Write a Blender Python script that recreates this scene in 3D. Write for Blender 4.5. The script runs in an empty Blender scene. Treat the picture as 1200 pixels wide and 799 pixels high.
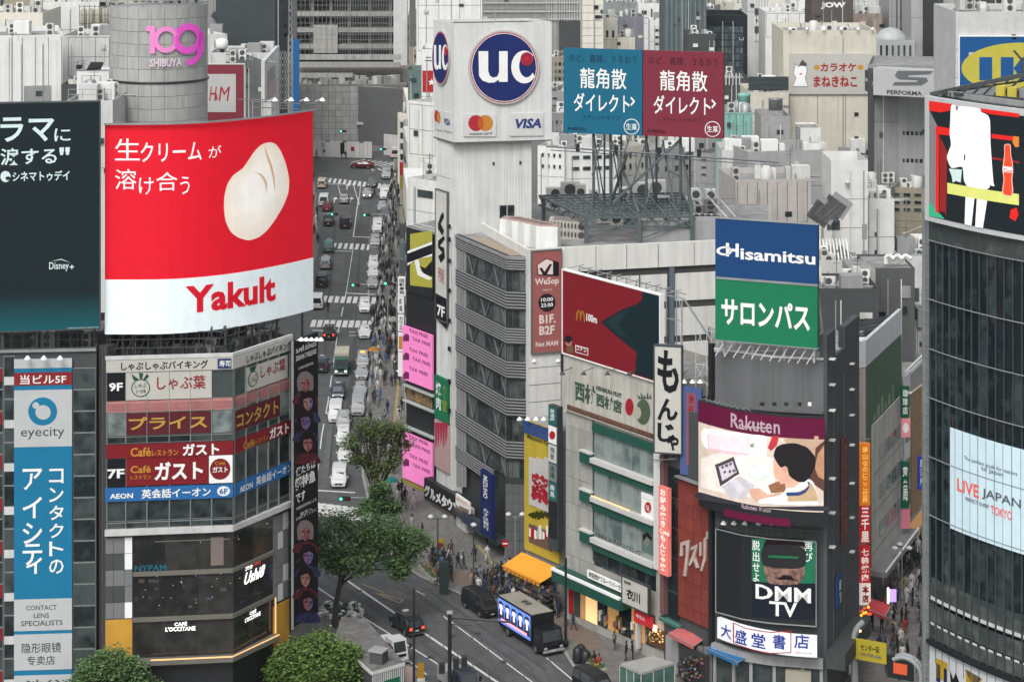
import bpy, bmesh, math, random
from mathutils import Vector, Matrix
R = random.Random(7); HAZE = 0.00006
SC = bpy.context.scene; COL = SC.collection
# ---------------- camera, world, sun, exposure ----------------
F, CX, YH, H = 2600.0, 600.0, -180.0, 73.0
cam = bpy.data.cameras.new('camera'); camo = bpy.data.objects.new('camera', cam); COL.objects.link(camo)
camo.location = (0, 0, H); camo.rotation_euler = (math.radians(90), 0, 0)
cam.sensor_width = 36; cam.lens = 36*F/1200; cam.shift_y = -(399.5-YH)/1200
cam.clip_start = 1; cam.clip_end = 6000
SC.camera = camo
W = bpy.data.worlds.new("World"); SC.world = W; W.use_nodes = True
nt = W.node_tree; nt.nodes.clear()
SUN_EL, SUN_AZ = math.radians(50), math.radians(200)
sky = nt.nodes.new('ShaderNodeTexSky'); sky.sky_type = 'NISHITA'; sky.sun_disc = False
sky.sun_elevation = SUN_EL; sky.sun_rotation = SUN_AZ; sky.air_density = 1.0; sky.dust_density = 4.0; sky.ozone_density = 1.0
hs = nt.nodes.new('ShaderNodeHueSaturation'); hs.inputs['Saturation'].default_value = 0.22
bg = nt.nodes.new('ShaderNodeBackground'); bg.inputs['Strength'].default_value = 0.145
wo = nt.nodes.new('ShaderNodeOutputWorld')
nt.links.new(sky.outputs[0], hs.inputs['Color']); nt.links.new(hs.outputs[0], bg.inputs['Color']); nt.links.new(bg.outputs[0], wo.inputs[0])
sl = bpy.data.lights.new('sun', 'SUN'); sl.energy = 1.2; sl.angle = math.radians(25); sl.color = (1, .985, .95)
so = bpy.data.objects.new('sun', sl); COL.objects.link(so)
so.location = (0, 0, 300)
sd = Vector((math.sin(SUN_AZ)*math.cos(SUN_EL), math.cos(SUN_AZ)*math.cos(SUN_EL), math.sin(SUN_EL)))
so.rotation_euler = sd.to_track_quat('Z', 'Y').to_euler()
SC.view_settings.view_transform = 'Standard'; SC.view_settings.look = 'None'
SC.view_settings.exposure = 0.42; SC.view_settings.gamma = 1.0
SC.render.engine = 'CYCLES'; SC.cycles.max_bounces = 6; SC.cycles.use_denoising = True

# ---------------- materials ----------------
MC = {}
def mat(name, c, rough=.75, metal=0, var=.10, scale=.5, streak=0.0, emit=0, bump=0, rnd=0, spec=.5, c2=None, obj=False):
    if name in MC: return MC[name]
    m = bpy.data.materials.new(name); m.use_nodes = True; t = m.node_tree
    b = t.nodes['Principled BSDF']; L = t.links.new
    b.inputs['Roughness'].default_value = rough; b.inputs['Metallic'].default_value = metal
    b.inputs['Specular IOR Level'].default_value = spec
    g = t.nodes.new('ShaderNodeTexCoord' if obj else 'ShaderNodeNewGeometry')
    pos = g.outputs['Object'] if obj else g.outputs['Position']
    n = t.nodes.new('ShaderNodeTexNoise'); n.inputs['Scale'].default_value = scale; n.inputs['Detail'].default_value = 6
    n.inputs['Roughness'].default_value = .65
    L(pos, n.inputs['Vector'])
    r = t.nodes.new('ShaderNodeMapRange'); r.inputs['From Min'].default_value = .3; r.inputs['From Max'].default_value = .7
    r.inputs['To Min'].default_value = 1-var; r.inputs['To Max'].default_value = 1+var
    L(n.outputs[0], r.inputs['Value']); val = r.outputs[0]
    if streak:
        mp = t.nodes.new('ShaderNodeMapping'); mp.inputs['Scale'].default_value = (1.6, 1.6, .09); oj = t.nodes.new('ShaderNodeObjectInfo'); ad = t.nodes.new('ShaderNodeVectorMath'); ad.operation = 'MULTIPLY_ADD'; ad.inputs[1].default_value = (90, 70, 50); L(oj.outputs['Random'], ad.inputs[0]); L(pos, ad.inputs[2]); L(ad.outputs[0], mp.inputs['Vector'])
        n2 = t.nodes.new('ShaderNodeTexNoise'); n2.inputs['Scale'].default_value = 1.0; n2.inputs['Detail'].default_value = 5; L(mp.outputs[0], n2.inputs['Vector'])
        r2 = t.nodes.new('ShaderNodeMapRange'); r2.inputs['From Min'].default_value = .42; r2.inputs['From Max'].default_value = .68
        r2.inputs['To Min'].default_value = 1.0; r2.inputs['To Max'].default_value = 1-streak; L(n2.outputs[0], r2.inputs['Value'])
        mu = t.nodes.new('ShaderNodeMath'); mu.operation = 'MULTIPLY'; L(val, mu.inputs[0]); L(r2.outputs[0], mu.inputs[1]); val = mu.outputs[0]
    if rnd:
        oi = t.nodes.new('ShaderNodeObjectInfo')
        r3 = t.nodes.new('ShaderNodeMapRange'); r3.inputs['To Min'].default_value = 1-rnd; r3.inputs['To Max'].default_value = 1+rnd
        L(oi.outputs['Random'], r3.inputs['Value'])
        mu = t.nodes.new('ShaderNodeMath'); mu.operation = 'MULTIPLY'; L(val, mu.inputs[0]); L(r3.outputs[0], mu.inputs[1]); val = mu.outputs[0]
    col = t.nodes.new('ShaderNodeVectorMath'); col.operation = 'SCALE'; col.inputs[0].default_value = c[:3]
    L(val, col.inputs['Scale']); out = col.outputs[0]
    if c2:
        n3 = t.nodes.new('ShaderNodeTexNoise'); n3.inputs['Scale'].default_value = scale*2.3; n3.inputs['Detail'].default_value = 4; L(pos, n3.inputs['Vector'])
        r4 = t.nodes.new('ShaderNodeMapRange'); r4.inputs['From Min'].default_value = .45; r4.inputs['From Max'].default_value = .6; L(n3.outputs[0], r4.inputs['Value'])
        mx = t.nodes.new('ShaderNodeMix'); mx.data_type = 'RGBA'; L(r4.outputs[0], mx.inputs[0]); L(out, mx.inputs[6]); mx.inputs[7].default_value = (*c2, 1); out = mx.outputs[2]
    L(out, b.inputs['Base Color'])
    if emit:
        L(out, b.inputs['Emission Color']); b.inputs['Emission Strength'].default_value = emit
    if bump:
        bp = t.nodes.new('ShaderNodeBump'); bp.inputs['Strength'].default_value = bump; bp.inputs['Distance'].default_value = .05
        nb = t.nodes.new('ShaderNodeTexNoise'); nb.inputs['Scale'].default_value = scale*8; L(pos, nb.inputs['Vector']); L(nb.outputs[0], bp.inputs['Height']); L(bp.outputs[0], b.inputs['Normal'])
    m.diffuse_color = (*c[:3], 1); MC[name] = m; return m
def glass(name, c=(.010, .016, .018), rough=.12, rnd=.5, c2=(.055, .07, .07), thr=.58):
    """window pane: dark room or drawn blind behind reflective glass, differing pane to pane"""
    if name in MC: return MC[name]
    m = bpy.data.materials.new(name); m.use_nodes = True; t = m.node_tree; b = t.nodes['Principled BSDF']; L = t.links.new
    b.inputs['Roughness'].default_value = rough; b.inputs['Specular IOR Level'].default_value = .6
    oi = t.nodes.new('ShaderNodeObjectInfo'); g = t.nodes.new('ShaderNodeNewGeometry')
    n = t.nodes.new('ShaderNodeTexNoise'); n.inputs['Scale'].default_value = .9; n.inputs['Detail'].default_value = 5; L(g.outputs['Position'], n.inputs['Vector'])
    a = t.nodes.new('ShaderNodeMath'); a.operation = 'MULTIPLY_ADD'; a.inputs[1].default_value = rnd; L(oi.outputs['Random'], a.inputs[0]); L(n.outputs[0], a.inputs[2])
    r = t.nodes.new('ShaderNodeMapRange'); r.inputs['From Min'].default_value = thr; r.inputs['From Max'].default_value = thr+.35; L(a.outputs[0], r.inputs['Value'])
    mx = t.nodes.new('ShaderNodeMix'); mx.data_type = 'RGBA'; mx.inputs[6].default_value = (*c, 1); mx.inputs[7].default_value = (*c2, 1)
    L(r.outputs[0], mx.inputs[0]); L(mx.outputs[2], b.inputs['Base Color']); MC[name] = m; return m
def flat(name, c, emit=0, rough=.65):
    g = max(c)   # printed inks, kept as deep as they are on the boards
    if emit == 0 and g < .7: c = tuple(q*.74*(.78+.22*q/g) for q in c)
    return mat(name, c, rough=rough, var=.05, scale=.8, emit=emit, spec=.25 if max(c) > .05 else .12)
def mottled(name, c, c2, emit=0, sc=1.6):   # a printed or lit picture area with photographic tone in it
    return mat(name, c, rough=.6, var=.2, scale=sc, emit=emit, c2=c2, spec=.25)
def S(r, g, b):  # sRGB 0-255 to linear
    f = lambda v: (v/255)/12.92 if v/255 <= .04045 else ((v/255+.055)/1.055)**2.4
    return (f(r), f(g), f(b))

# ---------------- pixel measure -> place ----------------
D0, KS = 262.0, .065
def gz(d): return max(0.0, KS*(d-D0))
def WX(px, d): return (px-CX)/F*d
def ZP(py, d): return H-(py-YH)/F*d
def G(px, py, h=0):
    d = F*H/(py-YH)
    if d > D0: d = F*(H+KS*D0)/((py-YH)+F*KS)
    return Vector((WX(px, d), d, gz(d)+h))

class Face:
    """vertical surface following a ground-plan line; u metres along it, z up, out metres in front"""
    def __init__(s, pts):
        s.p = [Vector(p) for p in pts]; s.l = [0]
        for a, b in zip(s.p, s.p[1:]): s.l.append(s.l[-1]+(b-a).length)
        s.L = s.l[-1]
    @classmethod
    def px(c, *pd): return c([(WX(a, d), d) for a, d in pd])
    @classmethod
    def vp(c, pxa, da, vx, pxb):
        ax, ay = WX(pxa, da), da; dx, dy = vx-CX, F
        k = (pxb-CX)/F; t = (k*ay-ax)/(dx-k*dy)
        return c([(ax, ay), (ax+dx*t, ay+dy*t)])
    def seg(s, u):
        i = 0
        while i < len(s.l)-2 and u > s.l[i+1]: i += 1
        return i
    def tan(s, u):
        i = s.seg(u); return (s.p[i+1]-s.p[i]).normalized()
    def at(s, u, z, out=0):
        i = s.seg(u); t = (s.p[i+1]-s.p[i]).normalized(); q = s.p[i]+t*(u-s.l[i])
        return Vector((q.x+t.y*out, q.y-t.x*out, z))
    def u(s, px):
        k = (px-CX)/F; best = None; e = 1e9
        for i in range(len(s.p)-1):
            a, d = s.p[i], s.p[i+1]-s.p[i]; den = d.x-k*d.y
            if abs(den) < 1e-9: continue
            t = (k*a.y-a.x)/den; x = max(0, -t, t-1)   # how far outside this stretch
            if x > 1e-6 and not (i == 0 and t < 0) and not (i == len(s.p)-2 and t > 1): continue
            if x < e: e = x; best = s.l[i]+t*d.length
        return 0 if best is None else best
    def d(s, px): return s.at(s.u(px), 0).y
    def z(s, px, py): return ZP(py, s.d(px))
    def rect(s, x0, x1, y0, y1):  # columns x0..x1, rows y0..y1 measured at column x0
        u0, u1 = s.u(x0), s.u(x1)
        return u0, u1, s.z(x0, y1), s.z(x0, y0)
def arc(cx, cy, r, a0, a1, n=24):
    return Face([(cx+r*math.cos(math.radians(a0+(a1-a0)*i/n)), cy+r*math.sin(math.radians(a0+(a1-a0)*i/n))) for i in range(n+1)])

# ---------------- objects ----------------
WM = {}
def link(name, data, parent=None, M=None):
    o = bpy.data.objects.new(name, data); COL.objects.link(o)
    M = M or Matrix.Identity(4)
    WM[o.name] = M
    if parent is not None:
        o.parent = parent; o.matrix_basis = WM[parent.name].inverted() @ M
    else: o.matrix_basis = M
    return o
LABELS = set()
def tag(o, label, cat, group=None, kind=None):
    if label: o['label'] = label
    if cat: o['category'] = cat
    if group: o['group'] = group
    if kind: o['kind'] = kind
    return o
def thing(name, loc, label, cat, group=None, rz=0):
    o = link(name, None, None, Matrix.Translation(Vector(loc)) @ Matrix.Rotation(rz, 4, 'Z'))
    o.empty_display_size = .3
    return tag(o, label, cat, group)
def mesh(name, verts, faces, m, parent=None, M=None, smooth=False, mi=None):
    me = bpy.data.meshes.new(name)
    M = M or (WM[parent.name] if parent is not None else Matrix.Identity(4))
    inv = M.inverted()
    me.from_pydata([inv @ Vector(v) for v in verts], [], faces)
    for x in (m if isinstance(m, (list, tuple)) else [m]): me.materials.append(x)
    if mi: me.polygons.foreach_set('material_index', mi)
    if smooth: me.polygons.foreach_set('use_smooth', [True]*len(me.polygons))
    me.update()
    return link(name, me, parent, M)
CUBE = {}
BF = [(0, 3, 2, 1), (4, 5, 6, 7), (0, 1, 5, 4), (1, 2, 6, 5), (2, 3, 7, 6), (3, 0, 4, 7)]
def box8(x0, x1, y0, y1, z0, z1): return [(x0, y0, z0), (x1, y0, z0), (x1, y1, z0), (x0, y1, z0), (x0, y0, z1), (x1, y0, z1), (x1, y1, z1), (x0, y1, z1)]
def cbox(w, t, h, m):
    k = (round(w, 2), round(t, 3), round(h, 2), m.name)
    if k not in CUBE:
        me = bpy.data.meshes.new('box'); me.from_pydata(box8(0, w, -t, 0, 0, h), [], BF); me.materials.append(m); CUBE[k] = me
    return CUBE[k]
def fbox(parent, name, m, fc, u0, u1, z0, z1, out=0, th=.1):
    """box lying on a face: its back at 'out', 'th' thick (straight boxes share mesh data)"""
    if u1 < u0: u0, u1 = u1, u0
    t = fc.tan((u0+u1)/2)
    M = Matrix.Translation(fc.at((u0+u1)/2, z0, out)) @ Matrix.Rotation(math.atan2(t.y, t.x), 4, 'Z') @ Matrix.Translation((-(u1-u0)/2, 0, 0))
    return link(name, cbox(u1-u0, th, z1-z0, m), parent, M)
def fpx(parent, name, m, fc, x0, x1, y0, y1, out=0, th=.1):
    return fbox(parent, name, m, fc, *fc.rect(x0, x1, y0, y1), out, th)
def panel(parent, name, m, fc, u0, u1, z0, z1, out=0, th=.15, n=None):
    """slab that follows a curved or bent face"""
    us = [u0]+[l for l in fc.l if min(u0, u1)+.02 < l < max(u0, u1)-.02]+[u1]
    v = []; f = []
    for q in us:
        for o_, z_ in ((out, z0), (out, z1), (out+th, z1), (out+th, z0)): v.append(fc.at(q, z_, o_))
    for i in range(len(us)-1):
        a = i*4; b = a+4
        for j in range(4): f.append((a+j, b+j, b+(j+1) % 4, a+(j+1) % 4))
    f.append((0, 1, 2, 3)); e = (len(us)-1)*4; f.append((e+3, e+2, e+1, e))
    return mesh(name, v, [tuple(reversed(x)) for x in f], m, parent)
def ppx(parent, name, m, fc, x0, x1, y0, y1, out=0, th=.15): return panel(parent, name, m, fc, *fc.rect(x0, x1, y0, y1), out, th)
def flatmap(name, P, F_, m, fc, out, parent, th=0):
    """lay a flat outline (u,z) on the face; on bent faces it is cut at every bend so that it follows them"""
    if len(fc.p) > 2:
        bm = bmesh.new(); vs = [bm.verts.new((a, b, 0)) for a, b in P]
        for f in F_:
            try: bm.faces.new([vs[i] for i in f])
            except ValueError: pass
        lo = min(a for a, b in P); hi = max(a for a, b in P)
        for l in fc.l[1:-1]:
            if lo < l < hi: bmesh.ops.bisect_plane(bm, geom=bm.verts[:]+bm.edges[:]+bm.faces[:], plane_co=(l, 0, 0), plane_no=(1, 0, 0))
        bm.verts.ensure_lookup_table(); bm.verts.index_update()
        P = [(q.co.x, q.co.y) for q in bm.verts]; F_ = [tuple(q.index for q in f.verts) for f in bm.faces]; bm.free()
    return mesh(name, [fc.at(a, b, out) for a, b in P], F_, m, parent)
def shape(parent, name, m, fc, pts, out=.2, uz=False, th=0):
    """flat printed or cut-out shape; pts in picture measurements on the face (or u,z)"""
    P = [(fc.u(a), fc.z(a, b)) if not uz else (a, b) for a, b in pts]
    if not th: return flatmap(name, P, [tuple(range(len(P)))], m, fc, out, parent)
    v = [fc.at(a, b, out+th) for a, b in P]; n = len(v); f = [tuple(range(n))]
    v += [fc.at(a, b, out) for a, b in P]; f += [(i, (i+1) % n, n+(i+1) % n, n+i) for i in range(n)]
    return mesh(name, v, f, m, parent)
def smooth(P, k=3):
    """rounded outline through the given points"""
    if len(P) < 7: return P
    o = []; n = len(P)
    for i in range(n):
        a, b, c, d = P[i-1], P[i], P[(i+1) % n], P[(i+2) % n]
        for j in range(k):
            t = j/k; o.append(tuple(b[q]*(2*t**3-3*t*t+1)+c[q]*(3*t*t-2*t**3)+.32*((c[q]-a[q])*(t**3-2*t*t+t)+(d[q]-b[q])*(t**3-t*t)) for q in (0, 1)))
    return o
def ell(cx, cy, rx, ry, n=28, a0=0, a1=360): return [(cx+rx*math.cos(math.radians(a0+(a1-a0)*i/n)), cy+ry*math.sin(math.radians(a0+(a1-a0)*i/n))) for i in range(n+(a1-a0 < 360))]
TX = {}
def textdata(s, bold, vert):
    k = (s, bold, vert)
    if k in TX: return TX[k]
    V = []; Fc = []
    def one(ch, sp=1.0):
        cu = bpy.data.curves.new('t', 'FONT'); cu.body = ch; cu.size = 1; cu.resolution_u = 2; cu.offset = bold; cu.space_character = sp
        o = bpy.data.objects.new('t', cu); COL.objects.link(o)
        me = bpy.data.meshes.new_from_object(o.evaluated_get(bpy.context.evaluated_depsgraph_get()))
        v = [(p.co.x, p.co.y) for p in me.vertices]; f = [tuple(p.vertices) for p in me.polygons]
        bpy.data.objects.remove(o); bpy.data.curves.remove(cu); bpy.data.meshes.remove(me); return v, f
    if vert:
        y = 0
        for ch in s:
            v, f = one('|' if ch == 'ー' else ch)
            if not v: y -= .5; continue
            x0 = min(p[0] for p in v); x1 = max(p[0] for p in v); b0 = min(p[1] for p in v); b1 = max(p[1] for p in v)
            o = len(V); V += [(p[0]-(x0+x1)/2, p[1]-b1+y) for p in v]; Fc += [tuple(i+o for i in q) for q in f]; y -= (b1-b0)+.14
    else: V, Fc = one(s)
    x0 = min(p[0] for p in V); x1 = max(p[0] for p in V); y0 = min(p[1] for p in V); y1 = max(p[1] for p in V)
    V = [((p[0]-x0)/(x1-x0), (p[1]-y0)/max(1e-6, y1-y0)) for p in V]
    TX[k] = (V, Fc, (x1-x0)/max(1e-6, y1-y0)); return TX[k]
def textuz(parent, s, m, fc, u0, u1, z0, z1, out=.2, bold=0.0, vert=False, slant=0, name='lettering'):
    V, Fc, _ = textdata(s, bold, vert)
    return flatmap(name, [(u0+(u1-u0)*(a+slant*b), z0+(z1-z0)*b) for a, b in V], Fc, m, fc, out, parent)
def text(parent, s, m, fc, x0, x1, y0, y1, out=.2, bold=0.0, vert=False, slant=0, name='lettering'):
    return textuz(parent, s, m, fc, *fc.rect(x0, x1, y0, y1), out, bold, vert, slant, name)
def tube(verts, faces, a, b, r, n=4):
    a, b = Vector(a), Vector(b); d = (b-a)
    if d.length < 1e-6: return
    q = d.to_track_quat('Z', 'Y'); k = len(verts)
    for e in (a, b):
        for i in range(n):
            w = math.pi*2*i/n+math.pi/4; verts.append(e+q @ Vector((math.cos(w)*r, math.sin(w)*r, 0)))
    for i in range(n): faces.append((k+i, k+(i+1) % n, k+n+(i+1) % n, k+n+i))
    faces.append(tuple(range(k+n-1, k-1, -1))); faces.append(tuple(range(k+n, k+2*n)))
def bars(parent, name, m, segs, r=.06, n=4):
    v = []; f = []
    for s_ in segs: tube(v, f, s_[0], s_[1], s_[2] if len(s_) > 2 else r, n)
    return mesh(name, v, f, m, parent)
def prism(parent, name, m, pts, z0, z1, cap=None):
    n = len(pts); v = [(p[0], p[1], z0) for p in pts]+[(p[0], p[1], z1) for p in pts]
    a = sum(pts[i][0]*pts[(i+1) % n][1]-pts[(i+1) % n][0]*pts[i][1] for i in range(n))
    if a < 0: v = [(p[0], p[1], z0) for p in pts[::-1]]+[(p[0], p[1], z1) for p in pts[::-1]]
    f = [(i, (i+1) % n, n+(i+1) % n, n+i) for i in range(n)]+[tuple(range(n-1, -1, -1)), tuple(range(n, 2*n))]
    return mesh(name, v, f, m, parent)
def lathe(parent, name, m, c, prof, n=16, smooth=True):
    v = []; f = []
    for r, z in prof:
        for i in range(n): a = 2*math.pi*i/n; v.append((c[0]+r*math.cos(a), c[1]+r*math.sin(a), c[2]+z))
    for j in range(len(prof)-1):
        for i in range(n): f.append((j*n+i, j*n+(i+1) % n, (j+1)*n+(i+1) % n, (j+1)*n+i))
    f.append(tuple(range(n-1, -1, -1))); f.append(tuple(range((len(prof)-1)*n, len(prof)*n)))
    return mesh(name, v, f, m, parent, smooth=smooth)
def copy_tree(o, parent=None, M=None):
    c = o.copy(); COL.objects.link(c)
    if parent is not None: c.parent = parent
    elif M is not None: c.matrix_basis = M; WM[c.name] = M
    for ch in KIDS.get(o.name, ()): copy_tree(ch, c)
    return c
KIDS = {}
def remember(o):
    for x in [q for q in bpy.data.objects if q.parent == o]: KIDS.setdefault(o.name, []).append(x); remember(x)

# common paints
white = mat('white_wall', (.70, .705, .68), streak=.14, var=.06)
cream = mat('cream_wall', (.66, .63, .55), streak=.12, var=.06)
pale = mat('pale_grey_wall', (.54, .55, .535), streak=.16, var=.08)
grey = mat('grey_wall', (.27, .275, .275), streak=.15, var=.08)
dgrey = mat('dark_grey_wall', (.052, .057, .059), streak=.12, var=.1)
blackp = mat('black_paint', (.012, .014, .016), rough=.45, var=.1)
steel = mat('galvanised_steel', (.30, .32, .32), rough=.5, metal=.4, var=.15)
dsteel = mat('dark_steel', (.06, .07, .072), rough=.5, metal=.3, var=.2)
seam = mat('joint_shadow_gap', (.10, .105, .105))
roofm = mat('roof_concrete', (.26, .26, .255), var=.22, scale=.35, c2=(.19, .19, .185))
acm = mat('air_conditioner_casing', (.55, .55, .52), rnd=.25, var=.08)
fanm = mat('fan_grille', (.06, .065, .065))
g_dark = glass('dark_window_glass'); g_pale = glass('curtained_window_glass', c=(.03, .042, .042), c2=(.22, .26, .25), thr=.55)
wht = flat('white_print', (.78, .79, .77)); blk = flat('black_print', (.015, .016, .02))
redp = flat('red_print', S(190, 35, 45))
# ======================= helpers for buildings =======================
def back(fc, depth, u0=0, u1=None):
    """ground plan: the face line plus the same line pushed back"""
    u1 = fc.L if u1 is None else u1
    us = [u0]+[l for l in fc.l if u0+.01 < l < u1-.01]+[u1]
    fr = [fc.at(q, 0).xy for q in us]; t = (fr[-1]-fr[0]).normalized(); n = Vector((-t.y, t.x))
    return [tuple(p) for p in fr]+[tuple(fr[-1]+n*depth), tuple(fr[0]+n*depth)]
def body(parent, m, fc, depth, z1, z0=0, roof=True, par=.7, u0=0, u1=None, rm=None, pm=None):
    P = back(fc, depth, u0, u1); n = len(P)
    prism(parent, 'wall', m, P, z0, z1-(par if roof else 0))
    if roof:
        c = Vector((sum(p[0] for p in P)/n, sum(p[1] for p in P)/n))
        ins = [tuple(c+(Vector(p)-c)*.985) for p in P]
        prism(parent, 'roof', rm or roofm, ins, z1-par+.004, z1-par+.05)
        v = []; f = []
        for i in range(n):   # parapet ring
            a, b = Vector(P[i]), Vector(P[(i+1) % n]); a2 = c+(a-c)*.97; b2 = c+(b-c)*.97; k = len(v)
            for z in (z1-par+.002, z1): v += [(a.x, a.y, z), (b.x, b.y, z), (b2.x, b2.y, z), (a2.x, a2.y, z)]
            f += [(k, k+1, k+5, k+4), (k+2, k+3, k+7, k+6), (k+4, k+5, k+6, k+7)]
        mesh('parapet', v, f, pm or m, parent)
    return P
def windows(parent, fc, x0, x1, y0, y1, cols, rows, g=g_dark, fm=dsteel, wf=.8, hf=.6, frame=.05, out=.03, sill=False):
    """grid of real windows: recessed-look frame with a pane as its own piece"""
    u0, u1, z0, z1 = fc.rect(x0, x1, y0, y1); cu = (u1-u0)/cols; rz = (z1-z0)/rows
    for j in range(rows):
        for i in range(cols):
            a = u0+cu*(i+.5-wf/2); b = u0+cu*(i+.5+wf/2); lo = z0+rz*(j+.5-hf/2); hi = z0+rz*(j+.5+hf/2)
            w = fbox(parent, 'window', fm, fc, a, b, lo, hi, .004, .05+out)
            fbox(w, 'pane', g, fc, a+frame, b-frame, lo+frame, hi-frame, .05+out+.002, .015)
def seams(parent, fc, x0, x1, y0, y1, cols=0, rows=0, m=None, th=.012, w=.05):
    """recessed joints between wall panels read as thin dark battens"""
    u0, u1, z0, z1 = fc.rect(x0, x1, y0, y1); m = m or seam
    for i in range(cols+1): q = u0+(u1-u0)*i/max(1, cols); fbox(parent, 'joint', m, fc, q-w/2, q+w/2, z0, z1, .003, th)
    for j in range(rows+1): q = z0+(z1-z0)*j/max(1, rows); fbox(parent, 'joint', m, fc, u0, u1, q-w/2, q+w/2, .002, th)
def ac_unit(parent, x, y, z, w=1.0, d=.6, h=1.3, rz=0, m=None):
    M = Matrix.Translation((x, y, z)) @ Matrix.Rotation(rz, 4, 'Z')
    k = ('ac', w, d, h, (m or acm).name)
    if k not in CUBE:
        me = bpy.data.meshes.new('ac'); v = box8(0, w, 0, d, .08, h); f = list(BF); mi = [0]*6
        nf = 2 if h > 1.2 else 1
        for q in range(nf):
            cz = h*(.5 if nf == 1 else (.29+.46*q))+.04; r = min(w*.38, h*.4/nf); b = len(v)
            v += [(w/2+r*math.cos(t*math.pi/5), -.01, cz+r*math.sin(t*math.pi/5)) for t in range(10)]; f.append(tuple(b+i for i in range(10))); mi.append(1)
        me.from_pydata(v, [], f); me.materials.append(m or acm); me.materials.append(fanm); me.polygons.foreach_set('material_index', mi); CUBE[k] = me
    return link('air_conditioner', CUBE[k], parent, M)
def rail(parent, pts, h=1.1, r=.03, step=1.5, m=None, name='railing'):
    segs = []
    for a, b in zip(pts, pts[1:]):
        a, b = Vector(a), Vector(b); n = max(1, int((b-a).length/step))
        for k in (h, h*.5): segs.append((a+Vector((0, 0, k)), b+Vector((0, 0, k)), r))
        for i in range(n+1): p = a.lerp(b, i/n); segs.append((p, p+Vector((0, 0, h)), r))
    return bars(parent, name, m or steel, segs)
def clutter(parent, P, z, n=6, seed=0, m=None):
    """plant on a flat roof: casings, pipes, a duct, a ladder, an aerial"""
    r = random.Random(seed); xs = [p[0] for p in P]; ys = [p[1] for p in P]; x0, x1, y0, y1 = min(xs), max(xs), min(ys), max(ys)
    W_, D_ = x1-x0, y1-y0
    for i in range(n):
        x = x0+W_*r.uniform(.08, .85); y = y0+D_*r.uniform(.15, .8); k = r.random()
        if k < .5: ac_unit(parent, x, y, z, r.choice((.9, 1.1, 1.6)), .7, r.choice((.9, 1.5, 1.9)), r.choice((0, 0, .2, 1.57)))
        elif k < .55: lathe(parent, 'water_tank', r.choice((acm, steel, pale)), (x, y, z), [(.7, .3), (.7, .35), (.7, 1.7), (.62, 1.72), (.60, 1.85), (.1, 1.95)], 12)
        elif k < .8:
            s_ = [((x, y, z+.3), (x+r.uniform(1, 4), y, z+.3), .12), ((x, y, z+.3), (x, y+2, z+.3), .12), ((x, y, z), (x, y, z+1.2), .12)]
            bars(parent, 'duct', steel, s_, n=6)
        elif k < .9: bars(parent, 'aerial', dsteel, [((x, y, z), (x, y, z+3.5), .04), ((x-.6, y, z+3.2), (x+.6, y, z+3.2), .03), ((x-.4, y, z+2.8), (x+.4, y, z+2.8), .03)])
        else: link('plant_housing', cbox(2.2, 1.8, 2.0, r.choice((pale, grey, white))), parent, Matrix.Translation((x, y, z)))
def spots(parent, fc, xs, y, ln=.9, m=None, up=.5, name='spotlight'):
    """small floodlights on arms standing off a sign"""
    for x in xs:
        q = fc.u(x); z = fc.z(x, y); a = fc.at(q, z, 0); b = fc.at(q, z+up, ln)
        v = []; f = []; tube(v, f, a, b, .035); c = fc.at(q, z+up-.28, ln); k = len(v)
        for rr, zz in ((.28, 0), (.2, .14), (.05, .3)):
            for i in range(8): t = math.pi*i/4; v.append(c+Vector((rr*math.cos(t), rr*math.sin(t), zz)))
        for j in range(2):
            for i in range(8): f.append((k+j*8+i, k+j*8+(i+1) % 8, k+j*8+8+(i+1) % 8, k+j*8+8+i))
        f.append(tuple(k+16+i for i in range(8)))
        mesh(name, v, f, m or wht, parent)
def sign(label, fc, x0, x1, y0, y1, m, cat='sign', name='sign', out=.12, th=.25, group=None, frame=None):
    u0, u1, z0, z1 = fc.rect(x0, x1, y0, y1)
    t = thing(name, fc.at((u0+u1)/2, z0, out), label, cat, group)
    panel(t, 'board', m, fc, u0, u1, z0, z1, out, th)
    if frame:
        w = .12
        for a, b, c, d_ in ((u0-w, u1+w, z1, z1+w), (u0-w, u1+w, z0-w, z0), (u0-w, u0, z0, z1), (u1, u1+w, z0, z1)): panel(t, 'frame', frame, fc, a, b, c, d_, out-.03, th+.08)
    t['o'] = out+th+.03; return t
def ST(t, s, m, fc, x0, x1, y0, y1, bold=0.0, vert=False, slant=0, d=0): return text(t, s, m, fc, x0, x1, y0, y1, t['o']+d, bold, vert, slant)
def RT(t, s, m, fc, x0, x1, y0, y1, bold=0.0):   # lettering turned to read downwards
    V_, F_, _ = textdata(s, bold, False); u0, u1, z0, z1 = fc.rect(x0, x1, y0, y1)
    return flatmap('lettering', [(u0+(u1-u0)*b, z1-(z1-z0)*a) for a, b in V_], F_, m, fc, t['o'], t)
def SH(t, name, m, fc, pts, d=0): return shape(t, name, m, fc, pts, t['o']+d)

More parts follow.
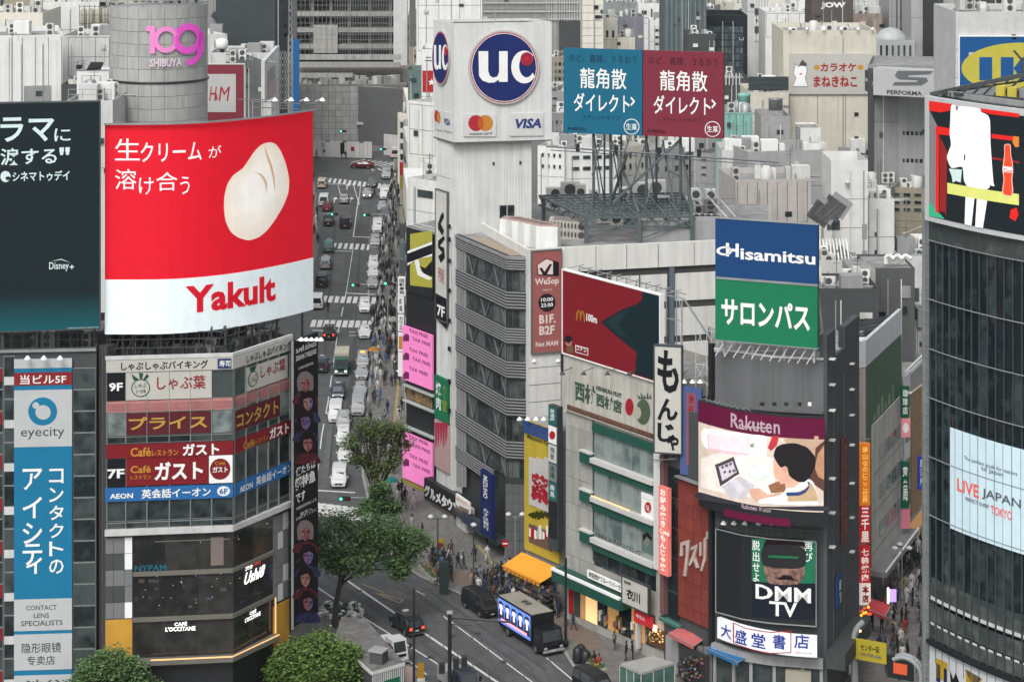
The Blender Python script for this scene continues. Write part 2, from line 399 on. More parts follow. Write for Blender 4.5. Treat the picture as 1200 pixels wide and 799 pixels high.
# ======================= ground, roads, pavements =======================
asph = mat('asphalt', (.078, .084, .087), rough=.85, var=.16, scale=.22, bump=.2, c2=(.063, .067, .069))
pave = mat('pavement_tiles', (.16, .155, .145), rough=.85, var=.14, scale=.6, c2=(.125, .12, .115))
kerbm = mat('kerb_stone', (.26, .26, .25), var=.15, scale=1)
linem = mat('road_paint', (.55, .56, .55), rough=.7, var=.22, scale=2.5)
yel = mat('yellow_road_paint', (.42, .30, .13), var=.3, scale=3)
v = [(-900, -60, 0), (900, -60, 0), (900, D0, 0), (-900, D0, 0), (900, 900, gz(900)), (-900, 900, gz(900)), (900, 2600, gz(900)), (-900, 2600, gz(900))]
g_ = mesh('ground', v, [(0, 1, 2, 3), (3, 2, 4, 5), (5, 4, 6, 7)], asph); tag(g_, None, None, kind='structure')
def slab(name, pts, m, h=.12, kerb=None):
    """paving raised above the carriageway; pts are picture measurements on the ground, split where the street starts to climb"""
    P = [G(*p) for p in pts]; parts = []
    for side in (0, 1):
        q = []
        for a, b in zip(P, P[1:]+P[:1]):
            ia = (a.y <= D0) if side == 0 else (a.y >= D0); ib = (b.y <= D0) if side == 0 else (b.y >= D0)
            if ia: q.append(a)
            if ia != ib: t = (D0-a.y)/(b.y-a.y); q.append(a.lerp(b, t))
        if len(q) > 2: parts.append(q)
    out = []
    for q in parts:
        a = sum(q[i].x*q[(i+1) % len(q)].y-q[(i+1) % len(q)].x*q[i].y for i in range(len(q)))
        if a < 0: q = q[::-1]
        n = len(q); zz = [gz(p.y) for p in q]
        vv = [(p.x, p.y, z+h) for p, z in zip(q, zz)]+[(p.x, p.y, z-.05) for p, z in zip(q, zz)]
        o = mesh(name, vv, [tuple(range(n))]+[(n+i, n+(i+1) % n, (i+1) % n, i) for i in range(n)], m); tag(o, None, None, kind='structure'); out.append(o)
    return out
def strip(name, pts, w, m=linem, h=.006, dash=None, parent=None):
    P = [G(*p) for p in pts]; v = []; f = []
    for a, b in zip(P, P[1:]):
        L = (b-a).length; t = (b-a)/L; n = Vector((-t.y, t.x, 0)).normalized()*w/2
        if dash:
            k = 0
            while k < L: segs = (a+t*k, a+t*min(L, k+dash[0])); i = len(v); v += [segs[0]-n, segs[0]+n, segs[1]+n, segs[1]-n]; f.append((i, i+1, i+2, i+3)); k += sum(dash)
        else: i = len(v); v += [a-n, a+n, b+n, b-n]; f.append((i, i+1, i+2, i+3))
    o = mesh(name, [(p[0], p[1], gz(p[1])+h) for p in v], [x[::-1] for x in f], m); tag(o, None, None, kind='structure'); return o
kerbline = [(462, 186), (458, 212), (451, 253), (446, 300), (443, 338), (437, 395), (430, 470), (424, 520), (424, 560), (436, 610), (460, 655), (490, 676), (545, 700), (600, 725), (652, 751), (662, 768), (677, 792), (690, 830)]
slab('pavement', kerbline+[(1400, 830), (1400, 420), (1150, 300), (520, 186)], pave)
def kerbs(pts, w=.3, h=.15):
    P = [G(*p) for p in pts]
    for a, b in zip(P, P[1:]):
        L = (b-a).length; n = max(1, int(L/6)); t = (b-a)/L; nn = Vector((-t.y, t.x, 0)).normalized()*w
        for i in range(n):
            p, q = a+t*(L*i/n+.01), a+t*(L*(i+1)/n-.01)
            v = [p, q, q+nn, p+nn]; v = [Vector((c.x, c.y, gz(c.y)-.02)) for c in v]+[Vector((c.x, c.y, gz(c.y)+h)) for c in v]
            o = mesh('kerb', v, [(4, 5, 6, 7), (0, 1, 5, 4), (1, 2, 6, 5), (2, 3, 7, 6), (3, 0, 4, 7)], kerbm); tag(o, None, None, kind='structure')
kerbs(kerbline)
slab('left_pavement', [(360, 200), (368, 205), (371, 240), (374, 290), (364, 330), (350, 345), (300, 345), (300, 200)], pave)
slab('traffic_island', [(300, 715), (372, 712), (405, 722), (440, 742), (500, 799), (525, 832), (300, 832)], pave)
slab('left_forecourt', [(-200, 815), (330, 815), (380, 845), (380, 1000), (-200, 1000)], pave)
slab('far_pavement', [(300, 183), (420, 183), (465, 172), (465, 160), (300, 160)], pave, .1)
# darker tactile blocks and paving bands in the pavement
tact = mat('tactile_paving', (.30, .23, .10), var=.2)
for a in ([(560, 640), (600, 690), (690, 735)], [(470, 420), (462, 500), (456, 560)]): strip('tactile_strip', a, .35, tact, h=.128)
pv2 = mat('pavement_brown_tiles', (.155, .12, .095), var=.15, scale=.8)
for a in ([(500, 660), (560, 688)], [(640, 715), (700, 760)]): strip('paving_band', a, 2.2, pv2, h=.125)
# tile joints of the near pavement
v = []; f = []
for i in range(34):
    a = G(470+i*9, 640); b = G(520+i*14, 800)
    for j in range(1): 
        n = Vector((.03, .02, 0)); k = len(v); v += [a-n, a+n, b+n, b-n]; f.append((k+3, k+2, k+1, k))
for i in range(16):
    y = 640+i*10; a = G(455+i*16, y); b = G(800+i*5, y+5); n = Vector((0, .03, 0)); k = len(v); v += [a-n, b-n, b+n, a+n]; f.append((k, k+1, k+2, k+3))
jt = mesh('paving_joints', [(p.x, p.y, .1235) for p in v], f, mat('paving_joint', (.10, .098, .09))); tag(jt, 'thin dark joints between the tiles of the crowded pavement', 'paving joints', kind='stuff')
# lane markings, patches and covers
pt1 = mat('asphalt_patch', (.056, .059, .061), rough=.9, var=.2, scale=.6); pt2 = mat('asphalt_worn', (.092, .095, .095), rough=.9, var=.2, scale=.6)
for i, (a, w_) in enumerate((([(430, 700), (505, 752)], 1.3), ([(520, 700), (560, 730)], 1.1), ([(545, 770), (600, 812)], 1.5), ([(450, 690), (470, 702)], 2.0), ([(400, 700), (440, 728)], .8), ([(395, 300), (392, 330)], 2.4), ([(425, 262), (423, 285)], 2.2), ([(404, 400), (398, 430)], 1.8), ([(416, 232), (414, 262)], 1.2), ([(389, 480), (381, 560)], .7), ([(408, 350), (405, 380)], 2.0), ([(600, 760), (640, 790)], .5))): strip('road_patch', a, w_, pt1 if i % 2 == 0 else pt2, h=.004)
for a in ([(380, 672), (470, 735), (560, 800)], [(470, 684), (600, 772), (650, 812)], [(500, 690), (640, 785)], [(424, 240), (416, 400), (400, 560)], [(393, 260), (380, 420)]): strip('tyre_track', a, .45, pt1, h=.0045)
for (x, y) in ((466, 712), (530, 745), (590, 775), (420, 692), (412, 402), (395, 345), (560, 742), (505, 770)):
    a = G(x, y); o = mesh('manhole_cover', [(a.x+.36*math.cos(k*math.pi/6), a.y+.36*math.sin(k*math.pi/6), gz(a.y)+.011) for k in range(12)], [tuple(range(12))], mat('manhole_iron', (.03, .031, .032), rough=.6)); tag(o, None, None, kind='structure')
strip('lane_line', [(366, 684), (408, 712), (509, 775), (560, 810)], .16)
strip('lane_line', [(404, 678), (495, 740), (583, 799), (610, 818)], .28)
strip('lane_line', [(519, 721), (624, 799), (650, 820)], .15)
strip('lane_line', [(640, 770), (690, 812)], .15)
strip('lane_line', [(484, 690), (498, 697)], .1)
strip('edge_line', [(443, 746), (500, 790)], .15)
strip('yellow_marking', [(446, 695), (473, 703), (468, 706), (440, 694)], .12, yel)
strip('yellow_marking', [(425, 684), (450, 694)], .1, yel)
strip('centre_line', [(420, 232), (414, 278)], .14); strip('centre_line', [(406, 341), (395, 395), (384.5, 470), (377, 510), (371, 560)], .14, dash=(5, 4))
strip('centre_line', [(414, 290), (406, 341)], .1)
strip('lane_line', [(396, 217), (399, 228)], .12); strip('lane_line', [(414, 216), (421, 240)], .14); strip('lane_line', [(423, 214), (420, 240)], .1)
strip('stop_line', [(378, 216), (414, 216)], .35); strip('stop_line', [(415, 277.5), (441, 278.5)], .35); strip('stop_line', [(388, 294), (412, 294.5)], .3)
strip('stop_line', [(405, 343.5), (440, 345)], .4); strip('stop_line', [(366, 387), (398, 388)], .3); strip('stop_line', [(366, 574), (416, 577)], .4)
strip('stop_line', [(409, 389), (417, 389)], .25); strip('stop_line', [(409, 393), (417, 393)], .25)
def zebra(x0, y0, x1, y1, n, w, L):
    for i in range(n):
        t = i/(n-1); a = G(x0+(x1-x0)*t, y0+(y1-y0)*t)
        strip2('crosswalk_stripe', a, w, L)
SM = {}
def strip2(name, a, w, L):
    v = [(a.x-w/2, a.y, gz(a.y)+.009), (a.x+w/2, a.y, gz(a.y)+.009), (a.x+w/2+.1*L*0, a.y+L, gz(a.y+L)+.009), (a.x-w/2, a.y+L, gz(a.y+L)+.009)]
    tag(mesh(name, v, [(0, 1, 2, 3)], linem), None, None, kind='structure')
zebra(374, 213, 455, 222, 15, .5, 4.0); zebra(384, 291, 431, 293, 8, .55, 3.8); zebra(372, 354, 437, 356, 10, .62, 3.6); zebra(366, 383, 433, 384, 10, .68, 3.6); zebra(366, 603, 440, 612, 10, .8, 4.5)
for i in range(7): strip('crosswalk_stripe', [(412+i*6.5, 190.5+i*.6+.3*i), (428+i*6.5-4*(i > 5), 187+i*.7)], .45)
for i in range(3): strip('crosswalk_stripe', [(434+i*9, 197+i*.5), (438+i*9, 200)], .4)
for (x, y) in ((406, 222), (391, 238), (410, 238)):
    a = G(x, y); mesh_ = mesh('road_arrow', [(a.x-.1, a.y, a.z), (a.x+.1, a.y, a.z), (a.x+.1, a.y+3, a.z+.2), (a.x+.5, a.y+3, a.z+.2), (a.x, a.y+5, a.z+.34), (a.x-.5, a.y+3, a.z+.2), (a.x-.1, a.y+3, a.z+.2)], [tuple(range(7))], linem)
    for q in mesh_.data.vertices: q.co.z = gz(q.co.y)+.008
    tag(mesh_, None, None, kind='structure')

# ======================= 1: corner building on the left with restaurant signs =======================
E = Face.px((124, 185.7), (273, 187), (341, 194.2))
ez = lambda y: E.z(124, y)
def EB(p, n, m, x0, x1, y0, y1, out=0, th=.1): return panel(p, n, m, E, E.u(x0), E.u(x1), ez(y1), ez(y0), out, th)
t = thing('corner_building', E.at(E.u(273), 0), 'corner building with banded restaurant and language school signs above dark glass shop floors', 'building')
gpan = mat('grey_cladding', (.155, .16, .165), var=.06); pinkb = mat('salmon_band', (.42, .19, .18), streak=.12)
body(t, dgrey, E, 14, ez(422))
mull = mat('aluminium_mullion', (.26, .28, .275), rough=.5, metal=.3, var=.08)
MX = [125.5, 147.5, 172.3, 198.5, 223.3, 248, 273]; MXR = [273, 286.5, 300, 312.8, 325.2, 338.5]
EB(t, 'pink_band', pinkb, 124.5, 341, 470, 483.3, .01, .12)
for xs in (MX, MXR):
    for a, b in zip(xs, xs[1:]):
        EB(t, 'band_panel', mat('salmon_panel', (.34, .135, .13), streak=.2), a+1.5, b-1.5, 473, 481, .13, .04)
for (y0, y1) in ((436.5, 469.5), (483.5, 511), (512, 520), (537, 570), (587, 611), (612.5, 620)):
    for xs in (MX, MXR):
        for a, b in zip(xs, xs[1:]):
            w = EB(t, 'window', mull, a, b, y0, y1, .004, .06)
            EB(w, 'pane', g_pale if y0 == 483.5 else g_dark, a+.8, b-.8, y0+.8, y1-.8, .068, .02)
for xs in (MX, MXR):
    for a in xs: EB(t, 'mullion', mull, a-.45, a+.45, 436.5, 620, .09, .1)
EB(t, 'ledge', mat('white_ledge', (.5, .5, .49), streak=.15), 123, 341, 620, 626.5, .004, .45)
EB(t, 'cornice', pale, 123.5, 341, 417.5, 421.5, -.1, .3)
# cladding panels at the sides of the glass floors
for i, (x0, x1) in enumerate(((123.6, 133), (133, 146), (146, 155))):
    for j in range(5):
        y0 = 630+j*19; k = R.random()
        EB(t, 'cladding_panel', gpan if k > .2 else (wht if (i == 2) else dgrey), x0+.2, x1-.2, y0+.3, y0+18.6, .006, .06)
EB(t, 'yellow_panel', mat('amber_panel', (.50, .26, .03)), 123.6, 155, 726, 800, .006, .09)
for i, (x0, x1) in enumerate(((319.5, 325), (325, 331), (331, 337.5))):
    for j in range(5):
        y0 = 632+j*21; k = R.random()
        EB(t, 'cladding_panel', gpan if k > .2 else (pale if i else dgrey), x0+.2, x1-.2, y0+.3, y0+20.6, .006, .06)
EB(t, 'yellow_panel', MC['amber_panel'], 319.5, 338, 740, 830, .006, .09)
gshop = glass('shop_glass', c=(.012, .013, .013), c2=(.038, .036, .033), rough=.08, rnd=.3, thr=.52)
for (y0, y1) in ((627.5, 671), (675.5, 724), (730, 771)):
    for a, b in ((155.8, 193), (193.4, 232), (232.4, 273), (273, 296), (296.3, 319)):
        EB(t, 'shop_window', gshop, a, b, y0, y1, .006, .05)
for y0 in (671, 724.5): EB(t, 'floor_band', mat('dark_bronze_band', (.13, .125, .105)), 155.8, 319, y0, y0+4.5, .004, .3)
goldm = flat('warm_light_strip', (.9, .5, .22), emit=.5)
EB(t, 'canopy_edge', mat('dark_bronze_band', (.13, .125, .105)), 155.8, 319, 772.5, 778, .004, .8)
EB(t, 'light_strip', goldm, 177, 319, 771.2, 772.4, .7, .08)
fbox(t, 'light_strip', goldm, E, E.u(318.7), E.u(319.5), ez(771), ez(728), .3, .1)
EB(t, 'shopfront', blackp, 155.8, 319, 780, 822, .004, .1)
for i in range(46):  # small lamps and furniture seen through the glass
    x = R.uniform(158, 315); y = R.choice((634, 636, 678, 684, 690, 700, 711)) + R.uniform(-2, 5)
    if i < 22: EB(t, 'ceiling_lamp', flat('lamp_glow', (1, .8, .55), emit=.9), x, x+.5, y, y+.5, .06, .02)
    else: EB(t, 'interior_shape', R.choice((mat('interior_brown', (.06, .045, .035)), mat('interior_grey', (.07, .075, .078)), mat('interior_violet', (.05, .03, .08)))), x, x+R.uniform(2, 9), y, y+R.uniform(1.5, 5), .057, .004)
EB(t, 'reflection_strip', flat('cool_reflection_strip', (.25, .25, .23)), 181, 270, 636, 636.8, .058, .006)  # pale line laid on the glass, a reflection put in as colour
text(t, 'NYPAM', flat('cyan_print', (.02, .16, .22)), E, 158, 195, 662, 669, .075, .02)
shutter = mat('curtain_beige', (.16, .13, .11)); EB(t, 'curtain', shutter, 247, 262, 634, 667, .058, .01)
# signs hung on it
def esign(label, x0, x1, y0, y1, m, out=.17, th=.03, name='shop_sign'):
    th = min(th, .05)
    tt = thing(name, E.at(E.u((x0+x1)/2), ez(y1), out), label, 'sign'); tt['o'] = out+th+.025
    EB(tt, 'board', m, x0, x1, y0, y1, out, th); return tt
def ET(t, s, m, x0, x1, y0, y1, bold=.012, slant=0, d=0): return textuz(t, s, m, E, E.u(x0), E.u(x1), ez(y1), ez(y0), t['o']+d, bold, False, slant)
def ES(t, n, m, pts, d=0): return shape(t, n, m, E, [(E.u(a), ez(b)) for a, b in pts], t['o']+d, uz=True)
cw = flat('sign_cream', (.62, .61, .56)); brn = flat('dark_brown_print', (.03, .015, .012)); crim = flat('crimson_print', (.32, .02, .03)); grn = flat('green_print', (.02, .09, .06))
s = esign('long cream fascia with brown buffet lettering along the roof edge of the corner building', 124.5, 340.5, 422, 436, cw, .2, .35)
ET(s, 'しゃぶしゃぶバイキング', brn, 142, 244, 424, 434, .02, 0); ET(s, 'しゃぶしゃぶバイキング', brn, 286, 338, 424, 434, .02)
p = EB(s, 'blue_plate', flat('navy_plate', (.03, .06, .16)), 255, 271, 423, 434.5, s['o'], .04); ET(s, '寿司', wht, 257, 270, 425, 432.5, .012, d=.05)
s = esign('cream ninth floor panel with red lettering and a turnip drawing', 148, 248, 437, 469, cw)
ET(s, 'しゃぶ葉', crim, 184, 241, 442, 458, .012)
ES(s, 'turnip', grn, ell(165, 455, 11, 10.5)); ES(s, 'turnip_inner', cw, ell(165, 455, 9.8, 9.4), .01); ES(s, 'leaf', grn, [(163, 445), (154, 438), (157, 446)], .01); ES(s, 'leaf', grn, [(164, 445), (163, 437), (168, 438), (166, 446)], .01); ES(s, 'leaf', grn, [(167, 446), (172, 439), (175, 441), (169, 447)], .01)
ET(s, 'しゃぶ', grn, 158, 172, 449, 455, d=.02); ET(s, '食べ放題', grn, 159, 171, 457, 461, d=.02)
for x in (172.3, 198.5, 223.3): EB(s, 'joint', seam, x-.2, x+.2, 437, 469, s['o']-.02, .01)
s = esign('black plate reading 9F at the left end of the corner building', 125.5, 147, 437, 469, blk); ET(s, '9F', wht, 128, 144, 448, 458, .03)
s = esign('smaller cream panel with turnip drawing on the slanting side of the corner building', 287, 335, 440, 468, cw)
ET(s, 'しゃぶ葉', crim, 303, 332, 443, 458, .012); ES(s, 'turnip', grn, ell(294, 455, 6, 9)); ES(s, 'turnip_inner', cw, ell(294, 455, 5, 8), .01); ES(s, 'leaf', grn, [(291, 446), (290, 440), (298, 440), (296, 446)], .01); ET(s, 'しゃぶ', grn, 290, 298, 450, 460, d=.02)
mar = flat('maroon_board', (.115, .017, .025)); gold = flat('gold_print', (.60, .40, .09))
s = esign('maroon board with gold katakana facing the road, left one of two', 148.5, 247, 484.5, 510, mar); ET(s, 'プライス', gold, 151, 243, 489, 504, .025)
for x in (172.3, 198.5, 223.3): EB(s, 'joint', mull, x-.3, x+.3, 484.5, 510, s['o']-.02, .01)
s = esign('maroon board with gold katakana on the slanting side, right one of two', 273.6, 326, 486, 511, mar); ET(s, 'コンタクト', gold, 275, 324, 490, 507, .025)
rb = flat('signal_red_band', (.24, .012, .022))
s = esign('long red band with gold and white restaurant lettering wrapped round the corner', 124.5, 341, 520.5, 536.5, rb, .2, .3)
orp = flat('orange_print', (.66, .36, .05))
ET(s, 'Café', orp, 153, 177, 524.5, 535, .02); ET(s, 'レストラン', orp, 178, 209, 528, 535, .015); ET(s, 'ガスト', wht, 214, 257, 522, 536, .035)
ET(s, 'Café', orp, 282, 295, 526, 535, .02); ET(s, 'レストラン', orp, 296, 311, 528, 534, .01); ET(s, 'ガスト', wht, 313, 336, 522, 535, .03)
s = esign('red family restaurant board with round badge on the seventh floor', 148, 272.5, 537, 569.5, rb)
EB(s, 'white_field', wht, 245, 272.5, 537, 569.5, s['o']-.02, .02)
ET(s, 'Café', orp, 153, 177, 546, 554.5, .02); ET(s, 'レストラン', orp, 153, 177, 557, 562, .01); ET(s, 'ガスト', wht, 181, 238, 542.5, 564, .035)
ES(s, 'badge', rb, ell(258, 553, 12, 12.5), .02); ET(s, 'ガスト', wht, 249, 267, 550, 557, .03, d=.04); ET(s, 'Café', orp, 252, 264, 544, 548, .01, d=.04)
s = esign('black plate reading 7F below the red band', 125.5, 147.5, 537.5, 569.5, blk); ET(s, '7F', wht, 126, 146, 549, 560, .03)
bl = flat('bright_blue_board', (.03, .19, .45)); bl2 = flat('deep_blue_plate', (.01, .07, .22))
s = esign('long blue language school band round the corner building, lowest of its signs', 123.5, 341.5, 571, 587, bl, .2, .3)
ET(s, 'AEON', wht, 129, 156, 577.5, 583.5, .03); ET(s, '英会話イーオン', wht, 166, 247, 573.5, 584.5, .02)
ES(s, 'floor_badge', wht, ell(262, 579, 7.5, 5.8)); ET(s, '6F', bl, 257, 267, 575.5, 582.5, .03, d=.02)
ET(s, 'AEON', wht, 278, 293, 577, 584, .02); ET(s, '英会話イーオン', wht, 297, 339, 573.5, 584, .015)
lit = flat('lit_white_letters', (.95, .95, .9), emit=1.2)
for lab, a, b, y in (('glowing white cafe lettering on the long glass front', 194, 229, 731), ('glowing white cafe lettering on the slanting glass side', 286, 304, 731)):
    s = thing('lit_sign', E.at(E.u(a), ez(y+10)), lab, 'sign'); s['o'] = .12; ET(s, 'CAFÉ', lit, a+(b-a)*.3, a+(b-a)*.72, y, y+5, .02); ET(s, "L'OCCITANE", lit, a, b, y+6, y+11, .02)
s = thing('lit_sign', E.at(E.u(286), ez(690)), 'glowing white handwritten restaurant name on the slanting glass side', 'sign'); s['o'] = .12
ET(s, 'Ushi8', lit, 284, 307, 683, 697, .02, .15); ET(s, '渋谷', lit, 286, 295, 674, 681, .01)
ET(s, '焼肉', flat('red_neon', (.8, .05, .05), emit=.6), 297, 304, 674, 680, .01)
# rooftop lattice and plant below the red screen
t = thing('rooftop_plant', E.at(E.u(200), ez(421)), 'dark steel frame and plant under the red curved screen on the corner building', 'plant frame')
zr = ez(422)-.65; seg = []
for i in range(15):
    x = 128+i*15; q = E.u(min(x, 338)); zt = ez(389)
    seg.append((E.at(q, zr, -1.2), E.at(q, zt, -1.2), .07)); seg.append((E.at(q, zr, -3.5), E.at(q, zt+1, -3.5), .09))
    seg.append((E.at(q, zr, -1.2), E.at(E.u(min(x+15, 339)), zt, -1.2), .05)); seg.append((E.at(q, zt-.6, -1.2), E.at(q, zt-.6, -3.5), .05))
for zz in (ez(412), ez(402), ez(394)): seg.append((E.at(0, zz, -1.2), E.at(E.u(273), zz, -1.2), .06)); seg.append((E.at(E.u(273), zz, -1.2), E.at(E.L, zz, -1.2), .06))
bars(t, 'lattice', dsteel, seg)
for i in range(16):
    q = E.u(135+i*13); p = E.at(q, zr, -2.4); ac_unit(t, p.x, p.y, zr, R.choice((1.0, 1.5)), .8, R.choice((1.2, 1.7)), 0, R.choice((dgrey, grey, blackp)))
prism(t, 'screen_housing', blackp, [tuple(E.at(q, 0, -4).xy) for q in (0, E.u(272), E.L-1)]+[tuple(E.at(q, 0, -8).xy) for q in (E.L-1, E.u(272), 0)], zr, ez(385))
# ---- tall strip poster at its right edge
K = Face.px((340.6, 192.9), (369.5, 196.6))
t = sign('tall black vertical poster of young faces beside the road, right of the corner building', K, 340.8, 369.3, 399.5, 734, blk, 'poster', 'strip_poster', 0, .3)
def portrait(t, fc, cx, cy, w, h, skin, hair, side):
    g = -1 if side is rdz else 1; S_ = lambda n, m, p, d: SH(t, n, m, fc, smooth(p), d)
    S_('shoulders', side, [(cx-w*.8, cy+h*1.0), (cx-w*.6, cy+h*.62), (cx-w*.2, cy+h*.5), (cx+w*.2, cy+h*.5), (cx+w*.6, cy+h*.6), (cx+w*.8, cy+h*1.0), (cx, cy+h*1.05)], 0)
    S_('hair', hair, [(cx-w*.44, cy+h*.42), (cx-w*.52, cy-h*.15), (cx-w*.3, cy-h*.5), (cx+w*.1, cy-h*.56), (cx+w*.48, cy-h*.3), (cx+w*.46, cy+h*.38), (cx, cy+h*.3)], .01)
    S_('face', skin, [(cx-w*.28, cy-h*.08), (cx-w*.1, cy-h*.16), (cx+w*.14, cy-h*.2), (cx+w*.28, cy-h*.02), (cx+w*.25, cy+h*.2), (cx+w*.13, cy+h*.38), (cx+w*.02, cy+h*.45), (cx-w*.13, cy+h*.38), (cx-w*.26, cy+h*.2)], .02)
    S_('lit_cheek', sk3 if g < 0 else mottled('rim_blue', (.16, .18, .42), (.05, .05, .18)), [(cx+g*w*.02, cy-h*.16), (cx+g*w*.28, cy-h*.1), (cx+g*w*.30, cy+h*.05), (cx+g*w*.27, cy+h*.2), (cx+g*w*.12, cy+h*.4), (cx+g*w*.1, cy+h*.2), (cx+g*w*.13, cy)], .025)
    for sx in (-.16, .16): S_('brow', hr, [(cx+w*(sx-.09), cy-h*.02), (cx+w*(sx+.09), cy-h*.03), (cx+w*(sx+.08), cy+h*.03), (cx+w*(sx-.08), cy+h*.03)], .03)
    S_('mouth', crim, [(cx-w*.09, cy+h*.3), (cx+w*.09, cy+h*.29), (cx+w*.02, cy+h*.33)], .03)
sk1 = mottled('print_skin_pink', (.34, .12, .12), (.14, .03, .05)); sk2 = mottled('print_skin_violet', (.24, .12, .22), (.05, .04, .14)); sk3 = mottled('print_skin', (.42, .22, .17), (.20, .08, .07)); hr = flat('print_dark_hair', (.02, .012, .015)); hr2 = flat('print_light_hair', (.30, .25, .25))
rdz = mottled('print_red_jacket', (.14, .012, .025), (.015, .01, .014)); bluz = mottled('print_blue_jacket', (.03, .035, .12), (.01, .012, .02))
ST(t, '4.17', wht, K, 350, 359, 404, 407); ST(t, 'SUPER EXPRESS', wht, K, 343, 367, 409, 414, .02); ST(t, '2024.04.17 RELEASE', wht, K, 343, 367, 417, 423, .02); ST(t, 'UNIVERSAL', wht, K, 346, 364, 430, 433)
for i, (y, sk, ha, sd_) in enumerate(((448, sk1, hr2, rdz), (470, sk3, hr, bluz), (492, sk2, hr, bluz), (518, sk1, hr, rdz), (622, sk1, hr2, rdz), (650, sk2, hr, bluz), (676, sk3, hr, rdz), (704, sk1, hr, bluz))):
    portrait(t, K, 355+(i % 2)*3-1, y, 19, 24, sk, ha, sd_)
ST(t, '僕たちは', wht, K, 343, 366, 548, 558, .02); ST(t, '超特急', wht, K, 342, 366, 560, 575, .03); ST(t, 'です', wht, K, 343, 354, 578, 590, .02)
ST(t, '今最終目的地による', wht, K, 343, 367, 594, 598); ST(t, '東京へ', wht, K, 348, 362, 600, 604); ST(t, 'お待たせください', wht, K, 343, 367, 606, 610)
for n_, y in (('03', 460), ('04', 486), ('05', 508), ('07', 628), ('11', 655), ('09', 690)): ST(t, n_, flat('grey_print', (.2, .2, .2)), K, 344, 347, y, y+4)
spots(t, K, (344, 350, 356, 362, 367), 401, .8)
fbox(t, 'side_frame', steel, K, -.06, 0, ZP(736, 193), ZP(399, 193), .1, .22)
bars(t, 'bracket', dsteel, [(K.at(1, z, 0), K.at(.2, z, -2.2), .08) for z in (4, 9, 14, 19, 24)])

# ======================= 2: dark glass building at the far left =======================
A = Face.px((-60, 185), (113, 186))
t = thing('dark_office_building', A.at(A.u(60), 0), 'dark glass office block at the left edge carrying a tall blue banner', 'building')
body(t, dgrey, A, 14, A.z(-60, 410))
for i, (a, b) in enumerate(((-40, -12), (-11, 3.5), (4.5, 17), (85.5, 112))):
    for j in range(16):
        y0 = 431+j*25.3-(14 if i == 2 else 0)
        w = fpx(t, 'window', mull, A, a, b, y0, y0+25, .004, .05)
        fpx(w, 'pane', g_dark, A, a+.6, b-.5, y0+(7 if i == 2 and j % 2 == 1 else .8), y0+24.2, .056, .02)
        if i == 2 and j % 2: fpx(t, 'spandrel', pale, A, a+.5, b-.4, y0-1, y0+8.5, .06, .04)
        if i == 0 or i == 1: fpx(t, 'red_panel', flat('red_panel', (.30, .012, .03)), A, a, min(b, 2.5), y0+1, y0+16, .08, .04) if j % 2 == 0 else None
ppx(t, 'cornice', steel, A, -60, 113, 411, 414, 0, .2)
P1 = Face.px((112.8, 186.4), (123.5, 185.9))
fpx(t, 'dark_pier', mat('dark_pier', (.045, .047, .047), streak=.2), P1, 113, 123.3, 405, 830, -1.5, 1.2)
for x in (114.5, 118, 121.5): fpx(t, 'downpipe', mat('downpipe', (.10, .09, .085)), P1, x-.4, x+.4, 405, 830, -.3, .12)
rail(t, [A.at(A.u(-40), A.z(-60, 410), -.4), A.at(A.u(112), A.z(-60, 410), -.4)], 1.2, m=dsteel)
zr = A.z(-60, 410)-.65
for i in range(14):
    q = A.u(-20+i*10); p = A.at(q, zr, -2.6); ac_unit(t, p.x, p.y, zr, R.choice((.9, 1.4)), .8, R.choice((1.3, 1.9)), 0, R.choice((dgrey, blackp, grey)))
cy = flat('azure_board', (.012, .235, .40)); bw = flat('banner_white', (.60, .62, .62))
t = sign('tall blue and white eye clinic banner hanging on the dark office building', A, 17, 84.8, 420, 822, cy, 'banner', 'banner', .1, .15)
o = t['o']
def AR(m, x0, x1, y0, y1, d=-.02): fpx(t, 'colour_field', m, A, x0, x1, y0, y1, t['o']+d, .015)
AR(bw, 17, 84.8, 420, 431); AR(flat('brick_red_field', (.29, .03, .03)), 17, 84.8, 436, 451); AR(bw, 17, 84.8, 456.5, 523)
AR(bw, 17, 84.8, 701, 738); AR(bw, 17, 84.8, 742, 784); AR(bw, 17, 84.8, 790, 822)
ST(t, '当ビル5F', wht, A, 24, 78, 438.5, 449.5, .015)
SH(t, 'ring_logo', cy, A, ell(50.5, 481, 17, 16.5)); SH(t, 'ring_hole', bw, A, ell(51, 482, 9, 8.5), .01); SH(t, 'ring_dot', bw, A, ell(42.5, 474, 4, 4), .012)
ST(t, 'eyecity', flat('dark_grey_print', (.06, .065, .07)), A, 25, 76, 500, 514)
for ch, y in zip('アイシティ', (548, 581, 611, 636, 652)): ST(t, ch, wht, A, 27 if ch != 'ィ' else 31, 50, y, y+(25 if ch != 'ィ' else 19), .012)
for ch, y in zip('コンタクトの', (548, 570, 591, 612, 633, 654)): ST(t, ch, wht, A, 58, 75, y, y+17, .012)
dk = MC['dark_grey_print']
ST(t, 'CONTACT', dk, A, 31, 67, 708, 713.5, .012); ST(t, 'LENS', dk, A, 40, 58, 717, 722.5, .012); ST(t, 'SPECIALISTS', dk, A, 25, 74, 726, 732, .012)
ST(t, '隐形眼镜', dk, A, 26, 72, 752, 764, .008); ST(t, '专卖店', dk, A, 32, 65, 767, 778, .008); ST(t, '渋谷', dk, A, 30, 74, 795, 812, .01)
spots(t, A, (34, 53, 72), 421, .9)
